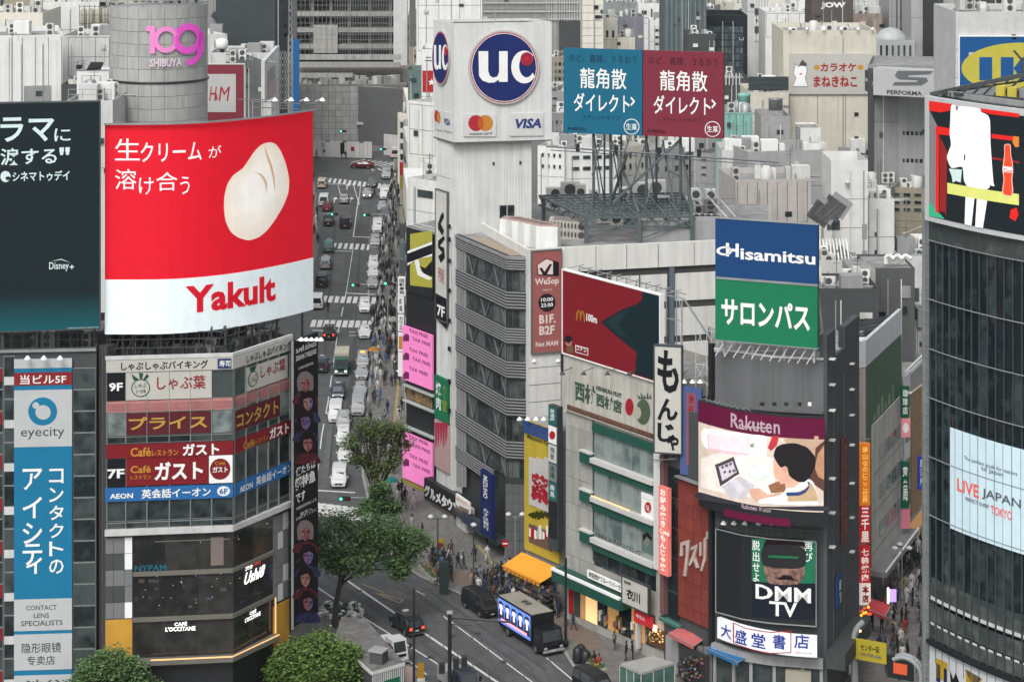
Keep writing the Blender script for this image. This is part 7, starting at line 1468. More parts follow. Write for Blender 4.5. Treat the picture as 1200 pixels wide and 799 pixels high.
SH(s, 'emblem', flat('emblem_grey', (.16, .17, .18)), SFc, [(1058, 81), (1100, 81), (1096, 85), (1072, 86), (1070, 88), (1092, 89), (1094, 93), (1086, 98), (1052, 98), (1055, 94), (1080, 94), (1082, 92), (1060, 91), (1055, 87)]); ST(s, 'PERFORMA', dk, SFc, 1046, 1087, 103, 108, .03)
SD = Face.px((1017, 318), (1029, 310)); s = sign('dark side of the sports roof box with tiny white lettering', SD, 1017.5, 1029, 82, 106, dgrey, out=0, th=.5); ST(s, 'BOXER', wht, SD, 1018.5, 1028, 91, 95, .03)
t, fc = bb('grey office tower with vertical slots on the right skyline', 1042, 1070, -30, 420, 12, mat('slot_grey', (.34, .345, .35), streak=.05), 0, n=0); ribs(t, fc, 1050, 1068, -20, 52, 4.8, dgrey, .35, .05, 'slot')
t, fc = bb('smooth pale lift shaft with square lit panels on the right skyline', 1068, 1102, -30, 405, 10, mat('shaft_grey', (.40, .405, .41), streak=.08), 0, n=0)
for y in (-1, 13, 26, 34): fpx(t, 'square_panel', white, fc, 1081, 1090, y, y+8, .01, .1)
fpx(t, 'dark_vent', dgrey, fc, 1082, 1088, 45, 50, .01, .1); fpx(t, 'ledge', grey, fc, 1030, 1070, 45, 50, .01, 1.5)
t, fc = bb('curved arcade wing with dark arches below the slot tower', 1027, 1072, 47, 385, 10, mat('slot_grey', (.34, .345, .35)), 0, n=0, win=[(1029, 1070, 52, 75, 6, 1, g_dark, .45, .9)])
t = thing('glass_dome', (WX(1036, 392), 392, ZP(45, 392)), 'ribbed pale glass dome left of the slot tower', 'dome'); lathe(t, 'dome', mat('dome_glass', (.36, .39, .38), rough=.3), (WX(1044, 394), 394, ZP(50, 392)), [(3.0, 0), (2.8, .8), (2.2, 1.6), (1.4, 2.2), (.4, 2.5)], 18, False)
t, fc = bb('dark glass slab with pipework between the lift shaft and the furniture shop', 1096, 1122, -30, 390, 12, mat('ink_blue_wall', (.035, .045, .05)), 0, n=0); ribs(t, fc, 1098, 1112, 20, 75, 5, steel, .2, .3, 'pipe')
t, fc = bb('white building carrying a blue and yellow furniture shop sign, upper right', 1120, 1230, 14, 268, 14, mat('shop_white_wall', (.50, .50, .49), streak=.08), 0, n=8, seed=61)
s = sign('blue furniture shop sign with a big yellow oval and blue capitals', fc, 1124, 1230, 43, 112, flat('ikea_blue', (.01, .12, .32)), out=.05, th=.25, frame=wht)
SH(s, 'oval', flat('ikea_yellow', (.62, .56, .10)), fc, ell(1195, 80, 69, 30, 40)); 
for pts in ([(1147, 67), (1162, 67), (1162, 94), (1147, 94)], [(1172, 67), (1187, 67), (1187, 94), (1172, 94)], [(1187, 80), (1197, 67), (1212, 67), (1198, 80), (1212, 94), (1196, 94)]): SH(s, 'capital', MC['ikea_blue'], fc, pts, .02)
t, fc = bb('grey office with dark windows at the top right corner', 1124, 1230, -30, 330, 12, pale, 0, n=0, win=[(1145, 1188, -5, 8, 2, 1, g_dark, .95, .9)])
# gaps between: lower middle right
t, fc = bb('charcoal rooftop plant house with curled white ducts on top', 1018, 1072, 314, 236, 8, mat('charcoal_house', (.085, .09, .09), streak=.15), 0, n=0, par=.3); fpx(t, 'grey_hatch', grey, fc, 1055, 1067, 335, 349, .01, .1)
seg = []
for i in range(3):
    x = WX(1040+i*10, 237); z_ = ZP(313, 236)
    seg += [((x, 238, z_), (x, 238, z_+.7), .22), ((x, 238, z_+.7), (x+.35, 237.7, z_+.95), .22), ((x+.35, 237.7, z_+.95), (x+.8, 237.4, z_+.6), .22)]
bars(t, 'curled_duct', white, seg, n=7)
t, fc = bb('grey box shed beside the charcoal plant house', 997, 1026, 316, 232, 6, mat('shed_grey', (.30, .30, .285)), 0, n=0, par=.15)
t, fc = bb('long dark parapet roof behind the green alley building', 955, 1030, 338, 226, 8, dgrey, 0, n=6, seed=65)
t, fc = bb('white ribbed roof vault right of the roof sign', 960, 1002, 305, 244, 9, pale, 0, n=3, seed=66); bars(t, 'vault_ribs', white, [((WX(962+i*4, 244), 245, ZP(318, 244)), (WX(965+i*4, 244), 250, ZP(302, 244)+1), .1) for i in range(10)])
t, fc = bb('pale grey wall block left of the round glass building', 1054, 1096, 300, 262, 10, pale, 0, n=6, seed=67, win=[(1056, 1090, 330, 400, 3, 2)])
t, fc = bb('grey stepped rear block above the alley with small vents', 1050, 1092, 375, 240, 8, mat('slab_grey', (.33, .335, .33)), 0, n=5, seed=68, win=[(1056, 1086, 392, 436, 2, 2, g_dark, .3, .3)])
t = thing('tilted_rack', (WX(965, 250), 250, ZP(255, 250)), 'tilted grey metal equipment racks on the roof behind the navy sign', 'equipment')
for i in range(4): link('rack', cbox(2.2, 1.4, 2.2, grey if i % 2 else dgrey), t, Matrix.Translation((WX(945+i*7, 250), 250, ZP(252-i*3, 250))) @ Matrix.Rotation(.6, 4, 'Y'))
# filler rows far behind so that no bare ground shows between the roofs
rr = random.Random(5); adj = ('stained', 'plain', 'narrow', 'broad', 'low', 'tall', 'sooty', 'clean', 'patched', 'faded'); cols_ = ('white', 'cream', 'pale grey', 'grey', 'beige', 'tan', 'off white', 'ash grey'); lit_ = dict(zip(cols_, (white, cream, pale, grey, beige, tanw, white, grey))); used = set()
k = 0
for row, (d_, yt, x0, x1) in enumerate(((640, 4, -30, 240), (600, -22, 560, 1240), (560, 10, 630, 1240), (520, 40, 640, 1240), (480, 70, 640, 1240), (420, 105, 640, 1240), (380, 140, 640, 1110), (340, 175, 630, 1110), (300, 215, 850, 1110), (560, -30, -30, 340), (470, -10, -40, 260), (400, 38, -40, 240), (500, 20, 470, 520), (640, -60, 300, 560))):
    x = x0
    while x < x1:
        w = rr.uniform(22, 48)*(1.0 if d_ > 350 else 1.3); c = rr.choice(cols_)
        while True:
            lab = '%s %s block among the distant roofs, row %d' % (rr.choice(adj), c, row)
            a = rr.choice(adj); b_ = rr.choice(('a flat roof', 'roof plant', 'an aerial', 'small vents', 'a railed roof', 'a stair head', 'pipes on its roof', 'a water tank'))
            pos = 'upper left' if x < 400 and yt < 60 else 'left' if x < 400 else 'centre' if x < 800 else 'right'
            lab = '%s %s background block with %s, %s of the skyline' % (a, c, b_, pos)
            if lab not in used: used.add(lab); break
        y = yt+rr.uniform(-9, 9)
        t, fc = bb(lab, x, x+w-rr.uniform(0, 4), y, d_+rr.uniform(-8, 8), rr.uniform(10, 16), lit_[c], rr.uniform(-4, 4), n=rr.choice((2, 4, 6)), seed=300+k, win=[(x+3, x+w-5, y+4, y+30, rr.choice((2, 3, 4)), rr.choice((2, 3)), g_dark, rr.choice((.4, .7)), rr.choice((.35, .5)))])
        k += 1; x += w
# ======================= 15: trees =======================
bark = mat('bark', (.055, .045, .036), var=.25, scale=3)
def leafmat(n, a, b):
    m = mat(n, a, rough=.6, var=.35, scale=1.2, c2=b); m.node_tree.nodes['Principled BSDF'].inputs['Specular IOR Level'].default_value = .3; return m
def tree(label, x, y, z0, h, cr, leafm, nleaf, seed, trunk_h, lobes, bare=False, lean=(0, 0)):
    r = random.Random(seed); t = thing('street_tree', (x, y, z0), label, 'tree'); v = []; f = []
    tip = Vector((x+lean[0], y+lean[1], z0+trunk_h)); mid = Vector((x+lean[0]*.3, y+lean[1]*.3, z0+trunk_h*.5))
    def limb(a, b, ra, rb, n=6):
        d_ = b-a; q = d_.to_track_quat('Z', 'Y'); k = len(v)
        for e, rr in ((a, ra), (b, rb)):
            for i in range(n): w = math.tau*i/n; v.append(e+q @ Vector((math.cos(w)*rr, math.sin(w)*rr, 0)))
        for i in range(n): f.append((k+i, k+(i+1) % n, k+n+(i+1) % n, k+n+i))
    limb(Vector((x, y, z0-.1)), mid, .034*h, .026*h, 8); limb(mid, tip, .026*h, .02*h, 8)
    cs = []
    for (lx, ly, lz, lr) in lobes:
        c = Vector((x+lx*cr, y+ly*cr, z0+lz*h)); cs.append((c, lr*cr)); m_ = tip.lerp(c, .5)+Vector((r.uniform(-.3, .3), 0, r.uniform(-.2, .4)))
        limb(tip-Vector((0, 0, r.uniform(0, .8))), m_, .012*h, .008*h, 5); limb(m_, c, .008*h, .004*h, 5)
        for k in range(5 if not bare else 9):
            e = c+Vector((r.gauss(0, 1), r.gauss(0, 1), r.gauss(.2, .8))).normalized()*lr*cr*.9; limb(m_.lerp(c, r.random()), e, .004*h, .0012*h, 4)
            if bare:
                for q in range(6): limb(m_.lerp(e, r.uniform(.3, 1)), e+Vector((r.gauss(0, .6), r.gauss(0, .6), r.uniform(0, .9))), .0022*h, .0007*h, 3)
    mesh('trunk', v, f, bark, t)
    v = []; f = []
    for i in range(nleaf):
        if i % 9 == 0:
            c, lr = r.choice(cs); d_ = Vector((r.gauss(0, 1), r.gauss(0, 1), r.gauss(0, 1))).normalized(); d_.z = d_.z*.72+.12
            p0 = c+d_*lr*(r.uniform(.62, 1.0) if r.random() < .8 else r.random())
        p = p0+Vector((r.gauss(0, .28), r.gauss(0, .28), r.gauss(0, .2))); s_ = r.uniform(.10, .20); a = r.uniform(0, math.tau); tl_ = r.uniform(-.7, .7)
        u_ = Vector((math.cos(a), math.sin(a), tl_*.6))*s_; w_ = Vector((-math.sin(a), math.cos(a), -.35+r.uniform(-.5, .5)))*s_*.55; k = len(v)
        v += [p-u_, p-w_, p+u_, p+w_]; f.append((k, k+1, k+2, k+3))
    o = mesh('crown', v, f, leafm, t); return t
l1 = leafmat('leaf_deep_green', (.062, .12, .042), (.095, .165, .055)); l2 = leafmat('leaf_mid_green', (.05, .10, .022), (.13, .20, .045)); l3 = leafmat('leaf_young_olive', (.07, .11, .03), (.12, .16, .05))
p = G(392, 735); tree('broad dark green spreading tree at the roadside right of the tall black poster', p.x, p.y, .1, 9.8, 5.0, l1, 17000, 2, 4.6, [(-.5, 0, .74, .45), (.1, .1, .78, .48), (.8, 0, .76, .5), (.5, -.3, .66, .42), (1.25, .1, .68, .42), (-.2, .3, .90, .42), (.45, .2, .92, .46), (.95, -.1, .90, .42), (1.45, 0, .80, .34), (.05, -.2, .64, .30), (1.2, -.2, .58, .28)], lean=(.6, 0))
p = Vector((WX(371, 190), 190, 0)); tree('bright yellow green rounded tree in front of the grey shed at the bottom left', p.x, p.y, .1, 3.9, 4.9, l2, 30000, 3, 3.5, [(-.3, 0, .60, .55), (.35, 0, .62, .55), (0, .2, .82, .5), (-.55, .1, .48, .42), (.68, .1, .46, .42), (.1, -.3, .52, .5), (.4, 0, .8, .38), (-.35, .1, .8, .38)])
p = Vector((WX(130, 182), 182, 0)); tree('dense dark green rounded tree in front of the amber panels at the lower left', p.x, p.y, .1, 6.6, 3.9, l1, 30000, 4, 3, [(-.35, 0, .55, .5), (.35, 0, .55, .55), (0, .1, .78, .52), (-.75, .1, .42, .45), (.75, 0, .42, .45), (0, -.4, .45, .5), (.3, 0, .75, .4), (-.3, .1, .74, .42)])
p = G(440, 612); tree('thin bare branched tree with sparse young leaves beside the pink screen', p.x, p.y, .1, 10.8, 3.7, l3, 5200, 5, 3.0, [(-.5, 0, .62, .35), (.4, 0, .60, .4), (0, .1, .78, .42), (-.75, 0, .78, .3), (.75, .1, .76, .35), (.2, 0, .92, .38), (-.3, 0, .93, .35), (.65, 0, .9, .3), (0, 0, .5, .3)], bare=True)
p = G(446, 628); tree('small green street tree behind the spreading tree crown near the planter', p.x, p.y, .1, 5.5, 2.2, l1, 5000, 6, 2.2, [(0, 0, .6, .6), (.5, 0, .5, .5), (-.5, 0, .55, .5), (0, 0, .85, .5)])

# ======================= 16: vehicles =======================
vg = glass('vehicle_glass', c=(.012, .016, .018), c2=(.05, .06, .065), rough=.06); rub = mat('tyre_rubber', (.015, .015, .016)); rimm = mat('wheel_rim', (.30, .31, .32), rough=.35, metal=.7)
hl = flat('headlamp', (.75, .75, .7), rough=.2); hlo = flat('headlamp_lit', (1, .95, .85), emit=1.6); tlm = flat('tail_lamp', (.35, .01, .01), rough=.3); tlo = flat('tail_lamp_lit', (1, .04, .02), emit=2.2); plate = flat('number_plate', (.6, .6, .58)); amb = flat('amber_lamp_lit', (1, .35, .02), emit=1.6)
def paint(n, c): return mat('paint_'+n, c, rough=.25, var=.03, scale=2, obj=True)
PT = {'white': paint('white', (.52, .53, .53)), 'silver': paint('silver', (.26, .27, .28)), 'black': paint('black', (.010, .011, .013)), 'navy': paint('navy', (.03, .04, .06)), 'grey': paint('grey', (.10, .105, .11)), 'green': paint('green', (.02, .09, .065)), 'red': paint('red', (.10, .015, .02)), 'cream': paint('cream', (.40, .35, .26)), 'teal': paint('teal', (.05, .16, .15))}
# stations: x, belt z, roof z (None = no cabin), half width belt, half width roof
KIND = {
 'sedan': (4.5, 1.75, [(-2.25, .78, .80, .74, .70), (-1.95, .92, .95, .84, .72), (-1.25, .95, 1.32, .86, .62), (-.2, .95, 1.44, .87, .64), (.55, .95, 1.38, .87, .62), (1.2, .93, .96, .86, .72), (2.05, .78, .80, .80, .68), (2.25, .60, .62, .70, .60)]),
 'taxi': (4.4, 1.72, [(-2.2, .9, .95, .78, .72), (-2.0, 1.0, 1.5, .84, .66), (-1.1, 1.0, 1.72, .86, .70), (.2, 1.0, 1.74, .86, .70), (.9, 1.0, 1.55, .86, .66), (1.4, .98, 1.03, .85, .72), (2.05, .86, .88, .80, .66), (2.2, .66, .68, .70, .60)]),
 'van': (4.75, 1.85, [(-2.37, 1.0, 1.1, .86, .78), (-2.25, 1.08, 1.85, .91, .76), (-1.0, 1.08, 1.94, .92, .80), (.7, 1.05, 1.93, .92, .79), (1.25, 1.02, 1.65, .91, .74), (1.85, .98, 1.05, .88, .74), (2.25, .88, .92, .84, .70), (2.37, .66, .7, .76, .66)])}
def carmesh(kind, pm):
    L_, W_, st = KIND[kind]; v = []; f = []; rings = []
    for x, bz, rz, hb_, hr_ in st:
        k = len(v); v += [(x, -hb_*.93, .28), (x, -hb_, .55), (x, -hb_, bz), (x, -hr_, rz-.04), (x, -hr_*.8, rz), (x, hr_*.8, rz), (x, hr_, rz-.04), (x, hb_, bz), (x, hb_, .55), (x, hb_*.93, .28)]; rings.append(k)
    for a, b in zip(rings, rings[1:]):
        for i in range(10): f.append((a+i, b+i, b+(i+1) % 10, a+(i+1) % 10))
    f.append(tuple(rings[0]+i for i in range(10))); f.append(tuple(rings[-1]+i for i in range(9, -1, -1)))
    V_ = [Vector(p) for p in v]; g = []; gf = []
    def pane(a, b, c, d_, m=.1, off=.012):
        c0 = (a+b+c+d_)/4; n_ = (b-a).cross(d_-a).normalized(); 
        if n_.dot(c0-Vector((c0.x*.6, 0, .9))) < 0: n_ = -n_
        k = len(g)
        for p in (a, b, c, d_): q = p.lerp(c0, m); g.append(q+n_*off)
        gf.append((k, k+1, k+2, k+3))
    for i in range(len(st)-1):
        a, b = rings[i], rings[i+1]; ha = st[i][2]-st[i][1]; hb2 = st[i+1][2]-st[i+1][1]
        if ha > .25 and hb2 > .25:
            for s_ in (2, 6):
                if s_ == 2: pane(V_[a+2], V_[b+2], V_[b+3], V_[a+3], .09)
                else: pane(V_[a+7], V_[b+7], V_[b+6], V_[a+6], .09)
        elif (ha > .25) != (hb2 > .25): pane(V_[a+4].lerp(V_[a+3], .5) if ha > .25 else V_[a+3], V_[a+5] if ha > .25 else V_[a+6], V_[b+5] if hb2 > .25 else V_[b+6], V_[b+4] if hb2 > .25 else V_[b+3], .08)
    return v, f, g, gf
VP_ = {}
def cyl(parent, name, m, c, r, w, n=14, ax='y', M=None):
    v = []; f = []
    for s_ in (-w/2, w/2):
        for i in range(n):
            a = math.tau*i/n; v.append((c[0]+r*math.cos(a), c[1]+s_, c[2]+r*math.sin(a)))
    f = [(i, (i+1) % n, n+(i+1) % n, n+i) for i in range(n)]+[tuple(range(n-1, -1, -1)), tuple(range(n, 2*n))]
    return mesh(name, v, f, m, parent)
def part(parent, name, m, *b): return mesh(name, box8(*b), BF, m, parent)
def car(kind, col, lit=False, rear=False, sign_=None):
    k = (kind, col, lit, rear, sign_)
    if k in VP_: return VP_[k], False
    pm = PT[col]; t = thing('car', (0, 0, 0), '', ''); L_, W_, st = KIND[kind]; v, f, g, gf = carmesh(kind, pm)
    mesh('body', v, f, pm, t); mesh('windows', g, gf, vg, t); hL = L_/2
    for x in (-L_*.30, L_*.31):
        for s_ in (-1, 1): w = cyl(t, 'wheel', rub, (x, s_*(W_/2-.12), .33), .33, .22); cyl(w, 'rim', rimm, (x, s_*(W_/2-.11), .33), .19, .23, 10)
    for s_ in (-1, 1):
        part(t, 'headlamp', hlo if lit else hl, hL-.16, hL-.02, s_*.52-.14, s_*.52+.14, .58, .72); part(t, 'tail_lamp', tlo if rear else tlm, -hL-.02, -hL+.1, s_*.62-.12, s_*.62+.12, .72, .95)
        part(t, 'wing_mirror', pm, hL-1.3, hL-1.15, s_*(W_/2+.08)-.09, s_*(W_/2+.08)+.09, .95, 1.1)
    part(t, 'grille', blackp, hL-.06, hL+.015, -.38, .38, .42, .62); part(t, 'number_plate', plate, hL, hL+.03, -.17, .17, .40, .5); part(t, 'number_plate', plate, -hL-.03, -hL, -.17, .17, .58, .7); part(t, 'bumper', mat('bumper_trim', (.05, .05, .05)), -hL-.02, -hL+.15, -.8, .8, .3, .42)
    if sign_: part(t, 'roof_lamp', plate if sign_ == 'w' else amb, .0, .25, -.28, .28, st[3][2], st[3][2]+.14)
    remember(t); VP_[k] = t; return t, True
sd0 = Vector((510-600, 2600)).normalized()   # direction of the street
def place(o, first, p, ang, label, cat, group=None, slope=True):
    M = Matrix.Translation(p) @ Matrix.Rotation(ang, 4, 'Z')
    if slope and p.y > D0: M = Matrix.Translation(p) @ Matrix.Rotation(math.atan(KS), 4, 'X') @ Matrix.Rotation(ang, 4, 'Z')
    if first: o.matrix_basis = M; WM[o.name] = M; c = o
    else: c = copy_tree(o, None, M)
    for k in ('group', 'label', 'category'):
        if k in c: del c[k]
    return tag(c, label, cat, group)
A_IN = math.atan2(-sd0.y, -sd0.x); A_OUT = math.atan2(sd0.y, sd0.x)
def street(x, y, kind, col, label, ang=None, toward=True, lit=False, rear=False, sg=None, cat=None):
    a = (A_IN if toward else A_OUT) if ang is None else ang; o, first = car(kind, col, lit, rear, sg); L_ = KIND[kind][0]
    p = G(x, y); q = Vector((sd0.x, sd0.y, 0))*L_/2; p = p+q; p.z = gz(p.y)+.01
    place(o, first, p, a, label, cat or {'sedan': 'car', 'taxi': 'taxi', 'van': 'van'}[kind], 'vehicles on the climbing street')
for a in (
 (424, 200, 'sedan', 'red', 'dark red car crossing the top junction sideways', 3.0), (463, 187, 'van', 'white', 'white van with red rear lamps at the very top of the street', None, False, False, True), (452.5, 211, 'van', 'silver', 'silver grey wagon entering by the upper right kerb'),
 (435, 221, 'sedan', 'grey', 'dark grey saloon on the upper zebra crossing'), (376.6, 222, 'taxi', 'cream', 'cream car at the upper left kerb', None, False), (430, 233.5, 'sedan', 'silver', 'silver bonneted dark saloon with lit headlamps near the lane fork', None, True, True),
 (379, 243, 'van', 'white', 'white van below the cream car at the left kerb', None, False), (403, 240, 'sedan', 'silver', 'silver saloon alone between the turn arrows', None, False), (450.5, 235, 'van', 'white', 'white van at the upper right kerb just above a silver saloon'),
 (447.6, 249, 'sedan', 'silver', 'silver saloon parked under the white van on the upper right'), (383, 249, 'sedan', 'red', 'dark red topped car left of the signals', None, False), (384.5, 266, 'taxi', 'black', 'black taxi at the left kerb below the signals', None, False, False, False, 'w'),
 (404, 269, 'van', 'black', 'black van alone in the middle of the road below the signals', None, False), (442, 274.5, 'van', 'white', 'big white van at the right kerb below the signals'), (447, 264, 'sedan', 'grey', 'dark grey car half hidden behind the big white van'),
 (439, 291, 'taxi', 'silver', 'silver taxi stopped on the second zebra crossing'), (438, 304, 'sedan', 'grey', 'dark grey saloon leading down from the second zebra crossing'), (384.5, 297, 'taxi', 'teal', 'teal taxi at the left end of the second zebra crossing', None, False, False, False, 'w'),
 (437, 318, 'taxi', 'white', 'white taxi in the right queue with a silver car right below', None, True, False, False, 'w'), (436.2, 339.5, 'sedan', 'silver', 'silver saloon heading the right queue above the third crossing'), (436.8, 328, 'sedan', 'white', 'white saloon second in the right queue above the third crossing'),
 (381, 317, 'taxi', 'silver', 'silver taxi with a lit roof lamp at the left kerb', None, False, False, False, 'w'), (376.5, 338, 'van', 'black', 'black minivan at the left kerb by the red screen edge', None, False), (371, 364, 'van', 'white', 'white van cut by the red screen edge on the third crossing', None, False),
 (427, 368, 'taxi', 'white', 'small white taxi just below the third zebra crossing', None, True, False, False, 'w'), (385.4, 399.5, 'taxi', 'black', 'black taxi below the fourth crossing on the left', None, False, False, True, 'w'), (427, 398.5, 'sedan', 'white', 'white saloon on the right of the fourth crossing'),
 (376.4, 438, 'taxi', 'navy', 'dark navy taxi left of the green cabbed lorry', None, False, False, False, 'w'), (424.5, 433, 'taxi', 'silver', 'silver taxi with amber lamps right of the green cabbed lorry', None, True, False, False, 'a'), (423.4, 447, 'sedan', 'silver', 'silver saloon nose to tail below the amber lamp taxi'),
 (421.6, 467, 'sedan', 'silver', 'silver saloon with dark bumper in the middle of the right row'), (395.5, 470, 'taxi', 'navy', 'navy and white taxi above the white minivan', None, True, True, False, 'w'), (419, 489, 'van', 'silver', 'silver boxy wagon lowest in the right row'),
 (392.3, 497, 'van', 'white', 'large white minivan behind the queue of taxis'), (401.5, 506, 'taxi', 'silver', 'silver taxi right below the large white minivan', None, True, False, False, 'w'), (401.5, 524, 'taxi', 'white', 'white taxi among the branches of the bare tree', None, True, False, False, 'w'),
 (403.6, 544, 'sedan', 'white', 'white car half covered by the bare branches'), (396.6, 573, 'van', 'white', 'white van waiting first at the stop line'), (451, 257, 'sedan', 'grey', 'grey car tucked against the upper right kerb')):
    street(*a)
# green cabbed lorry
def boxtruck(t, L_, W_, H_, boxm, cabm, lampm):
    part(t, 'cargo_box', boxm, -L_/2, L_/2-1.9, -W_/2, W_/2, .75, H_); part(t, 'chassis', blackp, -L_/2, L_/2-.1, -W_/2+.2, W_/2-.2, .45, .74)
    v = box8(L_/2-1.8, L_/2, -W_/2+.05, W_/2-.05, .45, 2.35); v = [(x-(.45 if (z > 2 and x > L_/2-.1) else 0), y*(.94 if z > 2 else 1), z) for x, y, z in v]; mesh('cab', v, BF, cabm, t)
    x = L_/2; mesh('windscreen', [(x-.19, -W_/2+.2, 1.3), (x-.19, W_/2-.2, 1.3), (x-.40, W_/2-.25, 2.2), (x-.40, -W_/2+.25, 2.2)], [(0, 1, 2, 3)], vg, t)
    for s_ in (-1, 1):
        mesh('side_window', [(x-1.4, s_*(W_/2-.04), 1.35), (x-.5, s_*(W_/2-.04), 1.35), (x-.62, s_*(W_/2-.1), 2.15), (x-1.4, s_*(W_/2-.1), 2.15)], [(0, 1, 2, 3)], vg, t)
        part(t, 'headlamp', lampm, x-.02, x+.03, s_*(W_/2-.35)-.15, s_*(W_/2-.35)+.15, .72, .9); part(t, 'wing_mirror', blackp, x-.15, x, s_*(W_/2+.12)-.1, s_*(W_/2+.12)+.1, 1.6, 2.0)
        for wx in (-L_*.28, L_*.34): w = cyl(t, 'wheel', rub, (wx, s_*(W_/2-.17), .42), .42, .3); cyl(w, 'rim', rimm, (wx, s_*(W_/2-.16), .42), .24, .31, 10)
    part(t, 'bumper', grey, x-.1, x+.06, -W_/2+.1, W_/2-.1, .42, .62); part(t, 'number_plate', plate, x+.06, x+.08, -.17, .17, .46, .58); part(t, 'grille', blackp, x-.01, x+.02, -.5, .5, .95, 1.2)
t = thing('lorry', (0, 0, 0), '', ''); boxtruck(t, 5.2, 1.95, 2.7, mat('cargo_cream', (.42, .39, .31)), PT['green'], hlo); p = G(399.5, 442)+Vector((sd0.x, sd0.y, 0))*2.6; p.z = gz(p.y); place(t, True, p, A_IN, 'lorry with a cream box and a green cab in the middle of the street', 'lorry')
# ---- lower road
rd0 = (G(583, 799)-G(495, 740)).normalized(); RA = math.atan2(rd0.y, rd0.x)
o, fst = car('taxi', 'black', False, True, 'w'); p = G(476, 738); place(o, fst, p, RA+math.pi, 'black taxi with glowing red tail lamps driving away along the lower road', 'taxi', slope=False)
part(o if fst else bpy.data.objects[-1], 'roof_patch', PT['silver'], -.9, -.1, -.4, .4, 1.73, 1.76) if fst else None
o, fst = car('van', 'black', False, False, None); p = G(563, 716); place(o, fst, p, RA, 'black minivan behind the advertising lorry at the kerb', 'van', slope=False)
o, fst = car('van', 'black', True, False, None); p = G(697, 813); place(o, fst, p, RA, 'black van at the bottom edge near the planter', 'van', slope=False)
t = thing('lorry', (0, 0, 0), '', ''); boxtruck(t, 8.2, 2.35, 3.3, PT['black'], PT['black'], mat('truck_lamp', (.4, .4, .4), rough=.2)); part(t, 'roof_sheet', mat('truck_roof_tan', (.25, .235, .20), streak=.0, var=.15), -4.0, 2.1, -1.12, 1.12, 3.301, 3.33)
for a in (-1.4, -.7): part(t, 'roof_hatch', dgrey, a, a+.4, -.2, .3, 3.33, 3.42)
TF = Face([(-3.95, 1.19), (2.0, 1.19)])
def tsh(n, m, pts, o_):  # u measured along the lorry side from its rear
    return mesh(n, [(2.0-u_*6.0, -1.19-o_, .95+w_*2.2) for u_, w_ in pts], [tuple(range(len(pts)))], m, t)
tsh('screen', flat('truck_screen_blue', (.10, .20, .60), emit=.8), [(0, 0), (1, 0), (1, 1), (0, 1)], .012)
for i in range(5):
    c = .1+i*.2; tsh('singer_coat', flat('truck_figure_dark', (.03, .04, .10), emit=.1), [(c-.1, .12), (c+.1, .12), (c+.085, .5), (c+.03, .6), (c-.03, .6), (c-.085, .5)], .02)
    tsh('singer_face', flat('truck_face', (.75, .62, .66), emit=.7), [(c+.055*math.cos(k*math.pi/5), .70+.15*math.sin(k*math.pi/5)) for k in range(10)], .026); tsh('singer_hair', MC['truck_figure_dark'], [(c-.07, .66), (c-.075, .85), (c, .93), (c+.075, .85), (c+.07, .66), (c+.045, .78), (c-.045, .78)], .032)
    tsh('singer_shirt', MC['truck_face'], [(c-.03, .35), (c+.03, .35), (c+.03, .56), (c-.03, .56)], .024)
tsh('caption', flat('truck_caption', (.8, .3, .4), emit=.8), [(.1, .10), (.9, .10), (.9, .22), (.1, .22)], .034)
p = G(622, 752); place(t, True, p, RA, 'black advertising lorry with a glowing blue screen of five singers on its side', 'lorry', slope=False)
t = thing('lorry', (0, 0, 0), '', ''); boxtruck(t, 4.2, 1.6, 1.6, PT['white'], PT['white'], hl); p = G(458, 773); place(t, True, p, RA, 'small white truck half hidden behind the grey shed roof', 'lorry', slope=False)
t = thing('lorry', (0, 0, 0), '', ''); boxtruck(t, 4.4, 1.8, 1.9, PT['silver'], PT['navy'], amb); p = G(537, 812); place(t, True, p, RA, 'grey topped dark pickup at the bottom edge under the camera mast', 'lorry', slope=False)

# ======================= 17: shed, masts, planters, gate =======================
t = thing('station_shed', G(440, 790), 'flat grey roofed shed with ribbed end wall and a green panel at the bottom', 'shed')
def at(a, b, h): d_ = F*(H-h)/(b-YH); return Vector((WX(a, d_), d_, h))
hh = 3.6; c4_ = [at(400, 722, hh), at(428, 724, hh), at(474, 776, hh), at(436, 787, hh), at(392, 748, hh)]
prism(t, 'roof', mat('shed_roof', (.145, .145, .14), var=.25, scale=.8, c2=(.11, .10, .095)), [tuple(q.xy) for q in c4_], hh-.25, hh)
prism(t, 'wall', dgrey, [tuple((Vector(q.xy)-Vector(c4_[2].xy))*.98+Vector(c4_[2].xy)) for q in c4_], .1, hh-.26)
EF = Face([tuple(c4_[3].xy), tuple(c4_[2].xy)]); n_ = 16
for i in range(n_): fbox(t, 'wall_slat', pale, EF, EF.L*i/n_+.02, EF.L*(i+.5)/n_, .2, hh-.3, .01, .06)
fbox(t, 'green_panel', flat('jade_panel', (.01, .16, .09)), EF, 1.2, EF.L-.6, .2, hh-1.0, .08, .05); fbox(t, 'roof_trim', pale, EF, 0, EF.L, hh-.25, hh+.02, .002, .08)
SF3 = Face([tuple(c4_[4].xy), tuple(c4_[3].xy)]); fbox(t, 'roof_trim', pale, SF3, 0, SF3.L, hh-.25, hh+.02, .002, .08)
p = at(440, 758, hh+1); link('vent_box', cbox(1.2, 1.1, 1.0, dgrey), t, Matrix.Translation((p.x, p.y, hh+.0)) @ Matrix.Rotation(-.4, 4, 'Z')); link('vent_lid', cbox(1.4, 1.3, .12, grey), t, Matrix.Translation((p.x-.1, p.y+.1, hh+1.0)) @ Matrix.Rotation(-.4, 4, 'Z'))
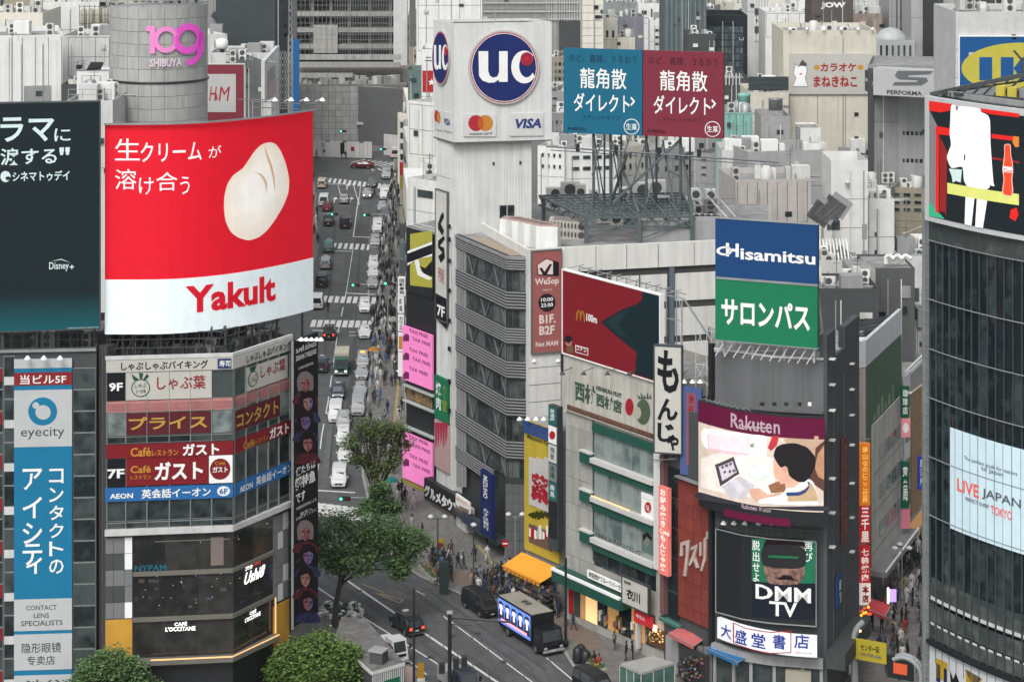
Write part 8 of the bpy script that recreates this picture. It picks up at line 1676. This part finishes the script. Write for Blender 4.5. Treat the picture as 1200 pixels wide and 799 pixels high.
t = thing('street_banner', G(492, 799), 'yellow and white notice board beside the dark mast at the bottom', 'sign'); BFa = Face.px((482, 194), (499, 194)); fpx(t, 'board', flat('notice_yellow', (.45, .27, .03)), BFa, 489, 497, 776, 794, 0, .1); fpx(t, 'board', mat('notice_pale', (.4, .3, .28)), BFa, 475, 484, 780, 797, .2, .1); fpx(t, 'base', pale, BFa, 489, 498, 794, 800, -.2, .5)
t = thing('stone_bollards', G(395, 725), 'patch of pale stone rubble planting around the foot of the spreading tree', 'planter')
for i in range(60): q = G(R.uniform(374, 424), R.uniform(711, 727)); link('stone', cbox(R.uniform(.2, .6), R.uniform(.2, .5), R.uniform(.15, .5), R.choice((pale, white, grey, gm[2]))), t, Matrix.Translation((q.x, q.y, .12)) @ Matrix.Rotation(R.uniform(0, 3), 4, 'Z'))
# masts
def mast(label, px, py, h, r, arms=(), lamp=0, col=blackp, cat='lamp post', name='lamp_post'):
    p = G(px, py, .1); t = thing(name, p, label, cat); bars(t, 'post', col, [(p, p+Vector((0, 0, h)), r)], n=8); lathe(t, 'base', col, p, [(r*2.2, 0), (r*2.0, .5), (r*1.1, .6)], 8)
    for (dx, dy, dz, w) in arms: bars(t, 'arm', col, [(p+Vector((0, 0, h+dz)), p+Vector((dx, dy, h+dz)), w)], n=6)
    for i in range(lamp): a = (i*2-1)*.7 if lamp == 2 else 0; bars(t, 'arm', col, [(p+Vector((0, 0, h-.2)), p+Vector((a, 0, h)), .04)]); lathe(t, 'lamp_head', mat('lamp_globe', (.55, .56, .54), rough=.3), p+Vector((a, 0, h)), [(.12, -.1), (.32, .05), (.30, .2), (.08, .32)], 10)
    return t, p
t, p = mast('tall square camera mast with a long horizontal arm over the lower road', 527, 818, 7.2, .17, ((5.3, -1.2, -.35, .09), (2.0, -.4, -.9, .05))); link('cap', cbox(.5, .5, .15, grey), t, Matrix.Translation(p+Vector((-.25, .25, 7.2))))
for x in (-.9, .3, 1.0): link('camera', cbox(.5, .6, .8, blackp), t, Matrix.Translation(p+Vector((x, 0, 2.5+x*.3))))
t, p = mast('slim dark mast standing left of the camera mast at the bottom edge', 485, 822, 9.6, .11)
t, p = mast('slender lamp post with twin white globes near the bank corner', 604, 665, 5.2, .06, (), 2, steel)
t, p = mast('tall dark post beside the cab of the advertising lorry', 663, 758, 8.0, .12)
t, p = mast('green street lamp by the planter behind the crowd', 513, 668, 5.2, .07, (), 2, mat('lamp_green', (.02, .06, .045)))
t, p = mast('lamp post rising from the middle of the waiting crowd', 555, 682, 5.5, .07, (), 1, dsteel)
t, p = mast('lamp post in the alley beside the round glass building', 1057, 705, 5.0, .06, (), 2, steel)
t, p = mast('short lamp post with a globe by the alley mouth', 1046, 690, 4.2, .05, (), 2, steel)
def signal(label, px, py, dd, w=3.2):
    gpt = G(px, py); z_ = ZP(py, dd); c = Vector((WX(px, dd), dd, z_)); t = thing('traffic_signal', c, label, 'traffic light'); b = mesh('housing', [Vector(q)+c for q in box8(-.62, .62, -.12, .12, -.22, .22)], BF, blackp, t)
    for i, m_ in enumerate((flat('signal_green', (.05, .9, .5), emit=3), flat('signal_off_amber', (.12, .06, .01)), flat('signal_off_red', (.10, .01, .01)))):
        cc = c+Vector((-.4+.4*i, -.13, 0)); mesh('lens', [cc+Vector((.15*math.cos(k*math.pi/6), 0, .15*math.sin(k*math.pi/6))) for k in range(12)], [tuple(range(11, -1, -1))], m_, t)
    e = c+Vector((w, 0, .1)); bars(t, 'pole', steel, [(c+Vector((.5, 0, .1)), e, .06), (e, Vector((e.x, e.y, gz(dd))), .09)], n=6)
for a in (('green traffic signal over the left lane below the lane fork', 392, 251, 372, -2.6), ('green traffic signal over the middle of the street below the lane fork', 430, 252, 372, 3.4), ('green traffic signal above the third zebra crossing', 417, 334, 312, 4.5), ('green traffic signal at the very top junction', 402, 154, 432, -4), ('small green signal by the far white van', 449, 175, 432, 3), ('green signal on the right pavement by the crowd', 455, 332, 312, 1.2), ('large green traffic signal at the stop line above the spreading tree', 404, 584, 236, 3.6)): signal(*a)
# planter beds and kiosks on the near pavement
def planter(label, pts, seed):
    P = [G(*q) for q in pts]; r = random.Random(seed); t = thing('planter', P[0], label, 'planter'); prism(t, 'kerb_box', mat('planter_stone', (.30, .28, .24)), [tuple(q.xy) for q in P], .1, .5)
    c = sum((Vector(q.xy) for q in P), Vector((0, 0)))/len(P); v = []; f = []
    for i in range(900):
        a, b = r.random(), r.random(); q = (P[0].lerp(P[1], a)).lerp(P[3].lerp(P[2], a), b); q = Vector((c.x+(q.x-c.x)*.85, c.y+(q.y-c.y)*.85, .5+r.uniform(0, .35))); k = len(v); s_ = .1
        v += [q+Vector((r.uniform(-s_, s_), r.uniform(-s_, s_), r.uniform(-s_, s_))) for _ in range(3)]; f.append((k, k+1, k+2))
    mesh('foliage', v, f, l1, t)
    for i in range(22): a, b = r.random(), r.random(); q = (P[0].lerp(P[1], a)).lerp(P[3].lerp(P[2], a), b); link('flower', cbox(.16, .16, .12, r.choice((gm[0], gm[1], gm[5], orp, redp))), t, Matrix.Translation((c.x+(q.x-c.x)*.8, c.y+(q.y-c.y)*.8, .75)))
planter('flower bed with pale rim by the kerb at the bottom, right of the lorry', [(681, 776), (694, 774), (712, 790), (698, 794)], 3)
planter('flower bed with pale rim at the kerb left of the crowd', [(490, 668), (500, 664), (520, 680), (508, 686)], 4)
t = thing('utility_box', G(677, 775), 'black covered bundle of rubbish beside the kerb near the flower bed', 'bin'); bb_ = G(677, 778, .1)
for i, (x, y, h_) in enumerate(((0, 0, 1.5), (.7, -.3, 1.3), (.3, .8, 1.4))): lathe(t, 'bag', blackp, bb_+Vector((x, y, 0)), [(.35, 0), (.48, .4), (.45, h_*.8), (.2, h_)], 9)
t = thing('utility_box', G(517, 690), 'dark green utility cabinet beside the left flower bed', 'cabinet'); link('cabinet', cbox(.9, .6, 3.0, mat('cabinet_green', (.015, .03, .028))), t, Matrix.Translation(G(515, 694, .1)))
t = thing('glass_kiosk', G(760, 799), 'green glass kiosk with a flat pale roof at the bottom of the pavement', 'kiosk'); hh = 2.8; kc = [at(727, 777, hh), at(765, 768, hh), at(790, 776, hh), at(752, 788, hh)]
prism(t, 'roof', mat('kiosk_roof', (.30, .30, .28), var=.15), [tuple(q.xy) for q in kc], hh-.22, hh); prism(t, 'ceiling', dgrey, [tuple(q.xy) for q in kc], .1, .3); kg = glass('kiosk_glass', c=(.02, .07, .055), c2=(.07, .14, .12))
for a, b in zip(kc, kc[1:]+kc[:1]):
    f_ = Face([tuple(a.xy), tuple(b.xy)])
    for i in range(3): fbox(t, 'pane', kg, f_, f_.L*i/3+.05, f_.L*(i+1)/3-.05, .3, hh-.24, -.08, .03); fbox(t, 'post', pale, f_, f_.L*i/3-.03, f_.L*i/3+.03, .1, hh-.23, -.1, .07)
# arch gate at the alley mouth
t = thing('street_gate', G(1045, 830), 'grey double tube arch gate with a yellow banner over the alley mouth', 'gate'); GA = Face.px((1008, 191), (1078, 188.5))
gz0 = lambda y: GA.z(1008, y); segs = []
def arch(cx, cy, rx, ry, a0, a1, o_): return [GA.at(GA.u(cx+rx*math.cos(math.radians(a))), gz0(cy-ry*math.sin(math.radians(a))), o_) for a in range(a0, a1, -10)]
for o_ in (0, .5):
    P = [GA.at(GA.u(1003), .1, o_)]+arch(1016, 754, 14, 28, 180, 100, o_); segs += [(a, b, .22) for a, b in zip(P, P[1:])]
    P = arch(1062, 778, 20, 20, 130, -10, o_)+[GA.at(GA.u(1082), .1, o_)]; segs += [(a, b, .22) for a, b in zip(P, P[1:])]
bars(t, 'arch_tube', mat('arch_tube_grey', (.30, .32, .33), rough=.4), segs, n=8)
fpx(t, 'banner_board', flat('banner_yellow', (.50, .42, .04)), GA, 1004, 1042, 744, 768, .6, .15); text(t, 'センター街', blk, GA, 1012, 1034, 750, 758, .78, .02); text(t, 'CENTER-GAI', gm[3], GA, 1011, 1036, 760, 764, .78, .01)
fpx(t, 'red_panel', flat('gate_red', (.50, .08, .03), emit=.2), GA, 1050, 1066, 773, 785, .6, .12); fpx(t, 'dark_box', blackp, GA, 1042, 1072, 764, 790, .3, .3); fpx(t, 'warm_lamp', flat('lamp_warm', (1, .6, .3), emit=3), GA, 1010, 1012, 735, 737, .6, .1)
text(t, 'SHIBUYA', wht, GA, 1002, 1005, 735, 752, .5, .01, True)
t = thing('corner_board', G(1000, 790), 'dark curved canopy with a small posted notice at the foot of the bookshop side wall', 'canopy'); prism(t, 'canopy', dgw, [tuple(DS.at(q, 0, o_).xy) for q, o_ in ((-.5, .35), (9, .35), (9, 2.0), (-.5, 2.0))], 3.6, 5.0); fpx(t, 'notice', wht, DS, 990, 996, 776, 790, .35, .05)
t = thing('neon_sign', (WX(1044, 204), 204, 4.0), 'small white and violet neon sign beside the alley mouth', 'sign'); NF2 = Face.px((1038, 204), (1052, 204)); fpx(t, 'board', flat('neon_violet', (.4, .25, .7), emit=1.0), NF2, 1042, 1050, 690, 704, 0, .2); fpx(t, 'strip', lit, NF2, 1039.5, 1041.5, 688, 706, 0, .25)
t = thing('lamp_cluster', (WX(1012, 203), 203, 3.5), 'cluster of small orange and red lanterns under the vertical sign', 'lanterns')
for i in range(9): lathe(t, 'lantern', amb if i % 2 else flat('lantern_red', (.8, .08, .02), emit=1.0), (WX(1006+i*1.6, 203), 203+R.uniform(-1, 0), ZP(714+R.uniform(-4, 6), 203)), [(.05, -.12), (.14, 0), (.05, .12)], 8)
t = thing('a_board', G(500, 655), 'yellow and white pavement poster board by the crowd near the arcade', 'sign'); fA = Face([tuple(G(512, 655).xy), tuple(G(521, 657).xy)]); fbox(t, 'board', flat('poster_yellow', (.48, .32, .05)), fA, 0, fA.L, .3, 2.2, 0, .1); fbox(t, 'picture', gm[0], fA, .15, fA.L-.15, .9, 1.8, .1, .02)
# ======================= 18: people =======================
def bodymesh(pose):
    J = {'pel': (0, 0, .95), 'che': (0, 0, 1.25), 'nek': (0, 0, 1.47), 'hd0': (.01, 0, 1.56), 'hd1': (.02, 0, 1.68)}
    L = {'walk': (.28, -.25, .2, -.22), 'stride': (-.22, .30, -.25, .2), 'stand': (.02, .0, .03, .05), 'phone': (.05, -.04, .3, .05), 'sit': (0, 0, .2, .2)}[pose]; e = []; sitp = pose == 'sit'
    R_ = {'pel': .135, 'che': .15, 'nek': .055, 'hd0': .085, 'hd1': .085}
    e += [('pel', 'che'), ('che', 'nek'), ('nek', 'hd0'), ('hd0', 'hd1')]
    for s_, n in ((-1, 'l'), (1, 'r')):
        sw = L[0] if s_ < 0 else L[1]; aw = L[2] if s_ < 0 else L[3]
        J['hp'+n] = (0, s_*.1, .88)
        J['kn'+n] = (.42, s_*.12, .86) if sitp else (sw*.55+.05, s_*.1, .50); J['an'+n] = (.45, s_*.12, .45) if sitp else (sw, s_*.1, .09+(.06 if sw < -.1 else 0)); J['to'+n] = (J['an'+n][0]+.17, s_*.11, J['an'+n][2]-.05)
        J['sh'+n] = (0, s_*.185, 1.40); J['el'+n] = (aw*.4-.03, s_*.25, 1.13); J['wr'+n] = (aw*.9+(.12 if pose == 'phone' and s_ < 0 else .05), s_*.24, 1.15 if pose == 'phone' and s_ < 0 else .90+abs(aw)*.15); w = J['wr'+n]; J['ha'+n] = (w[0]+.03, w[1], w[2]-.1 if not (pose == 'phone' and s_ < 0) else w[2]+.08); J['fi'+n] = (J['ha'+n][0]+.04, w[1]-s_*.01, J['ha'+n][2]-.06)
        R_.update({'hp'+n: .095, 'kn'+n: .062, 'an'+n: .042, 'to'+n: .035, 'sh'+n: .065, 'el'+n: .045, 'wr'+n: .032, 'ha'+n: .036, 'fi'+n: .018})
        e += [('pel', 'hp'+n), ('hp'+n, 'kn'+n), ('kn'+n, 'an'+n), ('an'+n, 'to'+n), ('che', 'sh'+n), ('sh'+n, 'el'+n), ('el'+n, 'wr'+n), ('wr'+n, 'ha'+n), ('ha'+n, 'fi'+n)]
    ks = list(J); me = bpy.data.meshes.new('b'); me.from_pydata([J[k] for k in ks], [(ks.index(a), ks.index(b)) for a, b in e], []); o = bpy.data.objects.new('b', me); COL.objects.link(o)
    m = o.modifiers.new('s', 'SKIN'); m.use_smooth_shade = True; sv = me.skin_vertices[0].data
    for i, k in enumerate(ks): sv[i].radius = (R_[k], R_[k]*(1.15 if k in ('pel', 'che') else 1)); sv[i].use_root = (k == 'pel')
    o.modifiers.new('u', 'SUBSURF').levels = 1
    bm_ = bpy.data.meshes.new_from_object(o.evaluated_get(bpy.context.evaluated_depsgraph_get())); bpy.data.objects.remove(o)
    dz = -.42 if sitp else 0
    for p in bm_.polygons:
        c = p.center; arm = abs(c.y) > .165 and c.z > .75 and not (sitp and c.z < .93)
        hand = arm and ((c-Vector(J['ha'+('l' if c.y < 0 else 'r')])).length < .085)
        p.material_index = 3 if (c.z > 1.5 or hand) else (0 if (c.z > .93 or arm) and not (sitp and c.x > .1 and c.z < 1) else (2 if (c-Vector(J['to'+('l' if c.y < 0 else 'r')])).length < .2 else 1))
        p.use_smooth = True
    if dz:
        for v_ in bm_.vertices: v_.co.z += dz
    bm_.materials.clear()
    for _ in range(4): bm_.materials.append(blackp)
    return bm_
BM = {p: bodymesh(p) for p in ('walk', 'stride', 'stand', 'phone', 'sit')}
def blob(rx, ry, rz, c, cut=-1):
    v = []; f = []; n = 8
    for j in range(6):
        t_ = math.pi*j/5
        for i in range(n): a = math.tau*i/n; v.append((c[0]+rx*math.sin(t_)*math.cos(a), c[1]+ry*math.sin(t_)*math.sin(a), c[2]+max(cut, math.cos(t_))*rz))
    for j in range(5):
        for i in range(n): f.append((j*n+i, (j+1)*n+i, (j+1)*n+(i+1) % n, j*n+(i+1) % n))
    me = bpy.data.meshes.new('blob'); me.from_pydata(v, [], f); me.materials.append(blackp); me.polygons.foreach_set('use_smooth', [True]*len(f)); return me
HM_ = {'short': blob(.105, .1, .11, (-.005, 0, 1.69), -.35), 'long': blob(.115, .11, .2, (-.03, 0, 1.63), -.9)}; BAG = blob(.1, .15, .19, (-.2, 0, 1.22)); TOTE = blob(.14, .06, .15, (.05, .33, .85)); BR = bpy.data.meshes.new('umbrella'); 
BR.from_pydata([(0, 0, 2.25)]+[(.5*math.cos(k*math.pi/4), .5*math.sin(k*math.pi/4), 2.02) for k in range(8)]+[(.1, .2, 1.2), (.13, .2, 1.2), (.11, .22, 1.2)], [], [(0, 1+k, 1+(k+1) % 8) for k in range(8)]+[(0, 9, 10), (0, 10, 11)]); BR.materials.append(wht)
def fab(n, c): return mat('cloth_'+n, c, rough=.9, var=.08, scale=3, obj=True)
TOPS = [('black', fab('black', (.013, .013, .015)), 34), ('dark grey', fab('dark_grey', (.045, .047, .05)), 14), ('navy', fab('navy', (.015, .025, .06)), 8), ('white', fab('white', (.50, .50, .48)), 12), ('beige', fab('beige', (.30, .24, .17)), 6), ('grey', fab('grey', (.17, .17, .175)), 8), ('brown', fab('brown', (.10, .055, .035)), 4), ('dull blue', fab('blue', (.05, .10, .20)), 4), ('red', fab('red', (.28, .03, .03)), 2), ('green', fab('green', (.03, .10, .07)), 2)]
BOTS = [('black', TOPS[0][1], 30), ('blue jean', fab('denim', (.05, .075, .13)), 10), ('pale', fab('pale', (.38, .36, .33)), 8), ('grey', TOPS[5][1], 8), ('brown', TOPS[6][1], 4)]
skin = mat('skin', (.42, .25, .17), rough=.6); HRM = [('black', mat('hair_black', (.012, .010, .010))), ('brown', mat('hair_brown', (.06, .035, .02)))]; SHO = [TOPS[0][1], TOPS[3][1], TOPS[5][1]]
rp = random.Random(11)
def pick(l): return rp.choices(l, [x[2] for x in l])[0]
PEOPLE = {}
def person(x, y, where, pose=None, top=None, bot=None, facing=None, item=None, hairs=None, group=None):
    p = G(x, y, .125); tp = next(q for q in TOPS if q[0] == top) if top else pick(TOPS); bt = next(q for q in BOTS if q[0] == bot) if bot else pick(BOTS)
    pose = pose or rp.choice(('walk', 'stride', 'stand', 'phone', 'walk')); a = facing if facing is not None else rp.uniform(0, math.tau); s_ = rp.uniform(.93, 1.06)
    t = link('person', None, None, Matrix.Translation(p) @ Matrix.Rotation(a, 4, 'Z') @ Matrix.Scale(s_, 4)); M = WM[t.name]
    b = link('body', BM[pose], t, M)
    for i, m_ in enumerate((tp[1], bt[1], rp.choice(SHO), skin)): b.material_slots[i].link = 'OBJECT'; b.material_slots[i].material = m_
    hk = hairs or rp.choice(('short', 'short', 'long')); h_ = link('hair', HM_[hk], t, M @ Matrix.Translation((0, 0, -.42 if pose == 'sit' else 0))); h_.material_slots[0].link = 'OBJECT'; h_.material_slots[0].material = rp.choice(HRM)[1]
    item = item if item is not None else rp.choice(('', '', '', '', 'backpack', 'bag'))
    if item in ('backpack', 'bag') and pose != 'sit': o = link(item, BAG if item == 'backpack' else TOTE, t, M); im = pick(TOPS); o.material_slots[0].link = 'OBJECT'; o.material_slots[0].material = im[1]; item = im[0]+' '+item
    elif item == 'umbrella': o = link('umbrella', BR, t, M); item = 'white umbrella'
    else: item = ''
    PEOPLE.setdefault((tp[0], bt[0], item, where, pose == 'sit', hk), []).append((x, y, t)); t['group'] = group or ('people '+where)
def crowd(n, quad, where, group=None, mind=.55, face=None):
    """scatter people over a ground area given by four picture corners, keeping them apart"""
    got = []; k = 0
    P = [G(*q) for q in quad]
    while len(got) < n and k < n*40:
        k += 1; a, b = rp.random(), rp.random(); q = P[0].lerp(P[1], a).lerp(P[3].lerp(P[2], a), b)
        if any((q.xy-g.xy).length < mind for g in got): continue
        got.append(q); d_ = q.y; person(CX+q.x/q.y*F, YH+F*(H-gz(q.y))/q.y, where, facing=(rp.choice(face)+rp.gauss(0, .3)) if face else None, group=group)
# measured individuals
for a in ((720, 763, 'on the open near pavement', 'stride', 'dark grey', 'pale', 1.0), (753, 767, 'on the open near pavement', 'walk', 'beige', 'brown', -2.2), (691, 732, 'outside the lit shop windows', 'walk', 'black', 'black', 2.6), (701, 731, 'outside the lit shop windows', 'stride', 'black', 'black', 2.0), (704, 731, 'outside the lit shop windows', 'walk', 'dark grey', 'black', 2.4), (672, 740, 'behind the dark post', 'walk', 'navy', 'grey', 0), (662, 735, 'behind the dark post', 'stride', 'dull blue', 'pale', .3),
          (675, 728, 'behind the dark post', 'stand', 'brown', 'black', 0), (696, 782, 'sitting on the flower bed rim', 'sit', 'black', 'black', 2.0), (702, 785, 'sitting on the flower bed rim', 'sit', 'red', 'black', 2.0), (734, 775, 'by the kiosk', 'stand', 'black', 'black', 3), (741, 774, 'by the kiosk', 'stand', 'black', 'black', 0), (647, 705, 'by the goods racks', 'stand', 'white', 'blue jean', 1), (637, 710, 'by the goods racks', 'walk', 'white', 'black', 1), (625, 705, 'by the goods racks', 'stride', 'navy', 'grey', .6),
          (755, 751, 'at the lit shop opening', 'walk', 'navy', 'blue jean', 1.5), (529, 653, 'near the arcade column', 'walk', 'brown', 'beige' if 0 else 'brown', 1.2), (556, 660, 'near the arcade column', 'stand', 'black', 'black', 1.6), (537, 668, 'in front of the bank corner', 'walk', 'black', 'black', .4), (543, 669, 'in front of the bank corner', 'stride', 'dark grey', 'pale', .4), (570, 645, 'under the bank canopy', 'stand', 'black', 'black', 0), (384, 366, 'crossing below the third zebra', 'walk', 'black', 'black', 1.5), (439, 232, 'at the upper kerb', 'walk', 'black', 'black', 0), (432, 352, 'on the third zebra crossing', 'stand', 'white', 'black', 0),
          (400, 187, 'by the site hoarding', 'stand', 'black', 'black', 0), (405, 187, 'by the site hoarding', 'stand', 'dark grey', 'black', 1), (415, 183, 'by the site hoarding', 'walk', 'black', 'black', 0), (371, 187, 'by the site hoarding', 'walk', 'black', 'black', 3)): person(a[0], a[1], a[2], a[3], a[4], a[5] if a[5] in [q[0] for q in BOTS] else None, a[6])
crowd(74, [(545, 690), (600, 672), (632, 700), (588, 712)], 'in the crowd outside the drug store', mind=.5)
crowd(26, [(500, 660), (528, 655), (530, 682), (515, 690)], 'waiting by the left flower bed', mind=.5)
crowd(10, [(595, 690), (640, 690), (660, 726), (630, 735)], 'between the lorry and the goods racks', mind=.7)
crowd(34, [(436, 405), (466, 405), (468, 455), (434, 455)], 'on the right pavement by the pink screens', mind=.55, face=(A_IN, A_OUT))
crowd(16, [(433, 458), (472, 458), (470, 540), (428, 540)], 'on the right pavement above the bare tree', mind=.8, face=(A_IN, A_OUT))
crowd(20, [(436, 560), (476, 560), (498, 640), (455, 640)], 'behind the trees at the street corner', mind=.7)
v = []; f = []; mi = []; cm_ = [TOPS[0][1], TOPS[1][1], TOPS[3][1], TOPS[5][1], skin]
for quad, n in (([(449, 262), (469, 262), (468, 368), (442, 368)], 110), ([(456, 205), (469, 205), (469, 262), (450, 262)], 40), ([(361, 213), (370, 213), (374, 290), (361, 290)], 34), ([(437, 368), (467, 368), (466, 405), (434, 405)], 75), ([(436, 500), (471, 500), (470, 560), (427, 560)], 24), ([(1058, 632), (1082, 600), (1086, 660), (1050, 690)], 60)):
    P = [G(*q) for q in quad]
    for _ in range(n):
        a, b = rp.random(), rp.random(); q = P[0].lerp(P[1], a).lerp(P[3].lerp(P[2], a), b); M = Matrix.Translation(Vector((q.x, q.y, gz(q.y)+.12))) @ Matrix.Rotation(rp.uniform(0, 6.3), 4, 'Z'); k = len(v); me = BM[rp.choice(('walk', 'stride', 'stand'))]; c1, c2 = rp.choice((0, 0, 0, 1, 2, 3)), rp.choice((0, 0, 1, 3))
        v += [M @ x.co for x in me.vertices]; f += [tuple(k+i for i in p.vertices) for p in me.polygons]; mi += [(c1, c2, 0, 4 if p.center.z < 1.66 else 0)[p.material_index] for p in me.polygons]
tag(mesh('distant_crowd', v, f, cm_, mi=mi, smooth=True), 'small dark figures thronging the upper street pavements and the far end of the alley', 'crowd', kind='stuff')
crowd(58, [(1014, 705), (1076, 645), (1086, 800), (1036, 800)], 'crowding the alley mouth', mind=.6)
crowd(22, [(770, 762), (812, 762), (838, 797), (795, 797)], 'pressed around the stalls by the salmon awning', mind=.55)
person(468, 453, 'on the right pavement by the pink screens', 'stand', 'black', 'black', 0, 'umbrella'); person(571, 659, 'near the arcade column', 'walk', 'white', 'pale', 1.0, 'bag'); person(457, 586, 'behind the trees at the street corner', 'stand', 'green', 'grey', 1, '')
ORD = ['leftmost', 'second from left', 'third from left', 'fourth from left', 'fifth from left', 'sixth from left', 'seventh from left', 'eighth from left', 'ninth from left', 'tenth from left']
HN = {'short': 'short haired', 'long': 'long haired'}
for (tp, bt, it, wh, sit, hk), L in PEOPLE.items():
    L.sort(key=lambda q: q[0])
    for i, (x, y, t) in enumerate(L):
        s_ = '%s person in %s top, %s trousers%s %s' % (HN[hk], tp, bt, (', '+it) if it else '', wh)
        if len(L) > 1: s_ = (ORD[min(i, 9)]+' '+s_).replace(' person', '')
        w = s_.split()
        if len(w) > 16: s_ = s_.replace(' top,', ' and').replace(HN[hk]+' ', '').replace(' trousers', ''); w = s_.split()
        if len(w) > 16: w = w[:16]
        tag(t, ' '.join(w), 'person')
seen = {}
for L in PEOPLE.values():
    for x, y, t in L: seen.setdefault(t['label'], []).append((y, t))
for l, q in seen.items():
    if len(q) > 1:
        for i, (y, t) in enumerate(sorted(q, key=lambda e: -e[0])): t['label'] = ('nearer ', 'farther ', 'farthest ')[min(i, 2)]+' '.join(l.replace(' top,', ' and').replace(' trousers', '').split()[:15])
# parasols and small tents in the pavement crowd
for (x, y, m_, lab) in ((458, 500, teal_ if False else flat('teal_cloth', (.02, .22, .20)), 'small teal parasol over the corner crowd behind the bare tree'), (438, 428, flat('orange_cloth', (.45, .22, .04)), 'small orange barrier tent on the right pavement by the taxis'), (461, 392, gm[1], 'white folded umbrella canopy in the pavement crowd')):
    p = G(x, y, .1) if 'teal' not in lab else G(458, 585, .1); t = thing('parasol', p, lab, 'parasol'); lathe(t, 'canopy', m_, p+Vector((0, 0, 2.0)), [(.9, 0), (.5, .3), (.05, .5)], 8, False); bars(t, 'pole', steel, [(p, p+Vector((0, 0, 2.2)), .03)])

# ======================= 19: thin haze over the whole district =======================
hzm = bpy.data.materials.new('haze'); hzm.use_nodes = True; n_ = hzm.node_tree; n_.nodes.clear(); pv = n_.nodes.new('ShaderNodeVolumePrincipled'); ho = n_.nodes.new('ShaderNodeOutputMaterial'); pv.inputs['Density'].default_value = HAZE; pv.inputs['Color'].default_value = (.86, .92, .94, 1); pv.inputs['Anisotropy'].default_value = .2; n_.links.new(pv.outputs[0], ho.inputs['Volume'])
if HAZE > 0: tag(mesh('haze', box8(-1000, 1000, -80, 2700, -1.0, 220), BF, hzm), 'thin pale city haze fading the farthest roofs', 'haze', kind='stuff')
